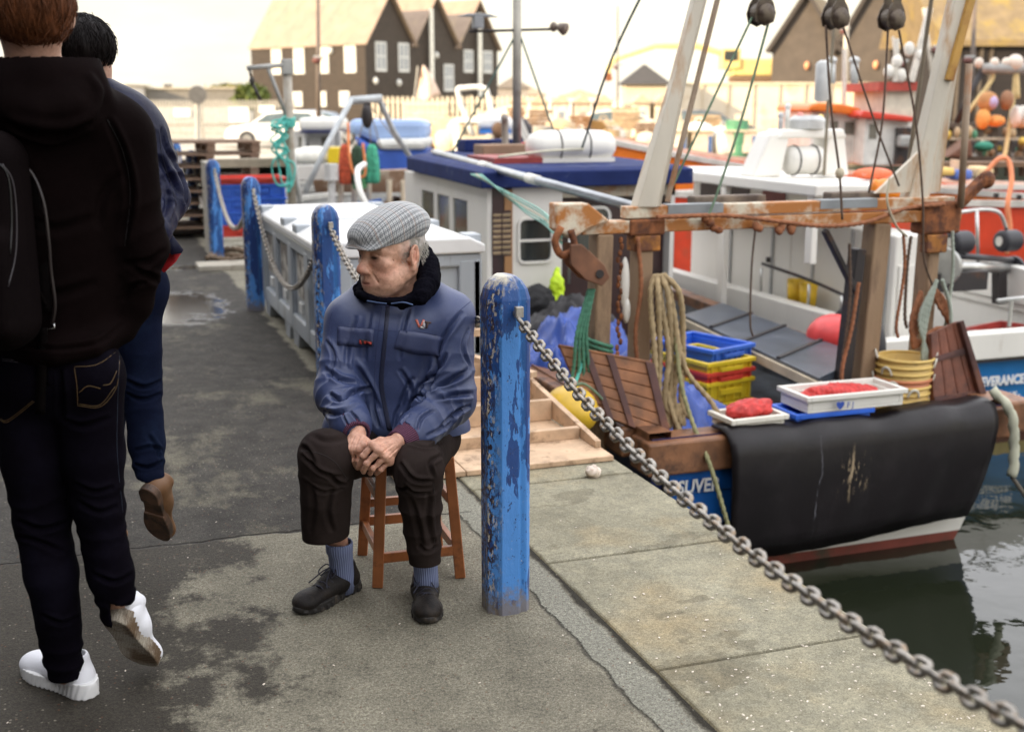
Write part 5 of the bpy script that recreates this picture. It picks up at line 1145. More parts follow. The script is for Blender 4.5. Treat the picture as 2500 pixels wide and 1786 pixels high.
# --- right-hand huts: gable walls step nearer to the right
D2=66.; R0=np.array([(1880-CX)/2990*D2,D2,0]); gr_=np.array([.93,-.36,0]); sr=np.array([.36,.93,0])
Hr=cth('harbour_huts','row of tall black huts with yellow sunlit roofs at the upper right','building',R0)
def pr(u,v,z): return R0+gr_*u+sr*v+np.array([0,0,z])
us=[0,3.4,7.0]; wd=[3.4,3.6,4.2]; ev=[4.6,4.5,4.6]; ap=[7.3,7.9,8.6]
for k in range(3):
    u0=us[k]; w=wd[k]; b=CB(); fr=[pr(u0,0,-.5),pr(u0+w,0,-.5),pr(u0+w,0,ev[k]),pr(u0+w/2,0,ap[k]),pr(u0,0,ev[k])]; bk=[p+sr*8 for p in fr]; b.add(fr+bk,[(0,1,2,3,4),(9,8,7,6,5),(0,5,6,1),(1,6,7,2),(2,7,8,3),(3,8,9,4),(4,9,5,0)]); b.build('wall',P('grey_boards',(.075,.060,.048),.7,streak=False,scale=2),Hr)
    for (ua,za,ub,zb) in ((u0-.25,ev[k]-.3,u0+w/2,ap[k]+.05),(u0+w/2,ap[k]+.05,u0+w+.25,ev[k]-.3)):
        b=CB(); q=[pr(ua,-.3,za+.15),pr(ub,-.3,zb+.15),pr(ub,8.2,zb+.15),pr(ua,8.2,za+.15)]; b.add(q+[x-np.array([0,0,.14]) for x in q],[(0,1,2,3),(7,6,5,4),(0,4,5,1),(1,5,6,2),(2,6,7,3),(3,7,4,0)]); b.build('roof',ROOF2,Hr)
    b=CB(); b.beam(pr(u0-.25,-.34,ev[k]-.3),pr(u0+w/2,-.34,ap[k]+.05),.12,.22); b.beam(pr(u0+w/2,-.34,ap[k]+.05),pr(u0+w+.25,-.34,ev[k]-.3),.12,.22); b.build('barge_board',P('dark_barge',(.03,.022,.018),.6),Hr)
    b=CB(); b.ell(pr(u0+w*.55,-.12,3.6),(.14,.14,.22)); b.build('wall_lamp',P('warm_globe',(.75,.35,.18),.5),Hr,smooth=True)
H2r=cth('harbour_hut','big black hut with a broad sunlit yellow tiled roof cut by the right edge','building',J3(2420,200,50))
b=CB(); a0=J3(2322,100,50)[0]; z_=J3(2322,92,50)[2]; b.bb((a0,50,-.5),(a0+9,58,z_)); b.build('wall',boards('tarred_boards_dark',(.016,.012,.011),.7),H2r)
b=CB(); zt_=z_+3.2; b.add([(a0-.4,49.6,z_-.1),(a0+10,49.6,z_-.1),(a0+10,53.5,zt_),(a0-.4-.9,53.5,zt_),(a0-.4,49.6,z_-.35),(a0+10,49.6,z_-.35),(a0+10,58.4,z_-.1),(a0-.4,58.4,z_-.1)],[(0,1,2,3),(3,2,6,7),(0,4,5,1),(0,3,7),(4,0,7),(4,7,6,5)])
b.build('roof',ROOF2,H2r)
for x_ in (.3,1.2,1.6):
    b=CB(); b.bb((a0+x_,49.9,-.3),(a0+x_+.12,49.98,z_-.3)); b.build('downpipe',P('pipe_brown',(.10,.08,.06),.6),H2r)
# --- long low building, hedge, fence, sign, car
b=CB(); b.pbox(306,592,217,262,95,8); o=b.build('wall',P('grey_cladding',(.17,.16,.14),.7)); o.name='long_shed'; 
t=cth('long_shed','long low grey flat-roofed shed on the left horizon','shed',J3(450,250,95)); o.name='wall'; mw=o; mw.parent=t; mw.location=-Vector(t.location)
b=CB(); b.pbox(300,596,213,217.5,94.8,8.4); b.build('roof',P('roof_edge',(.42,.38,.30),.7),t)
for x in (320,400): b=CB(); b.pbox(x,x+12,206,213,96,1); b.build('roof_vent',IRON,t)
t=cth('white_block','plain white block beyond the navy-jacketed walker','building',J3(280,230,90)); b=CB(); b.pbox(225,304,208,262,90,6); b.build('wall',P('white_render',(.72,.68,.6),.8),t); b=CB(); b.pbox(222,307,205,208.5,89.8,6.4); b.build('roof',CRM,t)
LEAF=P('hedge_leaf',(.10,.13,.025),.8,var=.5,scale=3)
def bushy(name,label,cat,c,r,n,seed,m=LEAF,kind=None,sz=.16):
    rg=np.random.RandomState(seed); b=CB()
    for i in range(n):
        d=rg.normal(size=3); d/=np.linalg.norm(d); p=np.array(c)+d*np.array(r)*rg.uniform(.5,1)**.5; u=rg.normal(size=3)*sz; w=rg.normal(size=3)*sz; b.add([p-u,p+w,p+u,p-w],[(0,1,2,3)])
    o=b.build(name,m,origin=c); return setp(o,label,cat,kind=kind)
bushy('hedge','green bush between the long grey shed and the gabled building','bush',J3(615,236,80),(1.1,1.0,.75),700,4)
bushy('bush','yellow-green scrub low on the horizon left of the gabled building','bush',J3(560,226,110),(2.4,1,.7),500,6,P('scrub',(.20,.19,.05),.8))
def fence(label,x0,x1,d,ztop,zb,step,w,m,gr=None):
    t=cth('palisade_fence',label,'fence',(x0,d)); b=CB()
    for x in np.arange(x0,x1,step): b.bb((x,d,zb),(x+w,d+.03,ztop)); b.add([(x,d,ztop),(x+w,d,ztop),(x+w/2,d+.015,ztop+.08)],[(0,1,2)])
    b.build('palings',m,t)
    for z in (zb+.25,ztop-.25): b=CB(); b.bb((x0,d+.031,z),(x1,d+.07,z+.06)); b.build('rail',m,t)
    b=CB()
    for x in np.arange(x0,x1,2.7): 
        b=CB(); b.bb((x,d+.071,zb-.1),(x+.1,d+.16,ztop+.1)); b.build('post',m,t)
    return t
FW=P('galv_fence',(.40,.38,.33),.5,.2,bump=0)
fence('long pale palisade fence on the left, behind the parked car',J3(215,300,58)[0],J3(720,300,58)[0],58,1.75,-.02,.14,.07,FW)
fence('cream picket fence below the dark gables',J3(895,250,64)[0],J3(1320,250,64)[0],64,1.95,-.02,.26,.13,P('cream_picket',(.62,.55,.42),.7))
for k,(x0,x1,y0,y1) in enumerate(((425,463,265,285),(560,606,262,298),(632,670,258,276))):
    b=CB(); b.pbox(x0,x1,y0,y1,57.8,.04); setp(b.build('fence_sign',P('sign_white',(.78,.76,.70),.5),origin=J3(x0,y1,57.8)),['small white board on the palisade fence','large white board on the palisade fence','white board on the fence nearest the davit'][k],'sign')
t=cth('road_sign','dark round sign seen from behind on a grey post at the left','sign',J3(482,320,38)); b=CB(); b.ptube([(482,340,38),(482,212,38)],.075); b.build('post',GS,t); b=CB(); c_=J3(483,232,37.9); b.tube([c_,c_+[0,-.05,0]],.28,20); b.build('disc',P('sign_back',(.09,.09,.09),.5),t)
def car(label,x,d,L_,m,h=1.35,flip=False):
    t=cth('parked_car',label,'car',(x+L_/2,d)); b=CB(); s=L_/4.2
    pr_=[(0,.35),(.05,.62),(.25,.78),(1.0,.88),(1.55,1.28),(2.3,1.38),(3.2,1.34),(3.75,1.0),(4.15,.92),(4.2,.5),(4.15,.25),(.1,.25)]
    if flip: pr_=[(4.2-a,c) for a,c in pr_][::-1]
    b.prism([(x+a*s,c) for a,c in pr_],d,d+1.7,'y'); b.build('body',m,t,bevel=.06)
    gp=[(1.15,.92),(1.62,1.24),(2.3,1.31),(3.15,1.28),(3.6,.98)]
    if flip: gp=[(4.2-a,c) for a,c in gp][::-1]
    b=CB(); b.prism([(x+a*s,c) for a,c in gp],d-.012,d+.02,'y'); b.build('side_window',P('car_glass',(.12,.16,.18),.1,bump=0),t)
    for a in (.85,3.35):
        b=CB(); b.tube([(x+a*s,d-.03,.31),(x+a*s,d+.2,.31)],.31,20); wl=b.build('wheel',P('tyre',(.02,.02,.024),.6),t); b=CB(); b.tube([(x+a*s,d-.04,.31),(x+a*s,d-.031,.31)],.18,14); b.build('rim',STEEL,wl)
car('white car parked by the palisade fence, behind the pallets',J3(545,300,46)[0],46,4.3,P('car_white',(.78,.77,.74),.2,bump=0,var=.02))
car('grey-blue car half hidden behind the davit post',J3(640,300,50)[0],50,4.4,P('car_blue_grey',(.25,.32,.40),.2,bump=0,var=.02),flip=True)
# --- sand bank, excavator and yard
def heap(name,label,c,r,m,seed,cat='heap',kind=None):
    rg=np.random.RandomState(seed); n=28; a=np.linspace(0,2*math.pi,n,endpoint=False); b=CB(); rs=[]
    for k,(s,z) in enumerate(((1,0),(.93,.35),(.8,.65),(.6,.86),(.3,.98),(.02,1.0))):
        q=1+.10*np.sin(a*3+seed)+.05*np.sin(a*7+k); rs.append(np.stack([c[0]+r[0]*s*q*np.cos(a),c[1]+r[1]*s*q*np.sin(a),c[2]+r[2]*z*(1+.06*np.sin(a*5))],1))
    b.rings(rs); o=b.build(name,m,smooth=True,origin=c); return setp(o,label,cat,kind=kind)
SANDM=P('sand',(.66,.59,.47),.95,var=.12,scale=.8,dirt=(.48,.38,.25),damt=.4,dscale=.7,bump=.3,bscale=3)
t=cth('aggregate_wall','long pale concrete bay wall under the excavator','wall',J3(1800,320,62)); b=CB(); b.pbox(1640,2175,206,345,62,.6); b.build('panel',SANDM,t); b=CB(); b.pbox(1636,2180,201,206.5,61.9,.8); b.build('coping',CRM,t)
for k in range(9): b=CB(); x=1650+k*62; b.pbox(x,x+5,207,345,61.85,.14); b.build('rib',CRM,t)
heap('sand_heap','big heap of pale sand behind the bay wall',(J3(1880,230,72)[0],72.,0),(8,6,2.7),SANDM,3); heap('sand_heap','lower sand heap at the left end of the bay wall',(J3(1500,230,75)[0],75.,0),(9,5,1.9),SANDM,5)
YX=P('plant_yellow',(.72,.56,.22),.45,dirt=(.5,.3,.05),damt=.3); t=cth('excavator','yellow tracked excavator on the sand heap with its boom stretched left','excavator',J3(1850,180,70))  # excavator yellow lightened, warm haze put into its colour
b=CB(); b.pbox(1788,1898,143,185,70,2.4); b.build('body',YX,t,bevel=.08); b=CB(); b.pbox(1762,1810,118,168,69.8,1.3); b.build('cab',YX,t,bevel=.06); b=CB(); b.pbox(1768,1802,124,148,69.75,.04); b.build('window',GLASS,t)
b=CB(); b.ptube([(1800,140,70.5),(1700,112,70.5),(1600,112,70.5),(1500,146,70.5)],[.16,.2,.17,.13],8); b.build('boom',YX,t); b=CB(); b.ptube([(1505,142,70.5),(1486,165,70.5),(1484,188,70.5)],.16,8); b.build('dipper',YX,t); b=CB(); b.ppoly([(1478,180),(1492,178),(1496,196),(1482,200)],70.2,.7); b.build('bucket',RUST,t)
for dd_ in (69.7,72.0): b=CB(); b.pbox(1780,1900,186,202,dd_,.5); b.build('track',P('track_brown',(.16,.10,.06),.8),t,bevel=.15)
t=cth('kiosk','small kiosk with a dark pyramid roof behind the white derrick','kiosk',J3(1572,260,60)); c_=J3(1572,207,60); b=CB(); rs=[]; 
b.rings([np.array([(c_[0]-1.25,58.8,c_[2]),(c_[0]+1.25,58.8,c_[2]),(c_[0]+1.25,61.3,c_[2]),(c_[0]-1.25,61.3,c_[2])]),np.array([(c_[0]-.05,59.9,c_[2]+.95),(c_[0]+.05,59.9,c_[2]+.95),(c_[0]+.05,60.1,c_[2]+.95),(c_[0]-.05,60.1,c_[2]+.95)])]); b.build('roof',P('dark_slate',(.055,.05,.045),.7),t)
b=CB(); b.bb((c_[0]-1.0,59.1,-.02),(c_[0]+1.0,61,c_[2])); b.build('wall',CRM,t)
# beach huts / stalls
rs_=np.random.RandomState(21)
cols=[(.66,.60,.48),(.62,.52,.38),(.70,.64,.54),(.58,.50,.40),(.68,.56,.40)]
HL=['cream stall, first from the left of the row behind the mast','buff stall, second in the row behind the mast','white stall, third in the row, just right of the mast','tan stall, fourth in the row right of the mast','pale orange stall at the right end of the row','cream stall left of the kiosk','buff stall right of the kiosk']
for k in range(7):
    x=1265+k*52+ (40 if k>=5 else 0); t=cth('stall',HL[k],'stall',J3(x,330,56)); m_=P('stall_%d'%(k%5),cols[k%5],.8,dirt=(.4,.3,.2),damt=.3); b=CB(); b.pbox(x-20,x+22,252,322,56,2.2); b.build('wall',m_,t)
    a=J3(x-24,252,56); c2=J3(x+26,252,56); b=CB(); b.prism([(a[0],a[2]),(c2[0],c2[2]),((a[0]+c2[0])/2,a[2]+.38)],55.8,58.4,'y'); b.build('roof',P('stall_roof',(.50,.38,.26),.8),t)
    b=CB(); b.pbox(x-8,x+8,272,322,55.97,.03); b.build('door',P('stall_door_%d'%(k%3),[(.35,.30,.25),(.55,.5,.42),(.2,.28,.36)][k%3],.6),t)
t=cth('awning','brown canvas awning wedge left of the derrick','awning',J3(1460,330,44)); b=CB(); b.ppoly([(1425,290),(1470,296),(1492,322),(1450,322)],44,1.6); b.build('canvas',P('canvas_brown',(.42,.23,.07),.8),t); b=CB(); b.ptube([(1440,300,44),(1440,345,44)],.03); b.build('pole',GS,t)
# container row on the far quay
FQ=37.6
CLB=[('cream cabin with a blue door on the far quay right of the derrick',1690,1742,322,374,(.62,.52,.40)),('pinkish cabin beside the blue door on the far quay',1768,1850,322,374,(.60,.50,.42)),('narrow white kiosk left of the cream cabin',1640,1678,322,372,(.7,.64,.52))]
for lb,x0,x1,y0,y1,c_ in CLB:
    t=cth('cabin',lb,'cabin',J3((x0+x1)/2,y1,FQ)); m_=P('cabin_%d'%x0,c_,.7,dirt=(.4,.3,.22),damt=.3); b=CB(); b.pbox(x0,x1,y0,y1,FQ,1.6); b.build('wall',m_,t,bevel=.02); b=CB(); b.pbox(x0-3,x1+3,y0-4,y0,FQ-.1,1.8); b.build('roof',CRM,t)
    b=CB(); b.pbox(x1-14,x1-3,y0+10,y1-2,FQ-.03,.025); b.build('door',P('door_blue',(.06,.12,.28),.5),t)
# clutter along the far quay: crates, pots, bags, timber
rs_=np.random.RandomState(77)
ccols=[('white',(.72,.70,.64)),('yellow',(.66,.44,.08)),('brown',(.24,.13,.06)),('blue',(.08,.20,.48)),('orange',(.70,.26,.06)),('grey',(.34,.33,.30)),('green',(.08,.25,.14)),('cream',(.62,.53,.38)),('red',(.55,.07,.04)),('tan',(.45,.32,.18))]
proto={}
def clut(kind,x,z0,d,ci,s,lb):
    nm,cc=ccols[ci]; key=(kind,ci)
    p=J3(x,300,d); loc=c2w(np.array([p[0],d,z0]))
    if key not in proto:
        m_=P('clutter_'+nm,cc,.65,var=.2,dirt=tuple(q*.45 for q in cc),damt=.35,dscale=5)
        if kind=='crate':
            t=thing('quay_crate',lb,'crate',loc,rs_.uniform(0,3),'goods piled on the far quay'); b=MB(); b.bb((-.4,-.3,0),(.4,.3,.05)); 
            for s_ in (-1,1): b.bb((s_*.40-.025,-.3,.05),(s_*.40+.025,.3,.42)); b.bb((-.375,s_*.3-.025,.05),(.375,s_*.3+.025,.42))
            b.build('shell',m_,t,origin=(0,0,0)); b=MB(); b.bb((-.44,-.34,.421),(.44,.34,.46)); b.build('lid',m_,t,origin=(0,0,0))
        elif kind=='bag':
            t=thing('bulk_bag',lb,'bag',loc,rs_.uniform(0,3),'goods piled on the far quay'); b=MB(); a=np.linspace(0,2*math.pi,16,endpoint=False); rr_=[.36,.46,.50,.47,.36,.16]
            b.rings([np.stack([r*np.sign(np.cos(a))*np.abs(np.cos(a))**.7*(1+.05*np.sin(a*3+k)),r*np.sign(np.sin(a))*np.abs(np.sin(a))**.7,np.full(16,z)],1) for k,(r,z) in enumerate(zip(rr_,(0,.15,.45,.75,.92,1.0)))]); b.build('sack',m_,t,origin=(0,0,0),smooth=True)
            b=MB(); b.tube(catmull([(-.2,0,.93),(-.12,0,1.12),(.12,0,1.12),(.2,0,.93)],4),.02,6); b.build('loop',m_,t,origin=(0,0,0))
        elif kind=='pot':
            t=thing('fishing_pot',lb,'pot',loc,rs_.uniform(0,3),'goods piled on the far quay'); b=MB()
            for k in range(4): b.tube([(.3*math.cos(q),.3*math.sin(q)*.8,k*.13) for q in np.linspace(0,2*math.pi,14,endpoint=False)],.022,5,closed=True)
            for q in np.linspace(0,2*math.pi,8,endpoint=False): b.tube([(.3*math.cos(q),.24*math.sin(q),0),(.3*math.cos(q),.24*math.sin(q),.39)],.018,5)
            b.build('frame',m_,t,origin=(0,0,0)); b=MB(); b.cyl((0,0,.02),(0,0,.37),.26,.24,n=14); b.build('netting',P('pot_net',(.10,.08,.05),.9),t,origin=(0,0,0))
        elif kind=='drum':
            t=thing('drum',lb,'drum',loc,0,'goods piled on the far quay'); b=MB(); b.tube([(0,0,0),(0,0,.3),(0,0,.31),(0,0,.6),(0,0,.61),(0,0,.9)],[.29,.29,.305,.305,.29,.29],16); b.build('barrel',m_,t,origin=(0,0,0)); b=MB(); b.cyl((.12,0,.9),(.12,0,.93),.04,n=8); b.build('cap',IRON,t,origin=(0,0,0))
        proto[key]=t
    else: t=dup(proto[key],tuple(loc),rs_.uniform(0,3),lb)
    t.scale=(s,)*3; return t
k=0; kk=['crate','bag','pot','drum']; kn={'crate':'crate','bag':'bulk bag','pot':'fishing pot','drum':'drum'}
seen={}
spots=['behind the funnel of the navy boat','beside the roof mast','left of the white derrick','under the pale stalls','in front of the bay wall','left of the radar arch','by the cream cabin','beyond the blue tarpaulin','near the picket fence','below the dark gables','by the kiosk','at the quay rim']
for row,(d0,d1,x0,x1,n) in enumerate(((37.8,39,1110,2000,46),(40,46,960,1720,46),(47,54,900,1700,34))):
    for i in range(n):
        x=x0+(x1-x0)*(i+.5)/n+rs_.uniform(-9,9); d=rs_.uniform(d0,d1); kd=kk[rs_.randint(4)]; ci=rs_.randint(10) if rs_.rand()>.55 else [0,7,9,2,5][rs_.randint(5)]; s=rs_.uniform(.6,1.25)
        if kd=='bag': ci=[0,7,9,0][rs_.randint(4)]
        sp=spots[min(11,int((x-900)/1100*11.99))]; ro=['front row','middle row','back row'][row]
        base='%s %s %s, %s'%(ccols[ci][0],kn[kd],sp,ro); seen[base]=seen.get(base,0)+1
        lb=base+('' if seen[base]==1 else ' (next along to the right)' if seen[base]==2 else ', the smaller of several')
        clut(kd,x,0.03 if row==0 else -.0,d,ci,s,lb)
car('cream van parked behind the stalls left of the derrick',J3(1350,300,52)[0],52,4.6,P('van_cream',(.66,.60,.5),.3,bump=0))
car('dark grey car on the yard right of the kiosk',J3(1600,300,50)[0],50,4.2,P('car_dark',(.08,.08,.09),.2,bump=0),flip=True)
for k,(x0,x1,y0,y1,d) in enumerate(((985,1090,250,300,45),(1290,1345,268,318,43),(1395,1440,282,322,43),(1500,1560,262,318,46),(1610,1660,262,322,44),(1560,1600,300,340,41),(1240,1280,262,300,44),(1690,1760,280,318,43))):
    t=cth('timber_stack',['long cream-boarded shed side below the dark gables','dark timber stack behind the grey mast','low brown timber stack left of the derrick','tall timber stack under the kiosk','brown timber stack at the left end of the bay wall','small stack of planks by the derrick foot','weathered planks left of the mast','grey timber stack in front of the bay wall'][k],'timber stack',J3(x0,y1,d))
    nb=max(3,int((y1-y0)/9)); mm=[CRM,PW,P('stack_brown',(.22,.12,.06),.85,var=.4),P('stack_tan',(.38,.27,.16),.85,var=.35)][k%4]
    for j in range(nb): b=CB(); yy0=y0+(y1-y0)*j/nb; b.pbox(x0+rs_.uniform(-4,4),x1+rs_.uniform(-4,4),yy0+1,yy0+(y1-y0)/nb-1,d+rs_.uniform(-.1,.1),1.1); b.build('layer',mm,t)
# --- flag, masts
t=cth('flag','pale pink feather flag in front of the dark gables','flag',J3(1030,240,50)); b=CB()
g_=[]
for u in np.linspace(0,1,8): g_.append([J3(1017+ (5-12*v)+ (8+58*u*(v)**.75),165+ 75*v + 18*(1-v)*u*0 +(8*math.sin(u*5)),50+.25*math.sin(u*6+v*2)) for v in np.linspace(0.02,1,9)])
b.sheet(np.array(g_)); b.build('cloth',P('flag_pink',(.68,.52,.42),.8,dirt=(.55,.45,.55),damt=.35,dscale=2),t,smooth=True,solid=.02); b=CB(); b.ptube([(1003,330,50),(1020,162,50)],.03); b.build('pole',GS,t)
for lb,x,y0,y1,d,r,xt in (('tall thin mast in front of the gabled building, red tackle on it',778,300,-20,32,.075,776),('far thin mast above the stalls',1508,300,15,60,.06,1508),('white pole leaning before the right-hand huts',2290,210,20,30,.07,2255+0),('second white pole leaning before the right-hand huts',2205,210,90,30,.06,2180),('tall grey pole right of the rusty derrick',2368,290,-10,30,.08,2380),('cream mast behind the middle pulley',2063,150,-10,45,.12,2068)):
    t=cth('mast',lb,'mast',J3(x,y0,d)); b=CB(); b.ptube([(x,y0+70,d),(xt,y1,d)],[r,r*.6]); b.build('pole',P('mast_pale',(.55,.50,.42),.5) if 'tall' not in lb else P('mast_dark',(.13,.10,.08),.6),t,smooth=True)
    b=CB(); b.ptube([(x-12,y0*.5+y1*.5,d-.05),(x+12,y0*.5+y1*.5,d-.05)],.04); b.build('crosstree',GS,t); b=CB(); b.ell(J3(x-5,y0*.5+y1*.5+8,d-.1),(.12,.08,.08)); b.build('tackle',P('tackle_red',(.14,.05,.04),.6),t)
# ================================================================ MOORED BOATS FURTHER OFF
def fboat(label,cx,wl,d,L_,beam,fb,m,heading=0.,sheer=.3,mc=None,deck=True,nm='moored_boat'):
    """simple hull, centre given by picture column and distance; heading turns it on the plan"""
    c=J3(cx,300,d); c=np.array([c[0],d,0.]); t=cth(nm,label,'boat',c); b=CB(); n=16; A=[];Bq=[]; T_=[]
    ch,sh=math.cos(heading),math.sin(heading)
    def W_(x,y,z): return [c[0]+x*ch-y*sh,c[1]+x*sh+y*ch,z]
    for i in range(n+1):
        s=i/n; x=-L_/2+L_*s; k=(1 if s<.5 else max(.02,math.cos((s-.5)*math.pi)**.7)); zt=WZ+fb+sheer*s*s*2; rr_=np.linspace(0,1,5)
        A.append([W_(x,-beam/2*k*(1-.25*q*q),zt+(WZ-.3-zt)*q) for q in rr_]); Bq.append([W_(x,beam/2*k*(1-.25*q*q),zt+(WZ-.3-zt)*q) for q in rr_]); T_.append([W_(x,-beam/2*k*.96,zt-.12),W_(x,beam/2*k*.96,zt-.12)])
    b.sheet(np.array(A)); b.sheet(np.array(Bq)[:,::-1]); b.sheet(np.array([A[0],Bq[0]])); b.build('hull',m,t)
    b=CB(); b.sheet(np.array(T_)); b.build('deck',mc or GREYD,t)
    b=CB(); g_=np.array([[a[0],[a[0][0],a[0][1],a[0][2]+.07]] for a in A]); b.sheet(g_); g_=np.array([[a[0],[a[0][0],a[0][1],a[0][2]+.07]] for a in Bq]); b.sheet(g_[:,::-1]); b.build('gunwale',P('gunwale_pale',(.6,.58,.52),.5),t,solid=.08)
    t['c']=0; del t['c']; return t,W_
def house(t,x0,x1,y0,y1,d,dep,m,mr=None,wins=(),roofh=6,name='wheelhouse'):
    b=CB(); b.pbox(x0,x1,y0,y1,d,dep); o=b.build(name,m,t,bevel=.03)
    if mr: b=CB(); b.pbox(x0-6,x1+6,y0-roofh,y0+.5,d-.12,dep+.24); b.build('roof',mr,t,bevel=.03)
    for (a,b_,c_,e) in wins: q=CB(); q.pbox(a,b_,c_,e,d-.02,.018); q.build('window',P('boat_glass',(.16,.15,.12),.12,bump=0),t)
    return o
# 1 gantry boat with hanging nets
G1,_=fboat('small grey boat with a steel gantry and coloured nets hung under it',860,0,17.5,6.5,2.4,1.25,P('hull_grey_white',(.50,.50,.47),.5,dirt=(.25,.2,.15),damt=.35),heading=.5)
PG=P('gantry_grey',(.46,.49,.50),.45,.2,dirt=(.3,.3,.28),damt=.3)
b=CB(); b.ptube([(745,468,16.),(800,352,16.3),(858,243,16.6)],.040,10); b.build('gantry_leg',PG,G1,smooth=True)
b=CB(); b.ptube([(1012,400,18.2),(960,320,17.6),(925,242,16.9)],.040,10); b.build('gantry_leg',PG,G1,smooth=True)
b=CB(); b.ptube([(852,246,16.6),(930,240,16.9)],.055,10); b.build('gantry_beam',PG,G1,smooth=True)
b=CB(); b.ppoly([(700,405),(828,402),(822,438),(706,440)],16.6,.12); b.build('bulwark',WHITE,G1); b=CB(); b.ppoly([(760,425),(1010,415),(1000,470),(770,470)],16.9,.5); b.build('side_rack',P('rack_brown',(.22,.13,.08),.8,dirt=(.45,.40,.32),damt=.4,dscale=6),G1)
for x in (832,865,900,950,985): b=CB(); b.ptube([(x,440,16.7),(x,520,16.7)],.04); b.build('rack_post',PALE,G1)
b=CB(); b.ptube([(820,515,16.5),(932,488,16.5),(938,512,16.5)],.01); b.ppoly([(815,507),(925,488),(925,512),(815,512)],16.4,.3); b.build('blue_rail',BBLUE,G1)
b=CB(); b.ptube([(808,545,16.3),(812,400,16.3)],.05); b.tube([J3(808,400,16.3),J3(809,440,16.3)],.10,10); b.build('bollard_post',P('post_white',(.6,.6,.58),.5),G1)
NETC=[('red',(.50,.09,.04),828,858,352,450),('dark green',(.035,.07,.04),856,890,355,450),('bright green',(.10,.32,.14),862,893,395,462),('sea green',(.06,.35,.22),893,925,352,448)]
for nm,cc,x0,x1,y0,y1 in NETC:
    c_=J3((x0+x1)/2,(y0+y1)/2,16.4); w_=(J3(x1,300,16.4)[0]-J3(x0,300,16.4)[0])/2; h_=(J3(x0,y0,16.4)[2]-J3(x0,y1,16.4)[2])/2; a=np.linspace(0,2*math.pi,24,endpoint=False); b=CB(); rs=[]
    for z,k in ((1,.35),(.8,.75),(.3,.95),(-.3,1.05),(-.85,1.1),(-1,.8)): rs.append(np.stack([c_[0]+w_*k*np.cos(a)*(1+.10*np.sin(a*6)),c_[1]+w_*.6*k*np.sin(a)*(1+.2*np.sin(a*5+1)),np.full(24,c_[2]+h_*z)],1))
    b.rings(rs); setp(b.build('net',P('net_'+nm.replace(' ','_'),cc,.9,var=.5,scale=25,bump=.8,bscale=60),smooth=True,origin=c_),nm+' trawl net hung from the grey gantry','net','nets hung from the gantry')
t=cth('orange_rope','orange rope looping over the hanging nets','rope',J3(870,430,16.2)); b=CB(); b.tube(catmull([J3(850,300,16.6),J3(852,370,16.3),J3(862,420,16.2),J3(880,432,16.2),J3(892,420,16.2),J3(886,350,16.3)],6),.018,6); b.build('strand',P('rope_orange',(.70,.22,.07),.8),t,smooth=True)
b=CB(); b.ptube([(895,250,16.8),(896,300,16.7)],.05); b.ell(J3(896,285,16.6),(.08,.05,.16)); b.build('tackle_block',IRON,G1,smooth=True)
for x in (870,905,930,980): b=CB(); b.ptube([(900,255,16.8),(x,360,17)],.008,5); b.build('fall_rope',P('rope_grey',(.3,.25,.2),.8),G1)
# 2 blue covered boat
G2,_=fboat('boat under big pale and deep blue tarpaulins behind the hanging nets',960,0,22,6,2.6,1.1,BBLUE,heading=.2)
def cover(parent,pts,d,dep,m,nm='cover'):
    b=CB(); f_=np.array([J3(x,y,d) for x,y in pts]); n=len(f_); bk=f_.copy(); bk[:,1]+=dep; bk[:,2]=f_[:,2].mean()+(f_[:,2]-f_[:,2].mean())*.9; b.rings([f_,bk]); return b.build(nm,m,parent,bevel=.12)
TL=P('tarp_pale_blue',(.30,.42,.66),.5,var=.15,scale=2,bump=.4,bscale=3); TW=P('tarp_white',(.62,.62,.58),.6); TD_=P('tarp_deep_blue',(.035,.10,.42),.5,var=.25,scale=2,bump=.6,bscale=4)
cover(G2,[(852,290),(1038,292),(1040,345),(920,352),(870,330),(850,330)],21.5,1.6,TL); cover(G2,[(915,340),(1045,338),(1040,366),(925,366)],21.3,1.8,TW); cover(G2,[(865,330),(925,366),(1045,362),(1030,400),(1010,440),(985,462),(930,420),(870,352)],21.4,1.5,TD_)
cover(G2,[(960,468),(1015,452),(1012,500),(968,505)],19.5,.5,P('ochre_cover',(.50,.30,.09),.7),'ochre_bag')
# 3 white boat left, wheelhouse behind the davit
G3,_=fboat('white boat with a small open wheelhouse just right of the davit',770,0,24,7,2.4,1.05,WHITE,heading=.1)
house(G3,712,830,318,395,23,.15,P('cabin_cream',(.62,.60,.55),.5),None,((730,752,335,372),(785,808,335,372)),name='cabin_front')
b=CB(); b.pbox(728,822,288,320,22.7,1.6); b.build('hardtop',WHITE,G3,bevel=.08); b=CB(); b.pbox(732,820,320,324,22.65,1.5); b.build('hardtop_trim',NAVY,G3)
for x in (745,812): b=CB(); b.ptube([(x,325,22.9),(x-6,400,22.9)],.05); b.build('frame_post',WHITE,G3)
b=CB(); b.ell(J3(770,385,21.5),(.55,.4,.20)); b.build('dinghy_cover',P('dinghy',(.66,.65,.58),.6),G3,smooth=True); b=CB(); b.pbox(800,828,360,400,21,.4); b.build('yellow_box',YEL,G3,bevel=.02)
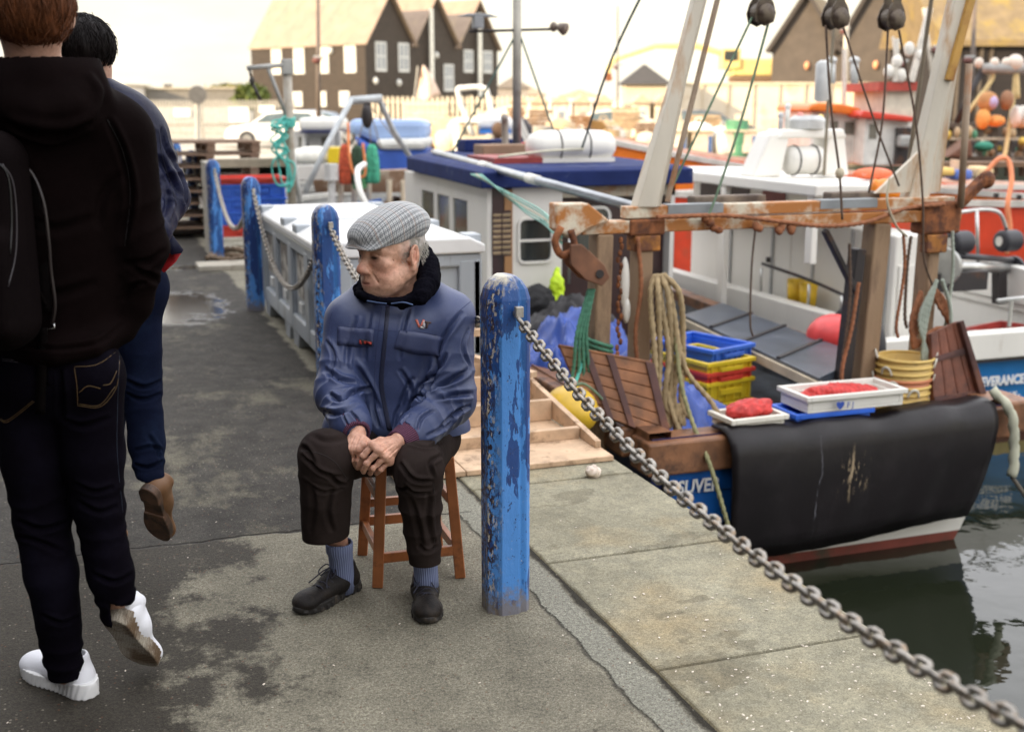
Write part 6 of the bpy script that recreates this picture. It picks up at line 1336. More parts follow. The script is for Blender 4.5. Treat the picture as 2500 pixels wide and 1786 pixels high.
# 4 white and blue dome boat with A frames
G4,_=fboat('white boat with a blue-banded canopy and white A-frames, left of the grey mast',1215,0,27,6,2.4,1.0,WHITE,heading=-.2)
cover(G4,[(1168,290),(1180,284),(1240,284),(1254,294),(1254,316),(1164,314)],26,1.6,P('canopy_white',(.74,.74,.72),.4),'canopy'); b=CB(); b.pbox(1170,1250,316,327,25.95,1.4); b.build('canopy_band',P('band_blue',(.04,.20,.60),.5),G4)
for q in ([(1225,372,26),(1262,300,26)],[(1300,366,26),(1262,300,26)],[(1262,274,26),(1300,364,26)],[(1240,355,26),(1285,355,26)]): b=CB(); b.beam(J3(*q[0]),J3(*q[1]),.10,.10); b.build('frame_bar',WHITE,G4)
b=CB(); b.ptube([(1216,420,24),(1214,320,24)],.07); b.ell(J3(1216,318,23.9),(.13,.13,.16)); b.build('exhaust_stack',P('stack_brown',(.22,.16,.12),.7),G4,smooth=True)
cover(G4,[(1250,300),(1280,282),(1300,310),(1300,345),(1255,345)],27,.8,P('black_cover',(.06,.055,.06),.6),'dark_cover')
# arch boat white behind flag
G5,_=fboat('boat with a white tubular arch below the dark gables',1150,0,33,6,2.3,.9,P('hull_white_b',(.6,.58,.52),.5),heading=.1)
b=CB(); b.tube(catmull([J3(1152,330,33),J3(1118,228,33),J3(1135,215,33),J3(1180,215,33),J3(1192,235,33),J3(1215,330,33)],5),.07,8); b.build('arch',WHITE,G5,smooth=True); house(G5,1120,1200,300,360,33,2,CRM,WHITE,((1130,1150,308,330),(1165,1185,308,330)))
# 5 orange and white boat right
OR=P('boat_orange',(.80,.20,.02),.4,var=.08,dirt=(.6,.15,.03),damt=.3); REDB=P('boat_red',(.62,.045,.02),.4,var=.1,dirt=(.4,.05,.03),damt=.3)
G6,_=fboat('bright orange boat with a white wheelhouse and orange visor, beyond the white cabin',2060,0,17.5,8,3.0,1.55,OR,heading=math.pi-.12,sheer=.42,mc=OR)
house(G6,1975,2105,272,400,16.5,1.8,P('cabin_bright',(.74,.72,.66),.45),None,((1993,2012,296,314),(2028,2047,296,320),(2062,2086,298,328)))
b=CB(); b.ppoly([(1972,272),(1978,256),(2000,250),(2060,254),(2104,266),(2104,284),(1990,270)],16.35,2.0); b.build('orange_visor',OR,G6,bevel=.03)
house(G6,2106,2232,288,405,16.0,2.0,P('cabin_bright',(.7,.7,.7),.5),None,((2122,2142,303,338),))
b=CB(); b.ppoly([(2100,284),(2108,270),(2232,286),(2232,298),(2108,288)],15.85,2.3); b.build('red_visor',REDB,G6,bevel=.02)
b=CB(); b.pbox(2186,2226,312,402,15.9,.09); b.build('doorway',IRON,G6)
b=CB(); b.pbox(2196,2228,330,360,15.7,.18); b.build('grey_winch',GS,G6,bevel=.04)
b=CB(); b.pbox(2160,2236,222,290,15.9,1.5); b.build('engine_casing',P('casing_cream',(.66,.60,.48),.6),G6); b=CB(); b.pbox(2145,2242,200,222,15.8,1.7); b.build('casing_top',P('casing_red',(.42,.06,.04),.6),G6)
for x,y in ((2170,175),(2190,150),(2200,185),(2220,120),(2245,135),(2312,125),(2305,225)): b=CB(); b.ell(J3(x,y,15.8),(.07,.07,.09)); b.build('deck_lamp',P('lamp_white',(.75,.72,.65),.4),G6,smooth=True)
for q_,r_ in (([(2185,200,15.8),(2190,95,15.8)],.035),([(2225,200,15.8),(2270,20,15.8)],.045),([(2060,255,16.5),(2062,120,16.5)],.03)): b=CB(); b.ptube(q_,r_); b.build('lamp_mast',P('mast_white',(.7,.66,.58),.5),G6)
for x in (2030,2086): b=CB(); b.ptube([(x,205,15),(x,150,15)],.05); b.ell(J3(x,148,15),(.07,.07,.05)); b.build('antenna',P('dome_grey',(.55,.56,.55),.4),G6,smooth=True)
b=CB(); b.ell(J3(2160,470,8.7),(.115,.11,.10),20,12); b.ell(J3(2136,464,8.7),(.04,.07,.08)); setp(b.build('buoy',P('buoy_orange',(.85,.24,.01),.45,var=.05),smooth=True,origin=J3(2158,470,8.7)),'bright orange canvas buoy tucked behind the rusty right derrick','buoy')
# 6 red hull boat far right
G7,_=fboat('long red hulled boat cut by the right edge with a cluttered deck','0' and 2560,0,15.5,9.5,3.0,1.62,P('hull_scarlet',(.66,.06,.02),.45,var=.12,dirt=(.45,.10,.05),damt=.35,dscale=2),heading=math.pi+.05,sheer=.02)
for x,y in ((2354,474),(2434,478),(2490,482)): b=CB(); b.pbox(x-5,x+5,y-6,y+6,13.93,.05); b.build('freeing_port',IRON,G7)
b=CB(); b.pbox(2290,2520,396,408,15.2,.3); b.build('brown_rail',P('rail_brown',(.20,.12,.07),.8),G7)
for k,(x0,x1,y0,y1,c_) in enumerate(((2262,2300,405,432,(.45,.55,.75)),(2296,2335,410,430,(.75,.5,.15)),(2330,2378,415,440,(.10,.16,.45)),(2385,2430,408,440,(.70,.52,.28)),(2345,2352,392,445,(.7,.5,.35)))):
    b=CB(); b.pbox(x0,x1,y0,y1,14.4,.4); setp(b.build('deck_bundle',P('bundle_%d'%k,c_,.7,bump=.4),bevel=.04,origin=J3(x0,y1,14.4)),['pale blue bundle on the red boat deck','yellow bundle on the red boat deck','blue box on the red boat deck','straw-coloured net bundle on the red boat deck','short pale post standing on the red boat deck'][k],'bundle')
rs_=np.random.RandomState(5)
t=cth('far_wharf','dark timber wharf with rails behind the red boat','wharf',J3(2400,420,22)); b=CB(); b.pbox(2275,2620,300,312,21,.4); b.build('upper_rail',P('wharf_dark',(.10,.075,.055),.85,dirt=(.4,.34,.25),damt=.35,dscale=5),t)
for x in range(2290,2600,34): b=CB(); b.ptube([(x,300,21.1),(x+2,430,21.1)],.06,6); b.build('pile',P('wharf_dark',(.1,.08,.06),.8),t)
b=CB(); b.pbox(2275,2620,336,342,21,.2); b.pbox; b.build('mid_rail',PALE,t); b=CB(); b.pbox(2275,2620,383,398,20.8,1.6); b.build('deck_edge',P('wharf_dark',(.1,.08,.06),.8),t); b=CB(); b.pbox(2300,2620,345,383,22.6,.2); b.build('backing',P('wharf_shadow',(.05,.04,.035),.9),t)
for k in range(26):
    x=rs_.uniform(2285,2500); y=rs_.uniform(318,385); ci=[0,7,9,2,6,1][rs_.randint(6)]; c_=J3(x,y,20.7+rs_.uniform(0,.5)); r=rs_.uniform(.04,.09)
    b=CB(); b.ell(c_,(r,r,r*rs_.uniform(.8,1.8)),10,7); setp(b.build('net_float',P('clutter_'+ccols[ci][0],ccols[ci][1],.6),smooth=True,origin=c_),['small','large','narrow'][k%3]+' '+ccols[ci][0]+' float on the timber wharf, '+['upper','middle','lower'][int((y-318)/67*2.99)]+' level, '+['far left','left of centre','right of centre','far right'][int((x-2285)/215*3.99)]+', '+['hanging forward','hanging back'][k%2],'float','floats on the timber wharf')
t=cth('net_gantry','grey gantry over the wharf with floats on its top bar, right edge','gantry',J3(2440,300,19)); b=CB(); b.ptube([(2395,168,19),(2520,168,19)],.085,10); b.build('top_bar',GS,t,smooth=True)
for q in ([(2400,170,19),(2365,235,19),(2335,300,19)],[(2520,170,19),(2560,300,19)]): b=CB(); b.ptube(q,.05); b.build('leg',IRON,t,smooth=True)
for k,x in enumerate((2390,2428,2456,2478)): b=CB(); b.ell(J3(x,154,19),(.07,.07,.08) if k!=3 else (.13,.13,.13)); b.build('gantry_float',P('float_cream',(.72,.62,.52),.5),t,smooth=True)
for q in ([(2425,175,19),(2418,200,19),(2355,285,18.8)],[(2480,175,19),(2472,260,18.9),(2450,400,18.5)],[(2482,175,19),(2485,240,18.9)]): b=CB(); b.tube(catmull([J3(*p) for p in q],5),.035,7); b.build('hanging_rope',P('straw_rope',(.60,.46,.22),.8),t,smooth=True)
for k,(x,y,rx,rz_,c_) in enumerate(((2412,248,.16,.15,(.46,.22,.08)),(2458,245,.10,.15,(.28,.14,.07)),(2420,250,.09,.11,(.45,.36,.55)),(2400,290,.10,.16,(.72,.32,.08)),(2430,295,.14,.09,(.72,.30,.08)),(2480,285,.06,.17,(.75,.72,.66)),(2496,285,.06,.17,(.75,.72,.66)))):
    c_3=J3(x,y,18.7); b=CB(); b.ell(c_3,(rx,.10+.02*k,rz_),14,9); setp(b.build('hanging_float',P('hang_%d'%k,c_,.7,var=.2,bump=.3),smooth=True,origin=c_3),['large orange net bundle under the gantry','brown round float under the gantry','lilac bag in front of the orange bundle','orange tail left of the lilac bag','orange lower bundle under the lilac bag','left of two tall white floats at the right edge','right of two tall white floats at the right edge'][k],'float','gear hung under the wharf gantry')
t=cth('orange_hose','salmon orange hose looping down over the red hull','hose',J3(2455,500,13.6)); b=CB(); b.tube(catmull([J3(2408,420,13.7),J3(2438,388,13.7),J3(2462,392,13.7),J3(2470,440,13.6),J3(2460,500,13.5),J3(2466,560,13.5),J3(2458,620,13.4)],6),.028,8); b.build('strand',P('hose_salmon',(.80,.27,.12),.6),t,smooth=True)
t=cth('green_net_heap','emerald net heap on the wharf','net',J3(2405,360,20.6)); b=CB(); b.ell(J3(2402,358,20.6),(.16,.15,.09)); b.build('netting',P('emerald',(.03,.20,.13),.8,bump=.8),t,smooth=True)
t=cth('tipped_hull','brown upturned boat hull on the wharf behind the red boat','hull',J3(2330,385,20.2)); b=CB(); b.ppoly([(2310,385),(2372,340),(2376,384)],20.2,.5); b.build('planking',P('hull_brown',(.16,.08,.05),.8),t,bevel=.03)
# far haze-lit trees/roofs on the horizon
for k,(x0,x1,y,c_) in enumerate(((1215,1290,205,(.30,.27,.24)),(1240,1330,222,(.55,.47,.38)),(1350,1480,232,(.6,.5,.38)))):
    t=cth('far_building',['grey roofline far behind the mast','buff roofline beyond the grey mast','pale roofline left of the kiosk'][k],'building',J3((x0+x1)/2,250,120+k*10)); b=CB(); b.pbox(x0,x1,y+10,262,120+k*10,6); b.build('wall',P('farwall_%d'%k,c_,.8),t)
    a=J3(x0,y+10,120+k*10); c2=J3(x1,y+10,120+k*10); b=CB(); b.prism([(a[0]-.3,a[2]),(c2[0]+.3,c2[2]),((a[0]+c2[0])/2,a[2]+1.1)],119.7+k*10,126.3+k*10,'y'); b.build('roof',P('farroof_%d'%k,tuple(q*.7 for q in c_),.8),t)
# ================================================================ PEOPLE
def J(px,py,d): return atC(px,py,d)
def rdir(px,py):
    x=(px-CX)/F; y=-(py-CY)/F; c,s=math.cos(PIT),math.sin(PIT); r=np.array([x,c+s*y,-s+c*y]); return r/np.linalg.norm(r)
def normals(v,q):
    a=v[q[:,2]]-v[q[:,0]]; b=v[q[:,3]]-v[q[:,1]]; fn=np.cross(a,b); n=np.zeros_like(v)
    for k in range(4):
        for c in range(3): n[:,c]+=np.bincount(q[:,k],fn[:,c],len(v))
    n/=np.linalg.norm(n,axis=1)[:,None]+1e-12; return n
class Surf:
    def __init__(s,v,q): s.v=v; s.q=q; s.n=normals(v,q); s.bvh=BVHTree.FromPolygons(v.tolist(),q.tolist())
    def hit(s,px,py):
        h=s.bvh.ray_cast(Vector((0,0,HC)),Vector(rdir(px,py)))
        return (np.array(h[0]),np.array(h[1])) if h[0] is not None else (None,None)
    def path(s,pts,n=6):
        p=catmull(np.array([(a,b,0) for a,b in pts],float),n)[:,:2]; o=[]
        for a,b in p:
            h,_=s.hit(a,b)
            if h is not None: o.append(h)
        return np.array(o)
    def crease(s,items):
        """items: (pixel path, width, depth) - a valley with a ridge beside it; negative depth raises a ridge"""
        D=np.zeros(len(s.v))
        for pts,w,A in items:
            w*=.75; A*=1.75; p=s.path(pts)
            if len(p)<2: continue
            lo=p.min(0)-3*w; hi=p.max(0)+3*w; idx=np.where(((s.v>lo)&(s.v<hi)).all(1))[0]
            if not len(idx): continue
            x=s.v[idx]; best=np.full(len(idx),9.); side=np.zeros(len(idx)); tt=np.zeros(len(idx))
            for i in range(len(p)-1):
                d=p[i+1]-p[i]; L2=d@d+1e-12; t=np.clip(((x-p[i])@d)/L2,0,1); r=x-p[i]-t[:,None]*d; ds=np.linalg.norm(r,axis=1); m=ds<best
                best[m]=ds[m]; side[m]=np.sign((np.cross(d,(0,1.,0))@r.T)[m]); tt[m]=(i+t[m])/(len(p)-1)
            sd=best*side; tap=np.sin(np.clip(tt,0,1)*math.pi)**.5
            D[idx]+=tap*A*(-np.exp(-(sd/w)**2)+.65*np.exp(-((sd-1.5*w)/(w*.9))**2)+.25*np.exp(-((sd+1.5*w)/(w*.9))**2))
        s.v=s.v+s.n*D[:,None]; s.n=normals(s.v,s.q); s.bvh=BVHTree.FromPolygons(s.v.tolist(),s.q.tolist())
    def strip(s,L_,R_,m,name,parent,off=.002,th=.0015,n=5,k=4):
        """cloth strip between two pixel paths laid on the surface"""
        a=catmull(np.array([(x,y,0) for x,y in L_],float),n)[:,:2]; c=catmull(np.array([(x,y,0) for x,y in R_],float),n)[:,:2]
        g_=[]
        for i in range(min(len(a),len(c))):
            row=[]
            for j in range(k+1):
                p=a[i]+(c[i]-a[i])*j/k; h,nn=s.hit(*p)
                if h is None: h=row[-1] if row else (g_[-1][j] if g_ else None); nn=np.zeros(3)
                if h is None: row=None; break
                row.append(h+nn*off)
            if row: g_.append(row)
        if len(g_)<2: return None
        b=MB(); b.sheet(c2w(np.array(g_))); return b.build(name,m,parent,smooth=True,solid=th)
    def seam(s,pts,r,m,name,parent,off=.0005,n=6):
        p=s.path(pts,n)
        if len(p)<2: return None
        b=MB(); b.tube(c2w(p),r,6); return b.build(name,m,parent,smooth=True)
def cloth_mat(name,col,rough=.75,var=.12,weave=900,wamt=.25,sheen=.2,fade=None,scale=7,spec=None):
    m,t,b=node_mat(name); g=NT(t,b)
    c=g.ramp(g.noise(scale,6,.6),.3,.72,[x*(1-var) for x in col],[min(1,x*(1+var)) for x in col])
    if fade: c=g.mix(g.ramp(g.noise(scale*.8,7,.65,vec=g.mapping((1,1,1),loc=(3,3,3))),.5,.7),c,fade)
    c=g.mix(.35,c,g.mix(1,c,g.ramp(g.noise(weave*.5,2),.3,.7,(.55,.55,.55,1),(1,1,1,1)),'MULTIPLY'))
    g.col(c); b.inputs['Roughness'].default_value=rough; b.inputs['Sheen Weight'].default_value=sheen*.0; b.inputs['Specular IOR Level'].default_value=(.45 if rough<.7 else .03) if spec is None else spec
    g.bump(g.math('ADD',g.noise(weave,2),g.math('MULTIPLY',g.noise(26,5,.6),4.)),wamt,.003); return m
def skin_mat(name,base,var=.12,dark=1.0):
    m,t,b=node_mat(name); g=NT(t,b); a=g.n('ShaderNodeVertexColor'); a.layer_name='tint'
    c=g.mix(1.0,a.outputs['Color'],g.ramp(g.noise(70,7,.65),.28,.72,(.72,.66,.64,1),(1.12,1.12,1.12,1)),'MULTIPLY')
    c=g.mix(g.math('MULTIPLY',g.ramp(g.noise(48,5,.6,vec=g.mapping((1,1,1),loc=(5,1,2))),.60,.66),.35),c,(.30,.13,.09))
    g.col(c); b.inputs['Roughness'].default_value=.48; b.inputs['Subsurface Weight'].default_value=.12; b.inputs['Subsurface Radius'].default_value=(.006,.0025,.0015); b.inputs['Subsurface Scale'].default_value=1.
    g.bump(g.math('ADD',g.noise(260,4,.7),g.math('MULTIPLY',g.noise(90,6,.7),1.6)),.35,.0022); return m
def const(c): 
    return lambda v: np.tile(np.array(c),(len(v),1))
# ---------------- shoes, built lying along +x and then placed
def place(v,heel,toe,up=(0,0,1)):
    heel=np.array(heel,float); toe=np.array(toe,float); x=toe-heel; x/=np.linalg.norm(x); z=np.array(up,float); z-=x*(z@x); z/=np.linalg.norm(z); y=np.cross(z,x)
    return heel+v[:,:1]*x+v[:,1:2]*y+v[:,2:]*z
def shoe_parts(style='walk',s=1.,left=1):
    S=SD(); 
    S.cap((.045,0,.048),(.12,0,.055),.036,.040,k=.02); S.cap((.11,0,.048),(.235,.004*left,.034),.042,.036,k=.03,flat=((0,0,1),.85)); S.ell((.245,.004*left,.034),(.050,.046,.031),k=.02)
    S.cap((.050,0,.05),(.060,0,.095),.037,.036,k=.02); 
    S.cap((.105,0,.088),(.16,0,.070),.022,.018,k=.02)
    S.cap((.062,0,.110),(.050,0,.16),.026,.03,k=.008,op='s')
    S.fn(lambda P_: .016-P_[:,2],k=.003,op='i')
    if style=='walk': S.path([(.11,-.05,.05),(.14,-.035,.075)],.004,k=.004); S.path([(.16,-.055,.035),(.20,-.03,.065),(.20,.03,.065),(.16,.055,.035)],.003,k=.004); S.path([(.02,-.05,.05),(.1,-.05,.035),(.18,-.06,.03)],.004,k=.005); S.path([(.02,.05,.05),(.1,.05,.035),(.18,.06,.03)],.004,k=.005)
    v,q=snet(S,(-.02,-.07,0),(.32,.07,.15),.0028,slack=.01); 
    T=SD()
    def outl(P_):
        x=P_[:,0]; w=.031+.016*np.exp(-((x-.205)/.065)**2)+.003*np.exp(-((x-.04)/.04)**2)
        e=np.where(x<.035,.035-x,np.where(x>.245,x-.245,0)); rr=np.where(x<.035,.034,.048)
        yy=np.abs(P_[:,1]-.004*left*np.clip((x-.1)/.1,0,1)); d=np.sqrt(np.maximum(yy,0)**2+(e*np.where(x>.2,w/.048,w/.035))**2)-w-(.005 if style=='run' else .003)
        top=.030 if style!='run' else .036+.012*np.exp(-((x-.03)/.05)**2)
        z=P_[:,2]; lo=-z+.004*np.maximum(0,(x-.2)/.09)**2*2.5
        if style=='run': d=d-.0013*np.sin(x*360+z*120); lo=lo+.0011*np.sin(x*380+np.abs(P_[:,1])*160)
        elif style=='walk': d=d-.0020*np.sign(np.sin(x*230))*(z<.016)
        return np.maximum(np.maximum(d,z-top),lo)
    T.fn(outl); T.fn(lambda P_: np.full(len(P_),-.0),op='d')
    if style=='boot': T.box((.105,0,-.0),(.03,.06,.007),.001,op='s',k=.003)
    v2,q2=snet(T,(-.02,-.08,-.01),(.33,.08,.07),.0025,slack=.012)
    return (v*s,q),(v2*s,q2)
def add_shoe(parent,heel,toe,up,style,mu,ms,s=1.,left=1,name='shoe',lace=None):
    (v,q),(v2,q2)=shoe_parts(style,s,left)
    o=fmesh(name,place(v,heel,toe,up),q,mu,parent); so_=fmesh('sole',place(v2,heel,toe,up),q2,ms,parent); so_.parent=o
    if lace is not None:
        b=MB(); 
        for k,x in enumerate((.115,.135,.155,.175,.192)):
            z=.112-(x-.115)*.52; b.tube(c2w(place(np.array([(x-.004,-.030,z-.018),(x,-.012,z-.002),(x+.004,.012,z-.002),(x,.030,z-.018)])*s,heel,toe,up)),.0022,5); b.tube(c2w(place(np.array([(x-.004,.030,z-.018),(x+.006,.0,z+.000),(x+.01,-.030,z-.022)])*s,heel,toe,up)),.0022,5)
        for sg in (-1,1):
            b.tube(c2w(place(catmull(np.array([(.125,0,.110),(.13,sg*.02,.118),(.15,sg*.034,.100),(.155,sg*.022,.088),(.135,sg*.006,.108)]),5)*s,heel,toe,up)),.0022,5)
            b.tube(c2w(place(catmull(np.array([(.125,0,.110),(.15,sg*.012,.105),(.18,sg*.026,.086),(.195,sg*.040,.070)]),5)*s,heel,toe,up)),.0022,5)
        b.build('lace',lace,o,smooth=True)
    return o
# ================ the seated old man
def gr(px,py,z=0.):
    r=rdir(px,py); t=(z-HC)/r[2]; return r*t+np.array([0,0,HC])
OM=thing('person','seated old man in a checked flat cap and blue padded jacket, hands clasped, looking left','person',tuple(c2w(J(950,1410,3.85)*[1,1,0])))
SK=skin_mat('skin',(.5,.3,.2))
# --- head, in its own frame (x his left, y forward, z up), turned towards the left of the picture
HO=J(955,612,3.89); PH=R(46); HS=1.12
hx=np.array([math.cos(PH),-math.sin(PH)*1.0,0]); 
# local x (his left) -> (cos, -sin); local y (forward) -> (-sin, -cos)
tilt=R(5)
ex_=-np.array([math.cos(PH),-math.sin(PH),0]); ey_=np.array([-math.sin(PH)*math.cos(tilt),-math.cos(PH)*math.cos(tilt),-math.sin(tilt)]); ez_=np.cross(ex_,ey_)
def H2C(p): p=np.asarray(p,float)*HS; return HO+p[...,:1]*ex_+p[...,1:2]*ey_+p[...,2:3]*ez_
HM=np.stack([ex_,ey_,ez_],1)
def C2H(p): return ((p-HO)@HM)/HS
S=SD()
S.ell((0,-.018,.035),(.076,.098,.088)); S.ell((0,.040,-.045),(.060,.056,.078),k=.03); S.ell((0,.02,.02),(.070,.075,.06),k=.02)
for s_ in (-1,1):
    S.cap((s_*.060,-.010,-.055),(s_*.030,.062,-.105),.020,.018,k=.035)       # jaw
    S.ell((s_*.040,.050,-.070),(.026,.028,.036),k=.025)                        # cheek
    S.ell((s_*.046,.062,-.024),(.022,.018,.016),k=.018)                        # cheekbone
    S.cap((s_*.012,.091,.020),(s_*.050,.072,.018),.0095,.010,k=.014)           # brow
S.ell((0,.076,-.112),(.025,.020,.018),k=.02); S.ell((0,.088,-.080),(.030,.014,.022),k=.02)
for s_ in (-1,1): S.ell((s_*.031,.096,-.001),(.017,.014,.012),k=.014,op='s')
for s_ in (-1,1):
    S.ell((s_*.031,.0745,-.003),(.0130,.0125,.0125),k=.003)
    S.path([(s_*.016,.083,-.001),(s_*.024,.0875,.0055),(s_*.034,.0865,.0055),(s_*.045,.078,-.002)],.0036,k=.005,op='u')   # upper lid
    S.path([(s_*.018,.083,-.006),(s_*.026,.0858,-.0105),(s_*.036,.0845,-.0100),(s_*.045,.0775,-.005)],.0030,k=.005,op='u')
    S.path([(s_*.018,.0865,-.017),(s_*.030,.0865,-.0225),(s_*.043,.079,-.018)],.0055,k=.008,op='u')     # bag under the eye
S.cap((0,.086,.014),(0,.108,-.030),.0085,.0125,k=.014); S.ell((0,.110,-.037),(.0170,.0150,.0145),k=.010)
for s_ in (-1,1): S.ell((s_*.0150,.1035,-.041),(.0095,.012,.0095),k=.008); S.ell((s_*.0075,.108,-.0525),(.0048,.007,.004),k=.004,op='s')
S.cap((0,.098,-.052),(0,.097,-.064),.006,.006,k=.012)
S.path([(-.026,.082,-.0765),(-.012,.096,-.0715),(0,.098,-.0725),(.012,.096,-.0715),(.026,.082,-.0765)],.0050,k=.007,op='u')
S.path([(-.024,.081,-.0845),(-.010,.094,-.0855),(.010,.094,-.0855),(.024,.081,-.0845)],.0058,k=.008,op='u')
S.path([(-.031,.079,-.0850),(-.024,.0885,-.0800),(-.010,.1010,-.0785),(0,.1030,-.0785),(.010,.1010,-.0785),(.024,.0885,-.0800),(.031,.079,-.0850)],.0016,k=.0035)
for s_ in (-1,1):
    S.path([(s_*.019,.100,-.040),(s_*.031,.090,-.058),(s_*.039,.080,-.078),(s_*.040,.073,-.095),(s_*.034,.070,-.108)],[.001,.002,.0024,.0024,.001],k=.0075)
    S.path([(s_*.031,.079,-.086),(s_*.034,.074,-.100),(s_*.028,.076,-.112)],.0016,k=.006)
    S.path([(s_*.050,.066,-.012),(s_*.060,.050,-.006),(s_*.062,.045,-.016)],.0010,k=.004)
    S.path([(s_*.050,.060,-.035),(s_*.055,.048,-.062),(s_*.050,.045,-.090)],.0014,k=.008)
    # ears
    M_=rotm(0,s_*.10,-s_*.40); c_=np.array((s_*.079,-.018,-.014))
    S.ell(c_,(.0085,.021,.036),k=.006,rot=M_); S.ell(c_+np.array((s_*.008,.002,.004)),(.008,.013,.022),k=.004,op='s',rot=M_)
    rim=[c_+M_@np.array((s_*.004,.019*math.cos(a),.034*math.sin(a))) for a in np.linspace(-.6,3.6,12)]; S.path(rim,.0036,k=.004,op='u')
    S.ell(c_+np.array((0,.006,-.030)),(.007,.011,.012),k=.006); S.cap(c_+np.array((s_*.002,-.002,.014)),c_+np.array((s_*.003,.004,-.012)),.0042,.0042,k=.004); S.ell(c_+np.array((-s_*.002,.016,-.006)),(.006,.006,.008),k=.006)
S.cap((0,-.030,-.055),(0,-.045,-.155),.056,.060,k=.03); S.path([(0,.062,-.118),(0,.015,-.150)],.015,k=.02,op='u')
S.fn(lambda P_: .0006*nzf(P_,160,4)+.0007*nzf(P_,70,8),op='d')
hv,hq=snet(S,(-.10,-.135,-.20),(.10,.150,.135),.0019,slack=.006)
def headcol(v):
    # v are camera-frame points
    p=C2H(v); n=len(p); base=np.array([.65,.385,.27]); c=np.tile(base,(n,1))
    def g_(cen,r): return np.exp(-(((p-np.array(cen))/np.array(r))**2).sum(1))[:,None]
    red=np.array([.56,.20,.145])
    for s_ in (-1,1):
        c+= (red-c)*g_((s_*.045,.06,-.045),(.022,.03,.028))*.55
        c+= (red-c)*g_((s_*.080,-.02,-.01),(.02,.03,.035))*.45
        c+= (np.array([.42,.20,.15])-c)*g_((s_*.032,.085,-.016),(.016,.02,.010))*.7
        e=g_((s_*.031,.088,-.003),(.0125,.012,.0042)); c+=(np.array([.03,.02,.018])-c)*np.clip(e*1.6,0,1)
        br=g_((s_*.033,.09,.021),(.020,.02,.005)); c+=(np.array([.42,.34,.27])-c)*br*.8
    c+=(red-c)*g_((0,.118,-.035),(.02,.02,.022))*.6
    c+=(np.array([.46,.17,.14])-c)*g_((0,.10,-.0785),(.026,.02,.0085))*.8
    c+=(np.array([.36,.27,.22])-c)*g_((0,.085,-.105),(.045,.03,.022))*.35
    hair=np.clip((p[:,2]-(-.010+.0*p[:,1]))/.012,0,1)*np.clip((-.005-p[:,1]+.25*(p[:,2]))/.02,0,1)*(np.abs(p[:,0])>.0); tmp=np.clip((np.abs(p[:,0])-.066)/.004,0,1)*np.clip((p[:,2]+.03)/.01,0,1)*np.clip((.035-p[:,1])/.02,0,1)
    bk=np.clip((-.035-p[:,1])/.02,0,1)*np.clip((p[:,2]+.06)/.02,0,1)
    hh=np.clip(np.maximum(np.maximum(hair,bk),tmp*.35),0,1)*(np.linalg.norm((p-np.array([np.sign(p[:,0]).mean()*0,0,0]))[:,:],axis=1)>0); ear=np.clip((np.abs(p[:,0])-.0775)/.002,0,1)*np.clip((.045-np.abs(p[:,2]+.014))/.005,0,1); hh=hh*(1-ear)
    c+=(np.array([.52,.50,.47])-c)*hh[:,None]
    return np.clip(c,0,1)
# --- body under the clothes
Bd=SD(); 
Bd.cap(J(950,1060,4.02),J(962,800,3.95),.13,.12,k=.03); Bd.cap(H2C((0,-.035,-.08)),J(965,770,3.95),.05,.06,k=.05)
shR,elR,wrR=J(852,785,3.93),J(828,950,3.83),J(872,1058,3.60); shL,elL,wrL=J(1094,778,3.93),J(1098,975,3.84),J(966,1080,3.57)
for a,b_,c_ in ((shR,elR,wrR),(shL,elL,wrL)): Bd.cap(a,b_,.05,.04,k=.03); Bd.cap(b_,c_,.038,.026,k=.02)
hpR,knR,anR=J(890,1085,3.98),J(790,1112,3.57),J(832,1372,3.74); hpL,knL,anL=J(1015,1092,4.0),J(1022,1140,3.565),J(1036,1400,3.67)
for a,b_,c_ in ((hpR,knR,anR),(hpL,knL,anL)): Bd.cap(a,b_,.070,.045,k=.02); Bd.cap(b_,c_,.042,.033,k=.02)
Bd.cap(anR,J(838,1432,3.755),.028,.022,k=.02); Bd.cap(anL,J(1040,1440,3.67),.028,.022,k=.02)
bv,bq=snet(Bd,(-.92,3.38,.0),(-.0,4.25,1.12),.008,slack=.02)
# --- hands
def hand(S,wr,pal,kn,fingers,thumb=None,back=.013):
    kn=[np.array(k) for k in kn]; S.cap(wr,pal,.0255,.024,k=.015)
    for k_ in kn: S.cap(np.array(pal)*.5+np.array(wr)*.5,k_,.019,.0125,k=.016)
    for i in range(len(kn)-1): S.cap(kn[i],kn[i+1],.011,.011,k=.010)
    for f in fingers:
        r=f[-1]; pts=[np.array(x) for x in f[:-1]]
        for i in range(len(pts)-1): S.cap(pts[i],pts[i+1],r*(1.-.05*i),r*(.93-.06*i),k=.0035)
        for i in range(1,len(pts)-1): S.ell(pts[i],(r*1.07,)*3,k=.004)
    for k_ in kn: S.ell(k_,(.0112,.0112,.0105),k=.008)
    if thumb: 
        pts=[np.array(x) for x in thumb[:-1]]
        for i in range(len(pts)-1): S.cap(pts[i],pts[i+1],thumb[-1],thumb[-1]*.9,k=.008)
Hd=SD()
hand(Hd,J(874,1056,3.60),J(868,1088,3.555),[J(889,1086,3.525),J(876,1097,3.520),J(863,1098,3.525),J(852,1094,3.54)],
 [(J(889,1086,3.525),J(893,1118,3.53),J(900,1140,3.55),.0092),(J(876,1097,3.52),J(876,1124,3.52),J(884,1146,3.55),.0094),(J(863,1098,3.525),J(862,1122,3.53),J(873,1142,3.55),.0088),(J(852,1094,3.54),J(853,1115,3.545),J(865,1134,3.56),.0078)],
 thumb=(J(885,1066,3.56),J(905,1085,3.54),J(925,1105,3.55),.011))
Hl=SD()
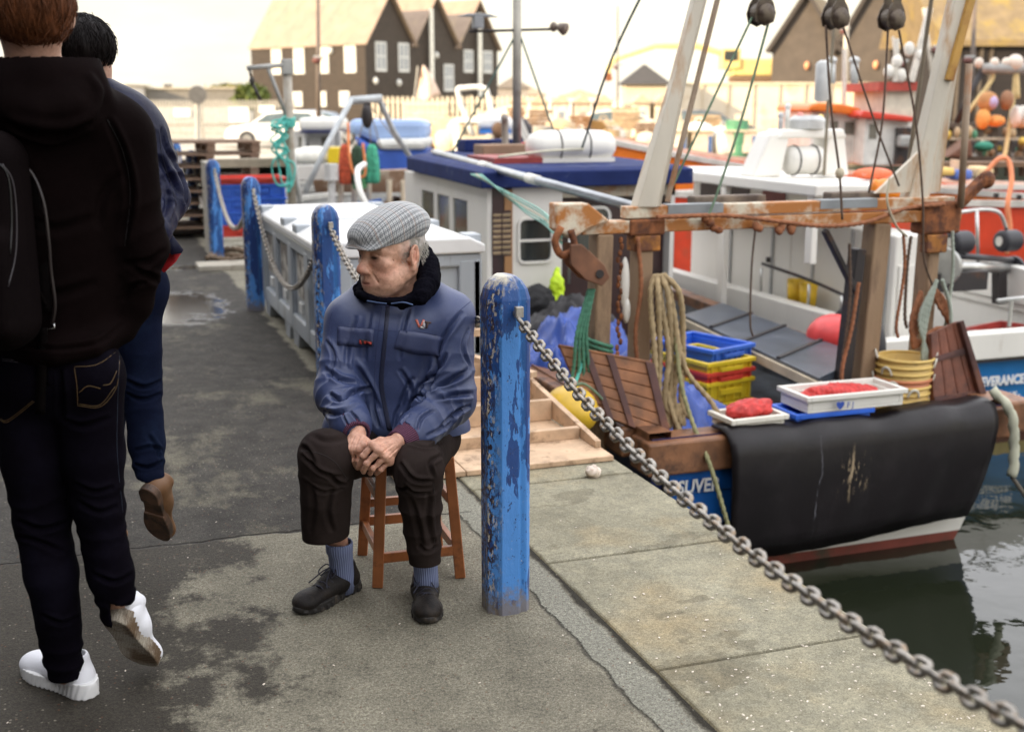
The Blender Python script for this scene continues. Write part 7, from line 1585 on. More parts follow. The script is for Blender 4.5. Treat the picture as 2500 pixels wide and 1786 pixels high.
hand(Hl,J(968,1080,3.57),J(946,1092,3.515),[J(910,1086,3.485),J(927,1099,3.475),J(941,1113,3.48),J(951,1126,3.495)],
 [(J(910,1086,3.485),J(886,1113,3.475),J(876,1139,3.50),.0096),(J(927,1099,3.475),J(896,1131,3.465),J(887,1151,3.49),.0098),(J(941,1113,3.48),J(911,1142,3.47),J(904,1155,3.50),.0094),(J(951,1126,3.495),J(929,1146,3.485),J(919,1156,3.51),.0084)],
 thumb=(J(955,1075,3.54),J(930,1075,3.53),J(905,1083,3.52),.011))
for S_ in (Hd,Hl): S_.fn(lambda P_: .0009*nzf(P_,110,2)+.0006*nzf(P_,240,5),op='d')
h1v,h1q=snet(Hd,J(835,1165,3.66)*0+np.array([-.53,3.46,.42]),np.array([-.34,3.68,.66]),.0017,slack=.006)
h2v,h2q=snet(Hl,np.array([-.50,3.42,.42]),np.array([-.28,3.64,.66]),.0017,slack=.006)
hS1=Surf(h1v,h1q); hS1.crease([(((868,1062),(858,1080),(852,1100)),.004,.0012),(((880,1062),(872,1082),(866,1096)),.004,.0012),(((862,1100),(864,1125)),.002,.0012)])
hS2=Surf(h2v,h2q); hS2.crease([(((975,1090),(955,1108),(946,1120)),.004,.0014),(((965,1080),(945,1095),(934,1105)),.004,.0012),(((955,1076),(932,1086),(918,1092)),.004,.001)]); h1v=hS1.v; h2v=hS2.v
vs=[H2C(hv),bv,h1v,h2v]; qs=[hq,bq,h1q,h2q]; off=0; Q_=[]
for v_,q_ in zip(vs,qs): Q_.append(q_+off); off+=len(v_)
def bodycol(v):
    c=headcol(v); m=v[:,2]<.95; c[m]=np.array([.54,.30,.21]); n=nzf(v[m],45,9); c[m]*=(1+.10*n)[:,None]; return np.clip(c,0,1)
body=fmesh('body',np.concatenate(vs),np.concatenate(Q_),SK,OM,colf=bodycol)
# --- sideburn / nape hair tufts
b=MB(); rh=np.random.RandomState(5)
for i in range(520):
    s_=-1 if i%4 else 1; y=rh.uniform(-.10,.022); z=rh.uniform(-.03,.032)-(.02 if y<-.05 else 0)
    p=np.array((s_*.074*math.sqrt(max(.05,1-((y+.018)/.10)**2))+s_*.001,y,z+.008)); 
    if -.045<y<.008 and z<.012 : p[0]-=s_*.002
    d=np.array((s_*.0015,-.006+rh.uniform(-.003,.003),-.011+rh.uniform(-.004,.004))); b.tube(H2C(np.array([p,p+d*.5,p+d]))@np.eye(3),[.0007,.0006,.0002],3,cap=False)
hb=np.concatenate(b.v); b.v=[c2w(hb)]; b.build('hair',P('white_hair',(.62,.60,.55),.5,bump=0),OM)
# --- flat cap
K=SD(); K.ell((0,-.008,.066),(.086,.102,.054),k=.02); K.ell((0,-.040,.072),(.088,.080,.056),k=.04); K.ell((0,.056,.060),(.080,.078,.043),k=.04)
K.ell((0,.098,.034),(.070,.048,.010),k=.022,rot=rotm(-.22,0,0)); K.cap((-.05,.03,.052),(.05,.03,.052),.02,.02,k=.03)
K.fn(lambda P_: .030+.24*np.minimum(P_[:,1]-.01,0)-P_[:,2],k=.006,op='i')
K.ell((0,-.018,.020),(.078,.100,.062),k=.004,op='s')
K.fn(lambda P_: .0016*nzf(P_,30,12)+.0010*nzf(P_,70,13),op='d')
kv,kq=snet(K,(-.11,-.15,-.02),(.11,.17,.15),.0024,slack=.008)
# tip the cap down at the front
a_=R(-3); Rk=rotm(a_,0,0); kv=(kv-np.array([0,0,.04]))@Rk.T+np.array([0,-.004,.043])
def tweed():
    m,t,b=node_mat('check_tweed'); g=NT(t,b); uv=g.n('ShaderNodeAttribute'); uv.attribute_name='capuv'; X,Y,Z=g.xyz(uv.outputs['Vector'])
    def lines(v,p,w,ph=0): return g.math('LESS_THAN',g.math('FRACT',g.math('ADD',g.math('DIVIDE',v,p),ph)),w)
    s1=lines(X,.0062,.5); s2=lines(Y,.0062,.5); hk=g.math('ADD',s1,s2)
    c=g.ramp(g.math('MULTIPLY',hk,.5),.1,.9,(.47,.47,.46,1),(.07,.08,.09,1))
    f=g.math('MULTIPLY',s1,s2); c=g.mix(f,(.43,.44,.44),(.06,.07,.085)); c=g.mix(g.math('MULTIPLY',g.math('SUBTRACT',hk,f),.35),c,(.33,.34,.34))
    d1=lines(X,.0118,.22); c=g.mix(g.math('MULTIPLY',d1,.6),c,(.02,.022,.03))
    d2=lines(Y,.0118,.20,.3); c=g.mix(g.math('MULTIPLY',d2,.55),c,(.05,.055,.07)); d3=lines(Y,.042,.09,.6); c=g.mix(g.math('MULTIPLY',d3,.3),c,(.40,.24,.16))
    g.col(c); b.inputs['Roughness'].default_value=.85; b.inputs['Sheen Weight'].default_value=.3; g.bump(g.noise(900,3),.35,.002); return m
co=fmesh('flat_cap',H2C(kv),kq,tweed(),OM)
at_=co.data.attributes.new('capuv','FLOAT_VECTOR','POINT'); nrm_=normals(kv,kq)
# cloth coordinates wrap over the crown: arc length across and along
ua=np.arctan2(kv[:,0],kv[:,2]+.02)*.10; va=kv[:,1]*1.05+np.clip(.06-kv[:,2],0,.1)*.35; at_.data.foreach_set('vector',np.stack([ua+.15*va,va,va*0],1).astype(np.float32).ravel())
b=MB(); b.ell((0,0,0),(.008,.008,.004)); bvv=np.concatenate(b.v)+np.array((0,-.02,.122)); b.v=[c2w(H2C(bvv))]; b.build('cap_button',P('tweed_grey',(.3,.3,.3),.9),co,smooth=True)
# --- jacket
JK=cloth_mat('jacket_blue',(.046,.064,.150),.44,.16,weave=1100,wamt=.16,sheen=.25,fade=(.064,.086,.175),scale=6)
Jk=SD(); lat=(1,0,0)
Jk.ell(J(958,905,3.96),(.190,.150,.215),k=.05); Jk.ell(J(965,805,3.93),(.180,.135,.12),k=.06); Jk.ell(J(955,1020,3.97),(.205,.165,.10),k=.06)
Jk.cap(J(862,785,3.93),J(1080,778,3.93),.080,.084,k=.06)
Jk.cap(J(912,722,3.97),J(1015,708,3.98),.055,.058,k=.05); Jk.cap(J(1030,712,3.98),J(1098,765,3.95),.062,.078,k=.04); Jk.cap(J(900,722,3.97),J(858,775,3.94),.060,.075,k=.04)
Jk.cap(shR,J(826,955,3.83),.080,.078,k=.03,fold=(.0035,55,.5,.8,.35)); Jk.cap(J(826,955,3.83),J(860,1035,3.66),.078,.066,k=.03,fold=(.005,60,1.3,.3,.5))
Jk.cap(J(856,1030,3.68),J(864,1040,3.645),.068,.058,k=.02)
Jk.cap(shL,J(1100,975,3.85),.082,.086,k=.03,fold=(.0035,55,2.5,.8,.35)); Jk.cap(J(1100,975,3.85),J(1012,1056,3.67),.082,.066,k=.03,fold=(.005,60,3.1,.4,.5))
Jk.cap(J(1015,1055,3.68),J(1003,1064,3.655),.068,.056,k=.02)
Jk.cap(J(850,1060,4.0),J(1075,1045,4.0),.095,.105,k=.06)
hz=J(950,1075,3.9)[2]
Jk.fn(lambda P_: .0022*nzf(P_,16,21)+.0024*np.abs(nzf(P_,28,22)),op='d')
# neck opening
Jk.cap(H2C((0,-.02,-.16)),H2C((0,-.02,-.05)),.060,.085,k=.015,op='s')
jv,jq=snet(Jk,(-.90,3.50,.50),(-.03,4.22,1.20),.0042,slack=.012)
SJ=Surf(jv,jq)
SJ.crease([
 (((800,960),(830,975),(868,955),(905,950)),.011,.010),(((790,900),(830,925),(870,935)),.012,.008),(((782,1000),(820,1010),(880,985)),.012,.008),
 (((860,880),(900,940),(925,1000)),.012,.007),(((1130,760),(1080,830),(1060,890)),.012,.008),(((1150,900),(1100,930),(1040,960),(1000,985)),.013,.013),(((1165,960),(1110,965),(1050,975)),.012,.010),
 (((1000,1000),(1040,960),(1070,880)),.013,.012),(((1010,920),(990,960),(975,1010)),.013,.009),(((1090,860),(1070,900),(1020,950)),.010,.009),(((1150,990),(1110,1010),(1070,1050)),.010,.009),
 (((975,900),(1000,940),(1005,975)),.010,.007),(((1120,1000),(1090,1040),(1040,1065)),.009,.007),(((850,1000),(870,1020),(880,1040)),.005,.006),(((835,1000),(840,1020),(850,1040)),.005,.005),
 (((1000,1040),(985,1030),(1000,1010)),.006,.006),(((1020,1050),(1030,1020),(1060,1000)),.007,.007),(((905,760),(895,830),(890,880)),.010,.005),(((1000,740),(985,800),(975,880)),.010,.005),
 (((870,770),(850,840),(845,900)),.012,.006),(((905,960),(915,1010),(925,1045)),.010,.007),(((975,990),(965,1020),(960,1050)),.010,.007),(((1145,800),(1130,850),(1150,900)),.009,.005),(((795,830),(815,870),(800,930)),.010,.006)])
jacket=fmesh('jacket',SJ.v,jq,JK,OM)
SEAM=P('seam_navy',(.030,.040,.105),.8,bump=0); ZIP=P('zip_dark',(.022,.026,.055),.45,.2,bump=.3,bscale=900)
SJ.strip([(944,735),(938,800),(930,880),(926,940),(936,1000),(946,1050)],[(953,735),(948,800),(940,880),(937,940),(947,1000),(957,1050)],ZIP,'zip',jacket,.002)
SJ.strip([(950,722),(950,735)],[(957,722),(957,735)],P('zip_pull',(.25,.24,.23),.4,.6),'zip_pull',jacket,.005,.003)
for a_,b__ in (([(944-10,738),(922,820),(916,900),(916,950),(925,1005),(938,1048)],0),):
    SJ.seam(a_,.0012,SEAM,'placket_seam',jacket)
JF=cloth_mat('jacket_flap',(.050,.064,.142),.44,.12,weave=1100,wamt=.2,sheen=.25)
SJ.strip([(826,796),(868,800),(913,804)],[(824,841),(868,845),(911,844)],JF,'pocket_flap',jacket,.0035,.003)
SJ.strip([(976,806),(1030,812),(1079,822)],[(962,848),(1010,862),(1073,868)],JF,'pocket_flap',jacket,.0035,.003)
for pth in ([(824,841),(868,846),(911,845)],[(962,849),(1010,863),(1073,869)],[(826,795),(868,799),(925,806),(960,808),(1030,811),(1080,821)],[(913,804),(912,845)],[(1079,822),(1074,869)],[(1150,735),(1120,760),(1095,790),(1080,850),(1070,900)],[(812,760),(805,790),(812,840),(828,880)]):
    SJ.seam(pth,.0013,SEAM,'stitched_seam',jacket,n=8)
SJ.strip([(880,826),(910,831)],[(880,838),(910,842)],P('label_black',(.02,.015,.02),.6),'chest_label',jacket,.008,.001)
SJ.strip([(888,830),(906,833)],[(888,836),(906,838)],P('label_red',(.45,.05,.04),.6),'label_print',jacket,.0095,.0006)
SJ.strip([(882,829),(885,829)],[(882,837),(885,838)],P('label_red',(.45,.05,.04),.6),'label_print',jacket,.0095,.0006)
LR=P('logo_red',(.50,.13,.09),.6,bump=0); LS=P('logo_silver',(.42,.40,.40),.5,bump=0); LD=P('logo_brown',(.05,.022,.018),.6,bump=0)
def lg(pts_l,pts_r,m): SJ.strip(pts_l,pts_r,m,'chest_logo',jacket,.003,.001,n=3,k=2)
lg([(1013,780),(1021,799)],[(1019,780),(1026,799)],LR); lg([(1032,780),(1023,799)],[(1037,782),(1027,799)],LR)
lg([(1032,784),(1031,796)],[(1037,784),(1037,800)],LS); lg([(1025,796),(1031,797)],[(1026,801),(1036,802)],LS)
lg([(1036,784),(1053,786)],[(1036,788),(1052,790)],LD); lg([(1041,788),(1038,801)],[(1047,788),(1043,801)],LD)
# waistband shadow rib at the hem
# --- collar of dark fleece
FL=cloth_mat('dark_fleece',(.0050,.0048,.0085),.95,.3,weave=420,wamt=.9,sheen=.35)
Cl=SD(); cp=[J(878,716,3.83),J(905,728,3.80),J(945,735,3.785),J(985,735,3.785),J(1025,722,3.80),J(1045,690,3.86),J(1045,650,3.93),J(1025,618,3.99),J(985,615,4.03),J(930,640,4.03),J(895,680,3.97),J(878,716,3.86)]
Cl.path(cp,[.013,.013,.010,.012,.028,.038,.038,.034,.03,.03,.022,.013],k=.01,op='u')
Cl.cap(J(1028,728,3.79),J(985,745,3.80),.010,.014,k=.02); Cl.cap(J(1030,700,3.82),J(1025,732,3.79),.024,.008,k=.02); Cl.cap(J(1040,640,3.96),J(1030,610,3.99),.034,.026,k=.02)
hp=lambda x,y,o=.006:(lambda h: h[0]+h[1]*o)(SJ.hit(x,y))
Cl.path([hp(1056,690),hp(1050,712),hp(1036,731)],[.026,.020,.007],k=.03,op='u'); Cl.path([hp(1000,728),hp(1018,730),hp(1036,732)],[.012,.012,.006],k=.02,op='u'); Cl.path([hp(872,706),hp(874,720),hp(895,732)],[.014,.010,.008],k=.02,op='u')
Cl.ops=[('u',(lambda f:(lambda P_: f(P_)))(Cl.ops[0][1]),.01)]+Cl.ops[1:]
Cl.fn(lambda P_: .0020*nzf(P_,60,31)+.0014*nzf(P_,210,32)+.0008*nzf(P_,420,33),op='d')
cv_,cq_=snet(Cl,(-.60,3.64,.90),(-.16,4.12,1.24),.0028,slack=.008); fmesh('fleece_collar',cv_,cq_,FL,OM)
b=MB(); b.tube(c2w(catmull([J(896,734,3.775),J(925,739,3.765),J(944,741,3.76)],5)),.0028,6); b.tube(c2w(catmull([J(955,741,3.76),J(985,738,3.755),J(1008,744,3.76)],5)),.0028,6); b.build('collar_zip',P('zip_blue',(.04,.07,.15),.4,.4),OM)
SH=SD(); SH.path([H2C((.05,-.03,-.085)),H2C((.062,-.015,-.125)),H2C((.05,.03,-.155)),H2C((0,.05,-.165))],.014,k=.01,op='u'); v_,q_=snet(SH,H2C((0,0,-.12))-.12,H2C((0,0,-.12))+.12,.004,slack=.01); fmesh('shirt_collar',v_,q_,cloth_mat('red_check',(.20,.03,.03)),OM)
# --- ribbed cuffs
CU,t_,b_=node_mat('maroon_rib'); g=NT(t_,b_); at2=g.n('ShaderNodeAttribute'); at2.attribute_name='rib'; sn=g.math('SINE',g.math('MULTIPLY',g.xyz(at2.outputs['Vector'])[0],46)); g.col(g.ramp(g.math('ADD',g.math('MULTIPLY',sn,.5),.5),.2,.8,(.035,.010,.028,1),(.115,.028,.065,1))); b_.inputs['Roughness'].default_value=.85; g.bump(sn,.8,.0015)
def cuff(a,b_,r0,r1,par):
    a=np.array(a);b_=np.array(b_); d=(b_-a)/np.linalg.norm(b_-a); u=np.cross(d,(0,0,1.)); u/=np.linalg.norm(u); w_=np.cross(d,u); n=48; an=np.arange(n)*2*math.pi/n; rs=[];rib=[]
    for t,r in ((0,r0*.9),(.08,r0),(.5,(r0+r1)/2+.001),(.9,r1+.001),(1.,r1),(1.0,r1-.006),(.6,r1-.010)):
        rs.append(a+d*t*np.linalg.norm(b_-a)+r*(np.cos(an)[:,None]*u+np.sin(an)[:,None]*w_)); rib.append(np.stack([an,an*0+t,an*0],1))
    m=MB(); m.rings(c2w(np.array(rs)),cap=False); o=m.build('ribbed_cuff',CU,par,smooth=True,solid=.002); at=o.data.attributes.new('rib','FLOAT_VECTOR','POINT'); at.data.foreach_set('vector',np.concatenate(rib).astype(np.float32).ravel())
cuff(J(860,1032,3.665),J(872,1060,3.60),.054,.041,jacket); cuff(J(1005,1062,3.655),J(968,1083,3.585),.052,.039,jacket)
# --- trousers
TR=cloth_mat('trouser_brown',(.027,.0200,.0185),.8,.2,weave=900,wamt=.2,sheen=.15,fade=(.038,.029,.026))
T=SD(); T.ell(J(955,1085,4.02),(.20,.15,.10),k=.04)
T.cap(J(895,1090,3.96),J(796,1116,3.55),.098,.086,k=.04,fold=(.003,45,1.,.7,.4)); T.cap(J(1020,1098,3.98),J(1022,1142,3.53),.098,.082,k=.04,fold=(.003,45,2.,.7,.4))
T.cap(J(1075,1070,3.98),J(1040,1100,3.85),.075,.07,k=.05)
T.cap(J(794,1112,3.55),J(796,1345,3.65),.086,.074,k=.02,fold=(.003,40,.3,.1,.35)); T.cap(J(1022,1142,3.53),J(1038,1400,3.63),.078,.050,k=.02,fold=(.004,46,3.,.3,.5))
T.fn(lambda P_: .0016*nzf(P_,15,41)+.0018*np.abs(nzf(P_,26,42)),op='d')
zr=J(790,1308,3.64)[2]; zl=J(1038,1372,3.62)[2]
def hemcut(P_):
    x=P_[:,0]; zc=np.where(x<-.42,zr+.16*(x+.60)*.5,zl+.02*(x+.3)); return zc-P_[:,2]
T.fn(hemcut,k=.003,op='i')
# hollow trouser ends
T.cap(J(798,1290,3.64),J(796,1345,3.65),.060,.066,k=.004,op='s'); T.cap(J(1038,1365,3.62),J(1040,1400,3.63),.040,.042,k=.004,op='s')
tv,tq=snet(T,(-.84,3.36,.10),(.02,4.22,.66),.0042,slack=.012)
ST=Surf(tv,tq)
ST.crease([(((745,1050),(790,1075),(850,1070)),.014,.004),(((735,1110),(780,1150),(830,1165)),.010,.008),(((800,1160),(830,1180),(850,1175)),.010,.010),(((740,1170),(790,1200),(840,1190)),.010,.006),(((810,1190),(800,1250),(812,1300)),.012,.006),(((760,1180),(765,1240),(755,1300)),.014,.005),
 (((975,1130),(1010,1170),(1060,1175)),.010,.008),(((985,1180),(1010,1200),(1050,1205)),.010,.008),(((1080,1110),(1050,1130),(1060,1170)),.009,.007),(((1000,1210),(1020,1280),(1030,1350)),.012,.006),(((1050,1200),(1045,1270),(1060,1340)),.012,.006),(((1020,1330),(1045,1345),(1070,1330)),.009,.006),(((1080,1080),(1040,1090),(1000,1080)),.009,.005),
 (((960,1160),(975,1190),(1000,1190)),.01,.008),(((728,1090),(750,1100),(770,1140)),.012,.006)])
trous=fmesh('trousers',ST.v,tq,TR,OM)
ST.seam([(735,1100),(775,1105),(815,1125),(845,1165)],.0012,P('seam_dark',(.012,.008,.008),.9,bump=0),'seam',trous); ST.seam([(1058,1180),(1062,1250),(1060,1350)],.0012,P('seam_dark',(.012,.008,.008),.9,bump=0),'seam',trous)
# --- socks and shoes
SO,t_,b_=node_mat('sock_blue'); g=NT(t_,b_); at2=g.n('ShaderNodeAttribute'); at2.attribute_name='rib'; sn=g.math('SINE',g.math('MULTIPLY',g.xyz(at2.outputs['Vector'])[0],34)); g.col(g.ramp(g.math('ADD',g.math('MULTIPLY',sn,.5),.5),.1,.9,(.12,.15,.28,1),(.22,.26,.42,1))); b_.inputs['Roughness'].default_value=.9; g.bump(sn,.6,.0015)
def sock(pts,rs_):
    pts=[np.array(p) for p in pts]; n=40; an=np.arange(n)*2*math.pi/n; R_=[];rib=[]
    for i,(p,r) in enumerate(zip(pts,rs_)): R_.append(p+np.stack([r*np.cos(an),r*1.15*np.sin(an),0*an],1)+np.stack([0*an,0*an,.001*np.sin(an*3+i)],1)); rib.append(np.stack([an,an*0,an*0],1))
    m=MB(); m.rings(c2w(np.array(R_)),cap=False); o=m.build('sock',SO,OM,smooth=True,solid=.003); at=o.data.attributes.new('rib','FLOAT_VECTOR','POINT'); at.data.foreach_set('vector',np.concatenate(rib).astype(np.float32).ravel())
sock([J(828,1322,3.70),J(828,1326,3.70),J(829,1345,3.71),J(831,1352,3.715),J(833,1375,3.73),J(836,1410,3.75),J(836,1440,3.76)],[.040,.0435,.042,.039,.038,.038,.04])
sock([J(1038,1340,3.64),J(1038,1370,3.65),J(1039,1385,3.655),J(1040,1400,3.66),J(1041,1440,3.67)],[.040,.040,.038,.038,.04])
BKS=P('shoe_black',(.0075,.0055,.0050),.6,spec=.25,var=.3,scale=20,dirt=(.022,.016,.012),damt=.45,dscale=18,bump=.4,bscale=200); SL=P('shoe_sole',(.010,.008,.007),.7,dirt=(.07,.055,.04),damt=.4,dscale=20); LC=P('lace_dark',(.02,.02,.035),.8)
hr,tr_=gr(868,1432),gr(733,1500); d=tr_-hr; d/=np.linalg.norm(d); add_shoe(OM,hr-d*.01,tr_,(0,0,1),'walk',BKS,SL,1.0,-1,lace=LC)
hl=gr(1036,1440); tl=gr(1042,1525); d=tl-hl; d/=np.linalg.norm(d); add_shoe(OM,tl-d*.285,tl,(0,0,1),'walk',BKS,SL,1.0,1,lace=LC)
# ---------------- stool
SW=P('stool_wood',(.34,.115,.035),.42,var=.25,scale=8,dirt=(.12,.045,.02),damt=.40,dscale=9,bump=.25,bscale=80)
so_=c2w(J(985,1400,3.98)*[1,1,0]); STL=thing('stool','worn brown wooden stool under the seated man','stool',tuple(so_))
f=[gr(922,1432),gr(1124,1408),gr(885,1352),gr(1070,1335)]; tops=[J(938,1120,3.87),J(1107,1108,3.93),J(905,1100,4.02),J(1052,1095,4.10)]
zt=.425
def up_(a,b_,z): t=(z-a[2])/(b_[2]-a[2]); return a+(b_-a)*t
legs=[]
cen=sum(f)/4
for k in range(4):
    a=f[k]; tp=cen+(a-cen)*.80; tp=np.array([tp[0],tp[1],zt]); legs.append((a,tp)); b=MB(); wa,wb=c2w(a),c2w(tp); b.beam(wa,wb,.036,.030,up=(.3,1,0)); b.build('leg',SW,STL,bevel=.003)
def rail(i,j,z,w=.020,h=.034):
    a=up_(*legs[i],z); c_=up_(*legs[j],z); b=MB(); b.beam(c2w(a),c2w(c_),w,h); b.build('rail',SW,STL,bevel=.002)
rail(0,1,.10); rail(2,3,.13); rail(0,2,.12); rail(1,3,.10); rail(0,2,.30); rail(1,3,.27); rail(2,3,.2,.02,.03)
b=MB(); n=40; an=np.arange(n)*2*math.pi/n
cs2=cen.copy(); rr_=.165
def sq(e): return np.stack([cs2[0]+np.sign(np.cos(an))*np.abs(np.cos(an))**.6*(.150+e),cs2[1]+np.sign(np.sin(an))*np.abs(np.sin(an))**.6*(.150+e),an*0],1)
b.rings([c2w(sq(0)+[0,0,zt-.005]),c2w(sq(.006)+[0,0,zt+.008]),c2w(sq(.006)+[0,0,zt+.026]),c2w(sq(0)+[0,0,zt+.032]),c2w(sq(-.05)+[0,0,zt+.026])]); b.build('seat',P('stool_seat',(.13,.050,.022),.4,var=.3,dirt=(.35,.22,.1),damt=.3),STL,smooth=False,bevel=.002)
# ================ walker 1: black hoodie, dark jeans, white trainers, backpack
W1=thing('person','walker seen from behind in a black hoodie, dark jeans and white trainers, carrying a backpack','person',tuple(c2w(J(150,1600,3.02)*[1,1,0])))
S=SD(); S.cap(J(75,30,2.98),J(75,70,2.98),.085,.07,k=.03); S.cap(J(75,80,2.99),J(80,160,3.0),.062,.062,k=.03); S.ell(J(170,45,3.0),(.012,.025,.03),k=.01); S.ell(J(-22,45,3.0),(.012,.025,.03),k=.01)
S.cap(J(110,280,3.02),J(135,860,3.02),.13,.12,k=.04); S.cap(J(-40,330,3.02),J(270,330,3.02),.06,.06,k=.05)
S.cap(J(285,330,3.0),J(350,600,3.02),.045,.04,k=.03); S.cap(J(350,600,3.02),J(292,780,3.02),.038,.03,k=.02); S.cap(J(-60,330,3.0),J(-100,600,3.02),.045,.04,k=.03)
S.ell(J(284,790,3.0),(.035,.04,.05),k=.02)
lr=[J(205,930,3.0),J(238,1220,3.0),J(287,1470,3.05)]; ll=[J(70,930,3.0),J(95,1230,3.0),J(160,1640,3.05)]
for l_ in (lr,ll): S.cap(l_[0],l_[1],.075,.05,k=.04); S.cap(l_[1],l_[2],.048,.034,k=.02)
v,q=snet(S,(-1.62,2.80,0),(-.72,3.25,2.0),.010,slack=.03)
def w1col(v):
    c=np.tile([.42,.25,.18],(len(v),1)); return c
fmesh('body',v,q,SK,W1,colf=w1col)
HO=cloth_mat('hoodie_black',(.0048,.0026,.0026),.85,.2,weave=700,wamt=.25,sheen=.6)
S=SD(); S.cap(J(118,360,2.99),J(138,780,3.0),.195,.170,k=.05,flat=((0,1,0),.72)); S.cap(J(-35,330,3.0),J(262,325,3.0),.088,.088,k=.07)
S.cap(J(100,190,2.98),J(110,280,2.98),.12,.14,k=.05,flat=((0,1,0),.8))
S.cap(J(285,335,3.0),J(352,600,3.01),.088,.064,k=.04,fold=(.004,38,.7,.9,.4)); S.cap(J(352,600,3.01),J(318,740,3.03),.064,.056,k=.03,fold=(.004,44,.3,.2,.5)); S.cap(J(318,740,3.03),J(296,800,3.02),.054,.042,k=.02)
S.cap(J(-60,330,3.0),J(-110,600,3.02),.085,.07,k=.03)
S.path([J(-5,160,2.93),J(40,262,2.87),J(110,285,2.85),J(190,270,2.87),J(222,235,2.90),J(205,170,2.94)],[.045,.055,.058,.055,.045,.04],k=.05,op='u')
S.ell(J(110,215,2.90),(.105,.07,.085),k=.04)
S.path([J(-10,135,2.93),J(40,118,2.90),J(110,112,2.90),J(165,128,2.93),J(200,165,2.95)],[.026,.022,.020,.022,.022],k=.02,op='u')
S.path([J(-10,850,2.97),J(60,862,2.90),J(140,862,2.87),J(230,845,2.90),J(300,800,3.0)],[.030,.030,.030,.030,.024],k=.04,op='u')
S.fn(lambda P_: .0028*nzf(P_,14,51)+.0030*np.abs(nzf(P_,24,52)),op='d')
S.ell(J(80,120,3.03),(.062,.07,.07),k=.01,op='s')
v,q=snet(S,(-1.70,2.62,.78),(-.70,3.25,1.68),.0055,slack=.016)
SH_=Surf(v,q)
SH_.crease([(((215,175),(243,225),(215,292),(120,310),(20,290)),.016,-.006),(((225,300),(120,335),(10,300)),.014,.010),(((130,130),(60,126),(0,132)),.008,.006),(((262,290),(300,380),(318,480),(300,600)),.012,.010),(((405,610),(360,640),(310,640)),.012,.008),(((300,640),(360,670),(390,690)),.012,.007),(((300,420),(250,480),(240,560)),.016,.006),
 (((60,540),(140,560),(240,530)),.018,.004),(((30,700),(130,720),(240,690)),.018,.005),(((300,735),(320,700),(360,690)),.01,.007),(((60,845),(150,850),(240,835),(300,790)),.008,.006)])
hood=fmesh('hoodie',SH_.v,q,HO,W1)
SH_.seam([(262,292),(300,370),(318,470),(305,600)],.0013,P('seam_black',(.004,.003,.003),.9,bump=0),'sleeve_seam',hood)
JE=cloth_mat('dark_jeans',(.0034,.0026,.0052),.85,.25,weave=1000,wamt=.3,sheen=.2,fade=(.0062,.0055,.011),scale=5)
S=SD(); S.ell(J(138,900,2.99),(.165,.12,.13),k=.04); S.ell(J(205,905,2.95),(.085,.08,.10),k=.03); S.ell(J(75,915,2.95),(.085,.08,.10),k=.03)
S.cap(J(212,930,3.0),J(228,1110,3.0),.092,.078,k=.03); S.cap(J(228,1110,3.0),J(240,1240,3.0),.078,.068,k=.02,fold=(.004,50,.5,.9,.4)); S.cap(J(240,1240,3.0),J(270,1400,3.01),.068,.060,k=.02,fold=(.003,50,1.5,.1,.5)); S.cap(J(270,1400,3.01),J(291,1492,3.03),.060,.050,k=.02,fold=(.004,60,2.5,.8,.5))
S.cap(J(62,930,3.0),J(78,1110,3.0),.095,.080,k=.03); S.cap(J(78,1110,3.0),J(100,1260,3.0),.080,.070,k=.02,fold=(.004,50,3.5,.9,.4)); S.cap(J(100,1260,3.0),J(125,1400,3.0),.070,.068,k=.02,fold=(.003,50,4.5,.1,.5)); S.cap(J(125,1400,3.0),J(160,1640,3.04),.068,.052,k=.02,fold=(.004,50,5.5,.9,.3))
S.fn(lambda P_: .0015*nzf(P_,15,61)+.0020*np.abs(nzf(P_,25,62)),op='d')
z1=J(160,1652,3.04)[2]; z2=J(293,1488,3.03)[2]
S.fn(lambda P_: np.where(P_[:,0]<-1.075,z1,z2-.5*(P_[:,0]+.98))-P_[:,2],k=.004,op='i')
S.cap(J(159,1630,3.04),J(161,1680,3.05),.040,.042,k=.004,op='s'); S.cap(J(290,1478,3.03),J(296,1530,3.04),.038,.040,k=.004,op='s')
v,q=snet(S,(-1.62,2.78,.03),(-.72,3.26,1.12),.0055,slack=.016)
SJ2=Surf(v,q); SJ2.crease([(((145,900),(150,960),(150,1020)),.010,.008),(((150,1020),(200,1040),(270,1020)),.012,.006),(((180,1180),(230,1200),(280,1190)),.010,.007),(((190,1225),(240,1250),(290,1235)),.010,.007),(((40,1270),(100,1290),(165,1275)),.010,.008),(((40,1310),(90,1320),(160,1350)),.010,.006),(((225,1400),(280,1420),(325,1400)),.010,.007),(((100,1500),(150,1520),(200,1500)),.010,.006)])
jeans=fmesh('jeans',SJ2.v,q,JE,W1)
GOLD=P('gold_thread',(.15,.09,.03),.6,bump=0); BLU=P('grey_thread',(.07,.06,.07),.7,bump=0)
for pth in ([(5,876),(70,882),(120,886),(170,880),(240,850),(290,815)],[(5,880),(70,886),(120,890),(170,884),(240,854),(292,822)]): SJ2.seam(pth,.0007,BLU,'waist_stitch',jeans)
for pth in ([(182,895),(240,888),(300,845)],[(182,898),(188,945),(190,990)],[(190,990),(245,992),(284,945),(292,880)],[(193,986),(243,988),(281,943)],[(193,958),(215,942),(245,948)],[(252,940),(270,935),(285,905)],[(0,1025),(22,1028),(84,980)],[(0,1021),(20,1024),(80,978)],[(278,1495),(300,1490),(330,1500)]): SJ2.seam(pth,.0006,GOLD,'pocket_stitch',jeans)
SJ2.seam([(292,850),(288,960),(286,1100),(300,1250)],.0008,P('side_seam_blue',(.01,.017,.035),.8,bump=0),'side_seam',jeans)
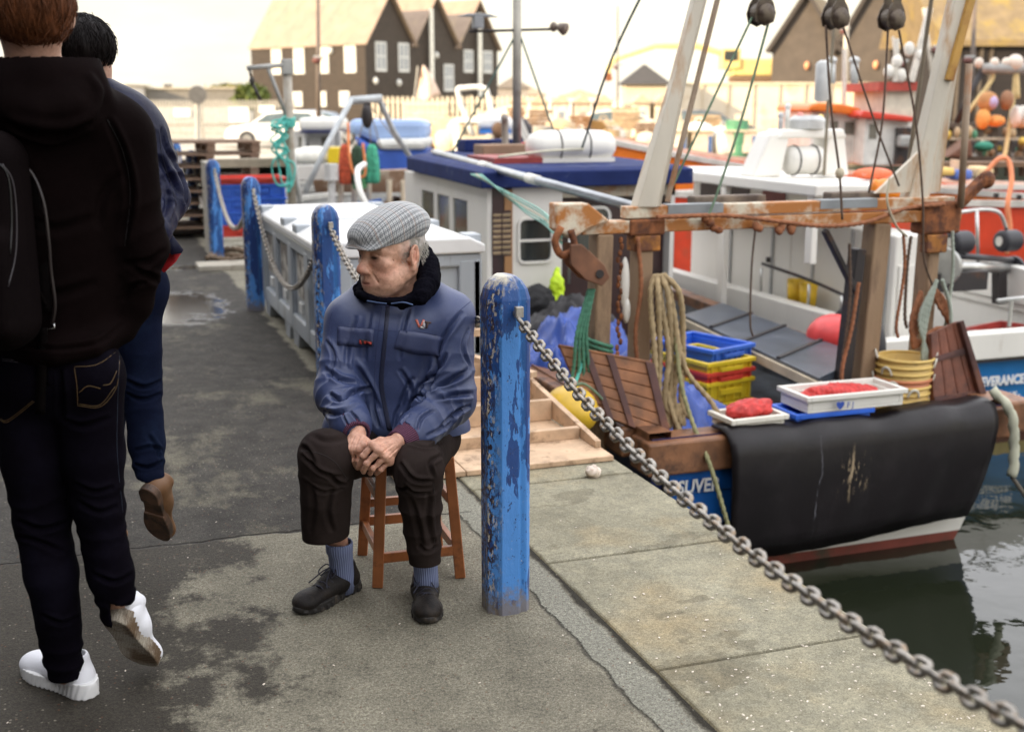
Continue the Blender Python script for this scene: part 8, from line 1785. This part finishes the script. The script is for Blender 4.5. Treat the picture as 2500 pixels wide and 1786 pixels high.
SJ2.strip([(118,880),(116,940)],[(130,880),(128,940)],JE,'belt_loop',jeans,.003,.002)
# hair: thousands of strands over the head
def hairdo(parent,c,r,n,col,seed,lo,fall=(0,0,-1),ln=.05,cap_z=None,wave=.0,nm='hair',rr=.0011,ymin=None):
    rg=np.random.RandomState(seed); b=MB(); c=np.array(c); r=np.array(r)
    g_=SD(); g_.ell(c,r*.985,k=.01); g_.fn(lambda P_: .0025*nzf(P_*np.array([1,1,.25]),95,seed)+.0015*nzf(P_*np.array([1,1,.3]),220,seed),op='d')
    g_.fn(lambda P_: lo(P_)-P_[:,2],k=.01,op='i')
    v,q=snet(g_,c-r*1.15,c+r*1.15,.0035,slack=.012); o=fmesh(nm,v,q,col,parent)
    for i in range(n):
        d=rg.normal(size=3); d/=np.linalg.norm(d); 
        if d[1]>.45: continue
        p=c+d*r*1.0; 
        if p[2]<lo(p[None])[0]: continue
        t=np.array(fall,float)+rg.normal(size=3)*.28; t-=d*(t@d); t/=np.linalg.norm(t)+1e-9; L_=ln*rg.uniform(.5,1.2); pts=[]
        for k in range(5):
            s=k/4; x=p+t*L_*s; dd=(x-c)/r; x=c+r*dd/np.linalg.norm(dd)*(1.012+.01*math.sin(s*6+i)*wave+.03*s*(rg.uniform(0,.5) if i%9 else rg.uniform(1,3.2))); pts.append(x)
        b.tube(c2w(np.array(pts)),[rr,rr*1.2,rr*1.1,rr*.7,rr*.2],4,cap=False)
    b.build('strands',col,o,smooth=True); return o
HRED=P('hair_auburn',(.10,.034,.013),.5,spec=.2,var=.45,scale=90,bump=0,streak=True); HBLK=P('hair_black',(.006,.004,.004),.5,spec=.12,var=.4,scale=60,bump=0)
c_=J(72,-5,2.975); hairdo(W1,c_,(.102,.112,.125),2200,HRED,3,lambda P_: c_[2]-.103+.10*np.maximum(0,(P_[:,1]-c_[1]))+.5*np.abs(P_[:,0]-c_[0])**1.5,ln=.07)
WU=P('trainer_white',(.74,.75,.80),.6,var=.04,bump=.25,bscale=500); WS=P('trainer_sole',(.70,.70,.70),.5,var=.05,dirt=(.45,.42,.38),damt=.25,dscale=12); 
h_=gr(212,1655); t_2=gr(50,1655); t_2=h_+(t_2-h_)/np.linalg.norm(t_2-h_)*.29; h_=gr(215,1690); t_2=gr(38,1640); d=(t_2-h_)/np.linalg.norm(t_2-h_)
d=gr(45,1628)-gr(228,1705); d/=np.linalg.norm(d); add_shoe(W1,gr(226,1702),gr(226,1702)+d*.29,(0,0,1),'run',WU,WS,1.02,-1)
# lifted trailing foot, sole to the camera
def solemat(name,base,tread,brown):
    m,t,b=node_mat(name); g=NT(t,b); c=g.mix(g.ramp(g.noise(9,5,.6),.42,.58),base,brown); wv=g.n('ShaderNodeTexWave'); wv.inputs['Scale'].default_value=85; wv.inputs['Distortion'].default_value=5; wv.inputs['Detail'].default_value=2; wv.inputs['Detail Scale'].default_value=.5; g.l(g.obj,wv.inputs['Vector'])
    c=g.mix(g.math('MULTIPLY',g.ramp(wv.outputs['Fac'],.3,.6),tread),c,[x*.35 for x in brown]); g.col(c); b.inputs['Roughness'].default_value=.6; g.bump(wv.outputs['Fac'],.8,.004); return m
sk_=hee+dd/Ld*.055 if False else None
TS=solemat('trainer_tread',(.62,.56,.46),.75,(.20,.13,.075))
toe=J(362,1625,3.08)*[1,1,0]+[0,0,.035]; heel=J(285,1535,2.97)
toe=J(345,1625,3.06); heel=J(268,1555,2.90); d=toe-heel; d/=np.linalg.norm(d); heel=toe-d*.20
tt_=J(366,1634,3.17); hee=tt_-.29*np.array([.13,.60,-.79])/np.linalg.norm([.13,.60,-.79]); dd=(tt_-hee); Ld=np.linalg.norm(dd)
add_shoe(W1,hee,hee+dd/Ld*.29,(.18,.72,.55),'run',WU,TS,.98,1)
upv=np.array([.18,.72,.55]); dn_=dd/Ld; upv-=dn_*(upv@dn_); upv/=np.linalg.norm(upv); an_=hee+dn_*.058+upv*.085
b=MB(); pts=[J(289,1470,3.04),(J(289,1470,3.04)+an_)/2,an_,hee+dn_*.06+upv*.05]; b.tube(c2w(catmull(pts,4)),[.036]*13,20); b.build('sock',WU,W1,smooth=True)
# backpack
BP=cloth_mat('backpack_black',(.0050,.0032,.0035),.8,.2,weave=500,wamt=.3,sheen=.1)
S=SD(); bc=J(-55,590,2.80); S.box(bc,(.125,.085,.255),.07,k=.02); S.box(bc+[0,-.07,-.09],(.105,.04,.13),.035,k=.02); S.fn(lambda P_: .002*nzf(P_,18,71),op='d')
v,q=snet(S,bc-[.17,.17,.32],bc+[.17,.14,.32],.006,slack=.02); SB=Surf(v,q)
bp=fmesh('backpack',SB.v,q,BP); bp.data.transform(Matrix.Translation(-Vector(c2w(bc)))); bp.location=c2w(bc); setp(bp,'black backpack on the hooded walker at the left edge','backpack')
EDG=P('piping_grey',(.03,.025,.03),.45,bump=0)
SB.seam([(5,400),(30,440),(40,520),(38,620),(20,700)],.002,EDG,'piping',bp); SB.seam([(-40,380),(15,420),(28,520),(25,620)],.0025,P('zip_black',(.004,.004,.005),.4,bump=0),'zip',bp); 
b=MB(); b.tube(c2w(catmull([J(28,385,2.82),J(75,420,2.84),J(105,490,2.84),J(118,580,2.84),J(124,660,2.85),J(134,740,2.86),J(128,790,2.87)],8)),.0045,8); b.build('strap_edge',P('strap_piping',(.016,.011,.011),.4,bump=0),bp,smooth=True)
def ribbon(pts,w,m,nm,par,th=.003):
    p=catmull(np.array(pts),8); g_=np.stack([p-np.array([w/2,0,0]),p+np.array([w/2,0,0])],1); b=MB(); b.sheet(c2w(g_)); return b.build(nm,m,par,smooth=True,solid=th)
STR=cloth_mat('strap_black',(.004,.003,.003),.8,.2,weave=600,wamt=.3)
ribbon([J(20,385,2.84),J(60,430,2.85),J(88,520,2.86),J(98,640,2.87),J(108,760,2.86)],.035,STR,'shoulder_strap',bp)
ribbon([J(104,800,2.86),J(102,900,2.86),J(98,1010,2.87)],.024,STR,'loose_strap',bp)
ribbon([J(62,680,2.80),J(90,705,2.83),J(110,745,2.85)],.010,STR,'side_strap',bp)
b=MB(); b.tube(c2w(np.array([J(118,803,2.85),J(133,800,2.85),J(132,790,2.85)])),.0022,6); b.build('buckle',P('buckle_steel',(.6,.6,.6),.25,.9),bp,smooth=True)
# ================ walker 2: navy jacket, blue jeans, brown boots
W2=thing('person','dark-haired walker in a navy jacket and blue jeans, one brown boot raised','person',tuple(c2w(J(320,1300,4.0)*[1,1,0])))
S=SD(); S.cap(J(205,110,3.92),J(212,150,3.92),.08,.065,k=.03); S.cap(J(222,165,3.92),J(235,240,3.92),.056,.058,k=.03); S.ell(J(262,168,3.93),(.012,.020,.033),k=.008)
S.cap(J(250,320,3.92),J(285,700,3.92),.13,.12,k=.04); S.cap(J(160,320,3.92),J(340,330,3.92),.06,.06,k=.04)
S.cap(J(350,340,3.92),J(405,480,3.9),.045,.04,k=.03); S.cap(J(405,480,3.9),J(370,560,3.75),.04,.03,k=.02)
r2=[J(338,720,3.92),J(346,940,3.91),J(362,1140,3.84)]; l2=[J(255,720,3.95),J(275,950,3.9),J(250,1190,4.04)]
S.cap(r2[0],r2[1],.06,.040,k=.02); S.cap(r2[1],r2[2],.040,.030,k=.02); S.cap(l2[0],l2[1],.07,.045,k=.04); S.cap(l2[1],l2[2],.045,.034,k=.02)
v,q=snet(S,(-1.75,3.6,.02),(-1.02,4.2,2.0),.010,slack=.03); fmesh('body',v,q,SK,W2,colf=w1col)
NV=cloth_mat('jacket_navy',(.007,.009,.030),.45,.25,weave=260,wamt=.25,sheen=.1,fade=(.014,.011,.024),scale=9,spec=.16)
S=SD(); S.cap(J(255,330,3.9),J(290,600,3.9),.175,.160,k=.05,flat=((0,1,0),.7)); S.cap(J(170,315,3.9),J(330,320,3.9),.085,.090,k=.06)
S.path([J(195,215,3.94),J(225,222,3.88),J(250,240,3.90)],[.03,.028,.025],k=.03,op='u'); S.cap(J(225,235,3.92),J(240,290,3.92),.075,.10,k=.04)
S.cap(J(345,345,3.9),J(408,480,3.88),.092,.075,k=.03,fold=(.006,45,.4,.8,.5)); S.cap(J(408,480,3.88),J(372,560,3.72),.072,.060,k=.03,fold=(.004,50,.8,.3,.5))
S.fn(lambda P_: .0022*nzf(P_,17,81)+.0030*np.abs(nzf(P_,27,82)),op='d'); S.cap(J(222,170,3.92),J(228,225,3.92),.060,.062,k=.01,op='s')
v,q=snet(S,(-1.75,3.5,.98),(-.95,4.15,1.75),.0055,slack=.016); SN=Surf(v,q)
SN.crease([(((395,310),(405,360),(430,400)),.012,.008),(((385,380),(420,440),(440,480)),.014,.010),(((390,450),(410,490),(400,530)),.014,.010),(((420,390),(445,440),(455,500)),.010,.007),(((385,420),(400,470),(430,500)),.012,-.006),(((290,235),(340,290),(380,330)),.012,.004)])
nj=fmesh('jacket',SN.v,q,NV,W2); SN.seam([(388,315),(396,380),(420,460),(430,500)],.0013,P('seam_navy2',(.006,.007,.02),.9,bump=0),'sleeve_seam',nj)
fl=[J(395,560,3.86),J(445,612,3.80),J(400,665,3.78),J(370,640,3.86)]; g_=np.array([[fl[0],fl[0]*.5+fl[1]*.5,fl[1]],[fl[0]*.5+fl[3]*.5+[0,.02,0],sum(fl)/4+[0,.03,0],fl[1]*.5+fl[2]*.5+[.008,.0,0]],[fl[3],fl[3]*.5+fl[2]*.5,fl[2]]])
b=MB(); b.sheet(c2w(g_)); b.build('open_hem_lining',cloth_mat('lining_red',(.45,.012,.018),.5,.1),nj,smooth=True,solid=.003)
g2=g_.copy(); g2=np.array([[J(385,530,3.84),J(415,565,3.80),J(448,610,3.785)],[J(378,575,3.82),J(408,590,3.785),J(443,618,3.78)],[J(372,600,3.80),J(400,605,3.77),J(420,622,3.775)]]); b=MB(); b.sheet(c2w(g2)); b.build('hem_flap',NV,nj,smooth=True,solid=.004)
BJ=cloth_mat('blue_jeans',(.006,.009,.024),.8,.3,weave=1000,wamt=.3,sheen=.1,fade=(.011,.019,.044),scale=4)
S=SD(); S.ell(J(298,700,3.9),(.155,.12,.13),k=.04); S.cap(J(338,720,3.9),J(346,940,3.9),.078,.066,k=.03,fold=(.003,50,.5,.9,.3)); S.cap(J(346,940,3.9),J(358,1080,3.86),.066,.060,k=.02,fold=(.003,50,1.5,.2,.3)); S.cap(J(358,1080,3.86),J(366,1165,3.80),.058,.050,k=.02,fold=(.004,60,2.,.8,.5))
S.cap(J(258,720,3.93),J(272,950,3.9),.078,.066,k=.03); S.cap(J(272,950,3.9),J(250,1230,4.03),.060,.05,k=.02)
S.fn(lambda P_: .0014*nzf(P_,16,91)+.0020*np.abs(nzf(P_,26,92)),op='d'); zc=J(366,1178,3.8)[2]; S.fn(lambda P_: np.where(P_[:,0]>-1.27,zc-.25*(P_[:,0]+1.15),.10)-P_[:,2],k=.004,op='i')
v,q=snet(S,(-1.75,3.6,.06),(-1.02,4.15,1.25),.0055,slack=.016); SJ3=Surf(v,q)
SJ3.crease([(((300,925),(350,945),(395,930)),.010,.007),(((305,960),(350,975),(395,960)),.010,.006),(((320,1130),(360,1140),(400,1125)),.008,.007),(((330,1100),(370,1090),(398,1100)),.008,.006),(((360,1060),(380,1090),(390,1120)),.01,.006)])
fmesh('jeans',SJ3.v,q,BJ,W2)
c_=J(204,112,3.915); ch=c_.copy(); hairdo(W2,c_,(.096,.108,.098),1600,HBLK,8,lambda P_: ch[2]-.050-.35*np.maximum(0,(ch[0]+.02-P_[:,0]))+.12*np.maximum(0,P_[:,0]-ch[0]-.05)*10*.1,ln=.055,wave=1.5)
BU=P('boot_tan',(.15,.070,.026),.6,var=.2,dirt=(.10,.05,.025),damt=.35,dscale=12,bump=.3); BSO=P('boot_sole',(.105,.055,.032),.6,var=.35,scale=14,dirt=(.03,.018,.012),damt=.45,dscale=18,bump=.5,bscale=120)
hee=J(362,1205,3.70); tt_=J(405,1345,3.86); dd=tt_-hee; dd/=np.linalg.norm(dd); add_shoe(W2,J(356,1196,3.715),J(356,1196,3.715)+dd*.27,(.30,.80,.45),'boot',BU,BSO,.95,1,name='boot')
h2=J(243,1240,4.05)*[1,1,0]; add_shoe(W2,h2-[0,.05,0],h2+[-.02,.22,0],(0,0,1),'boot',BU,BSO,.95,-1,name='boot')
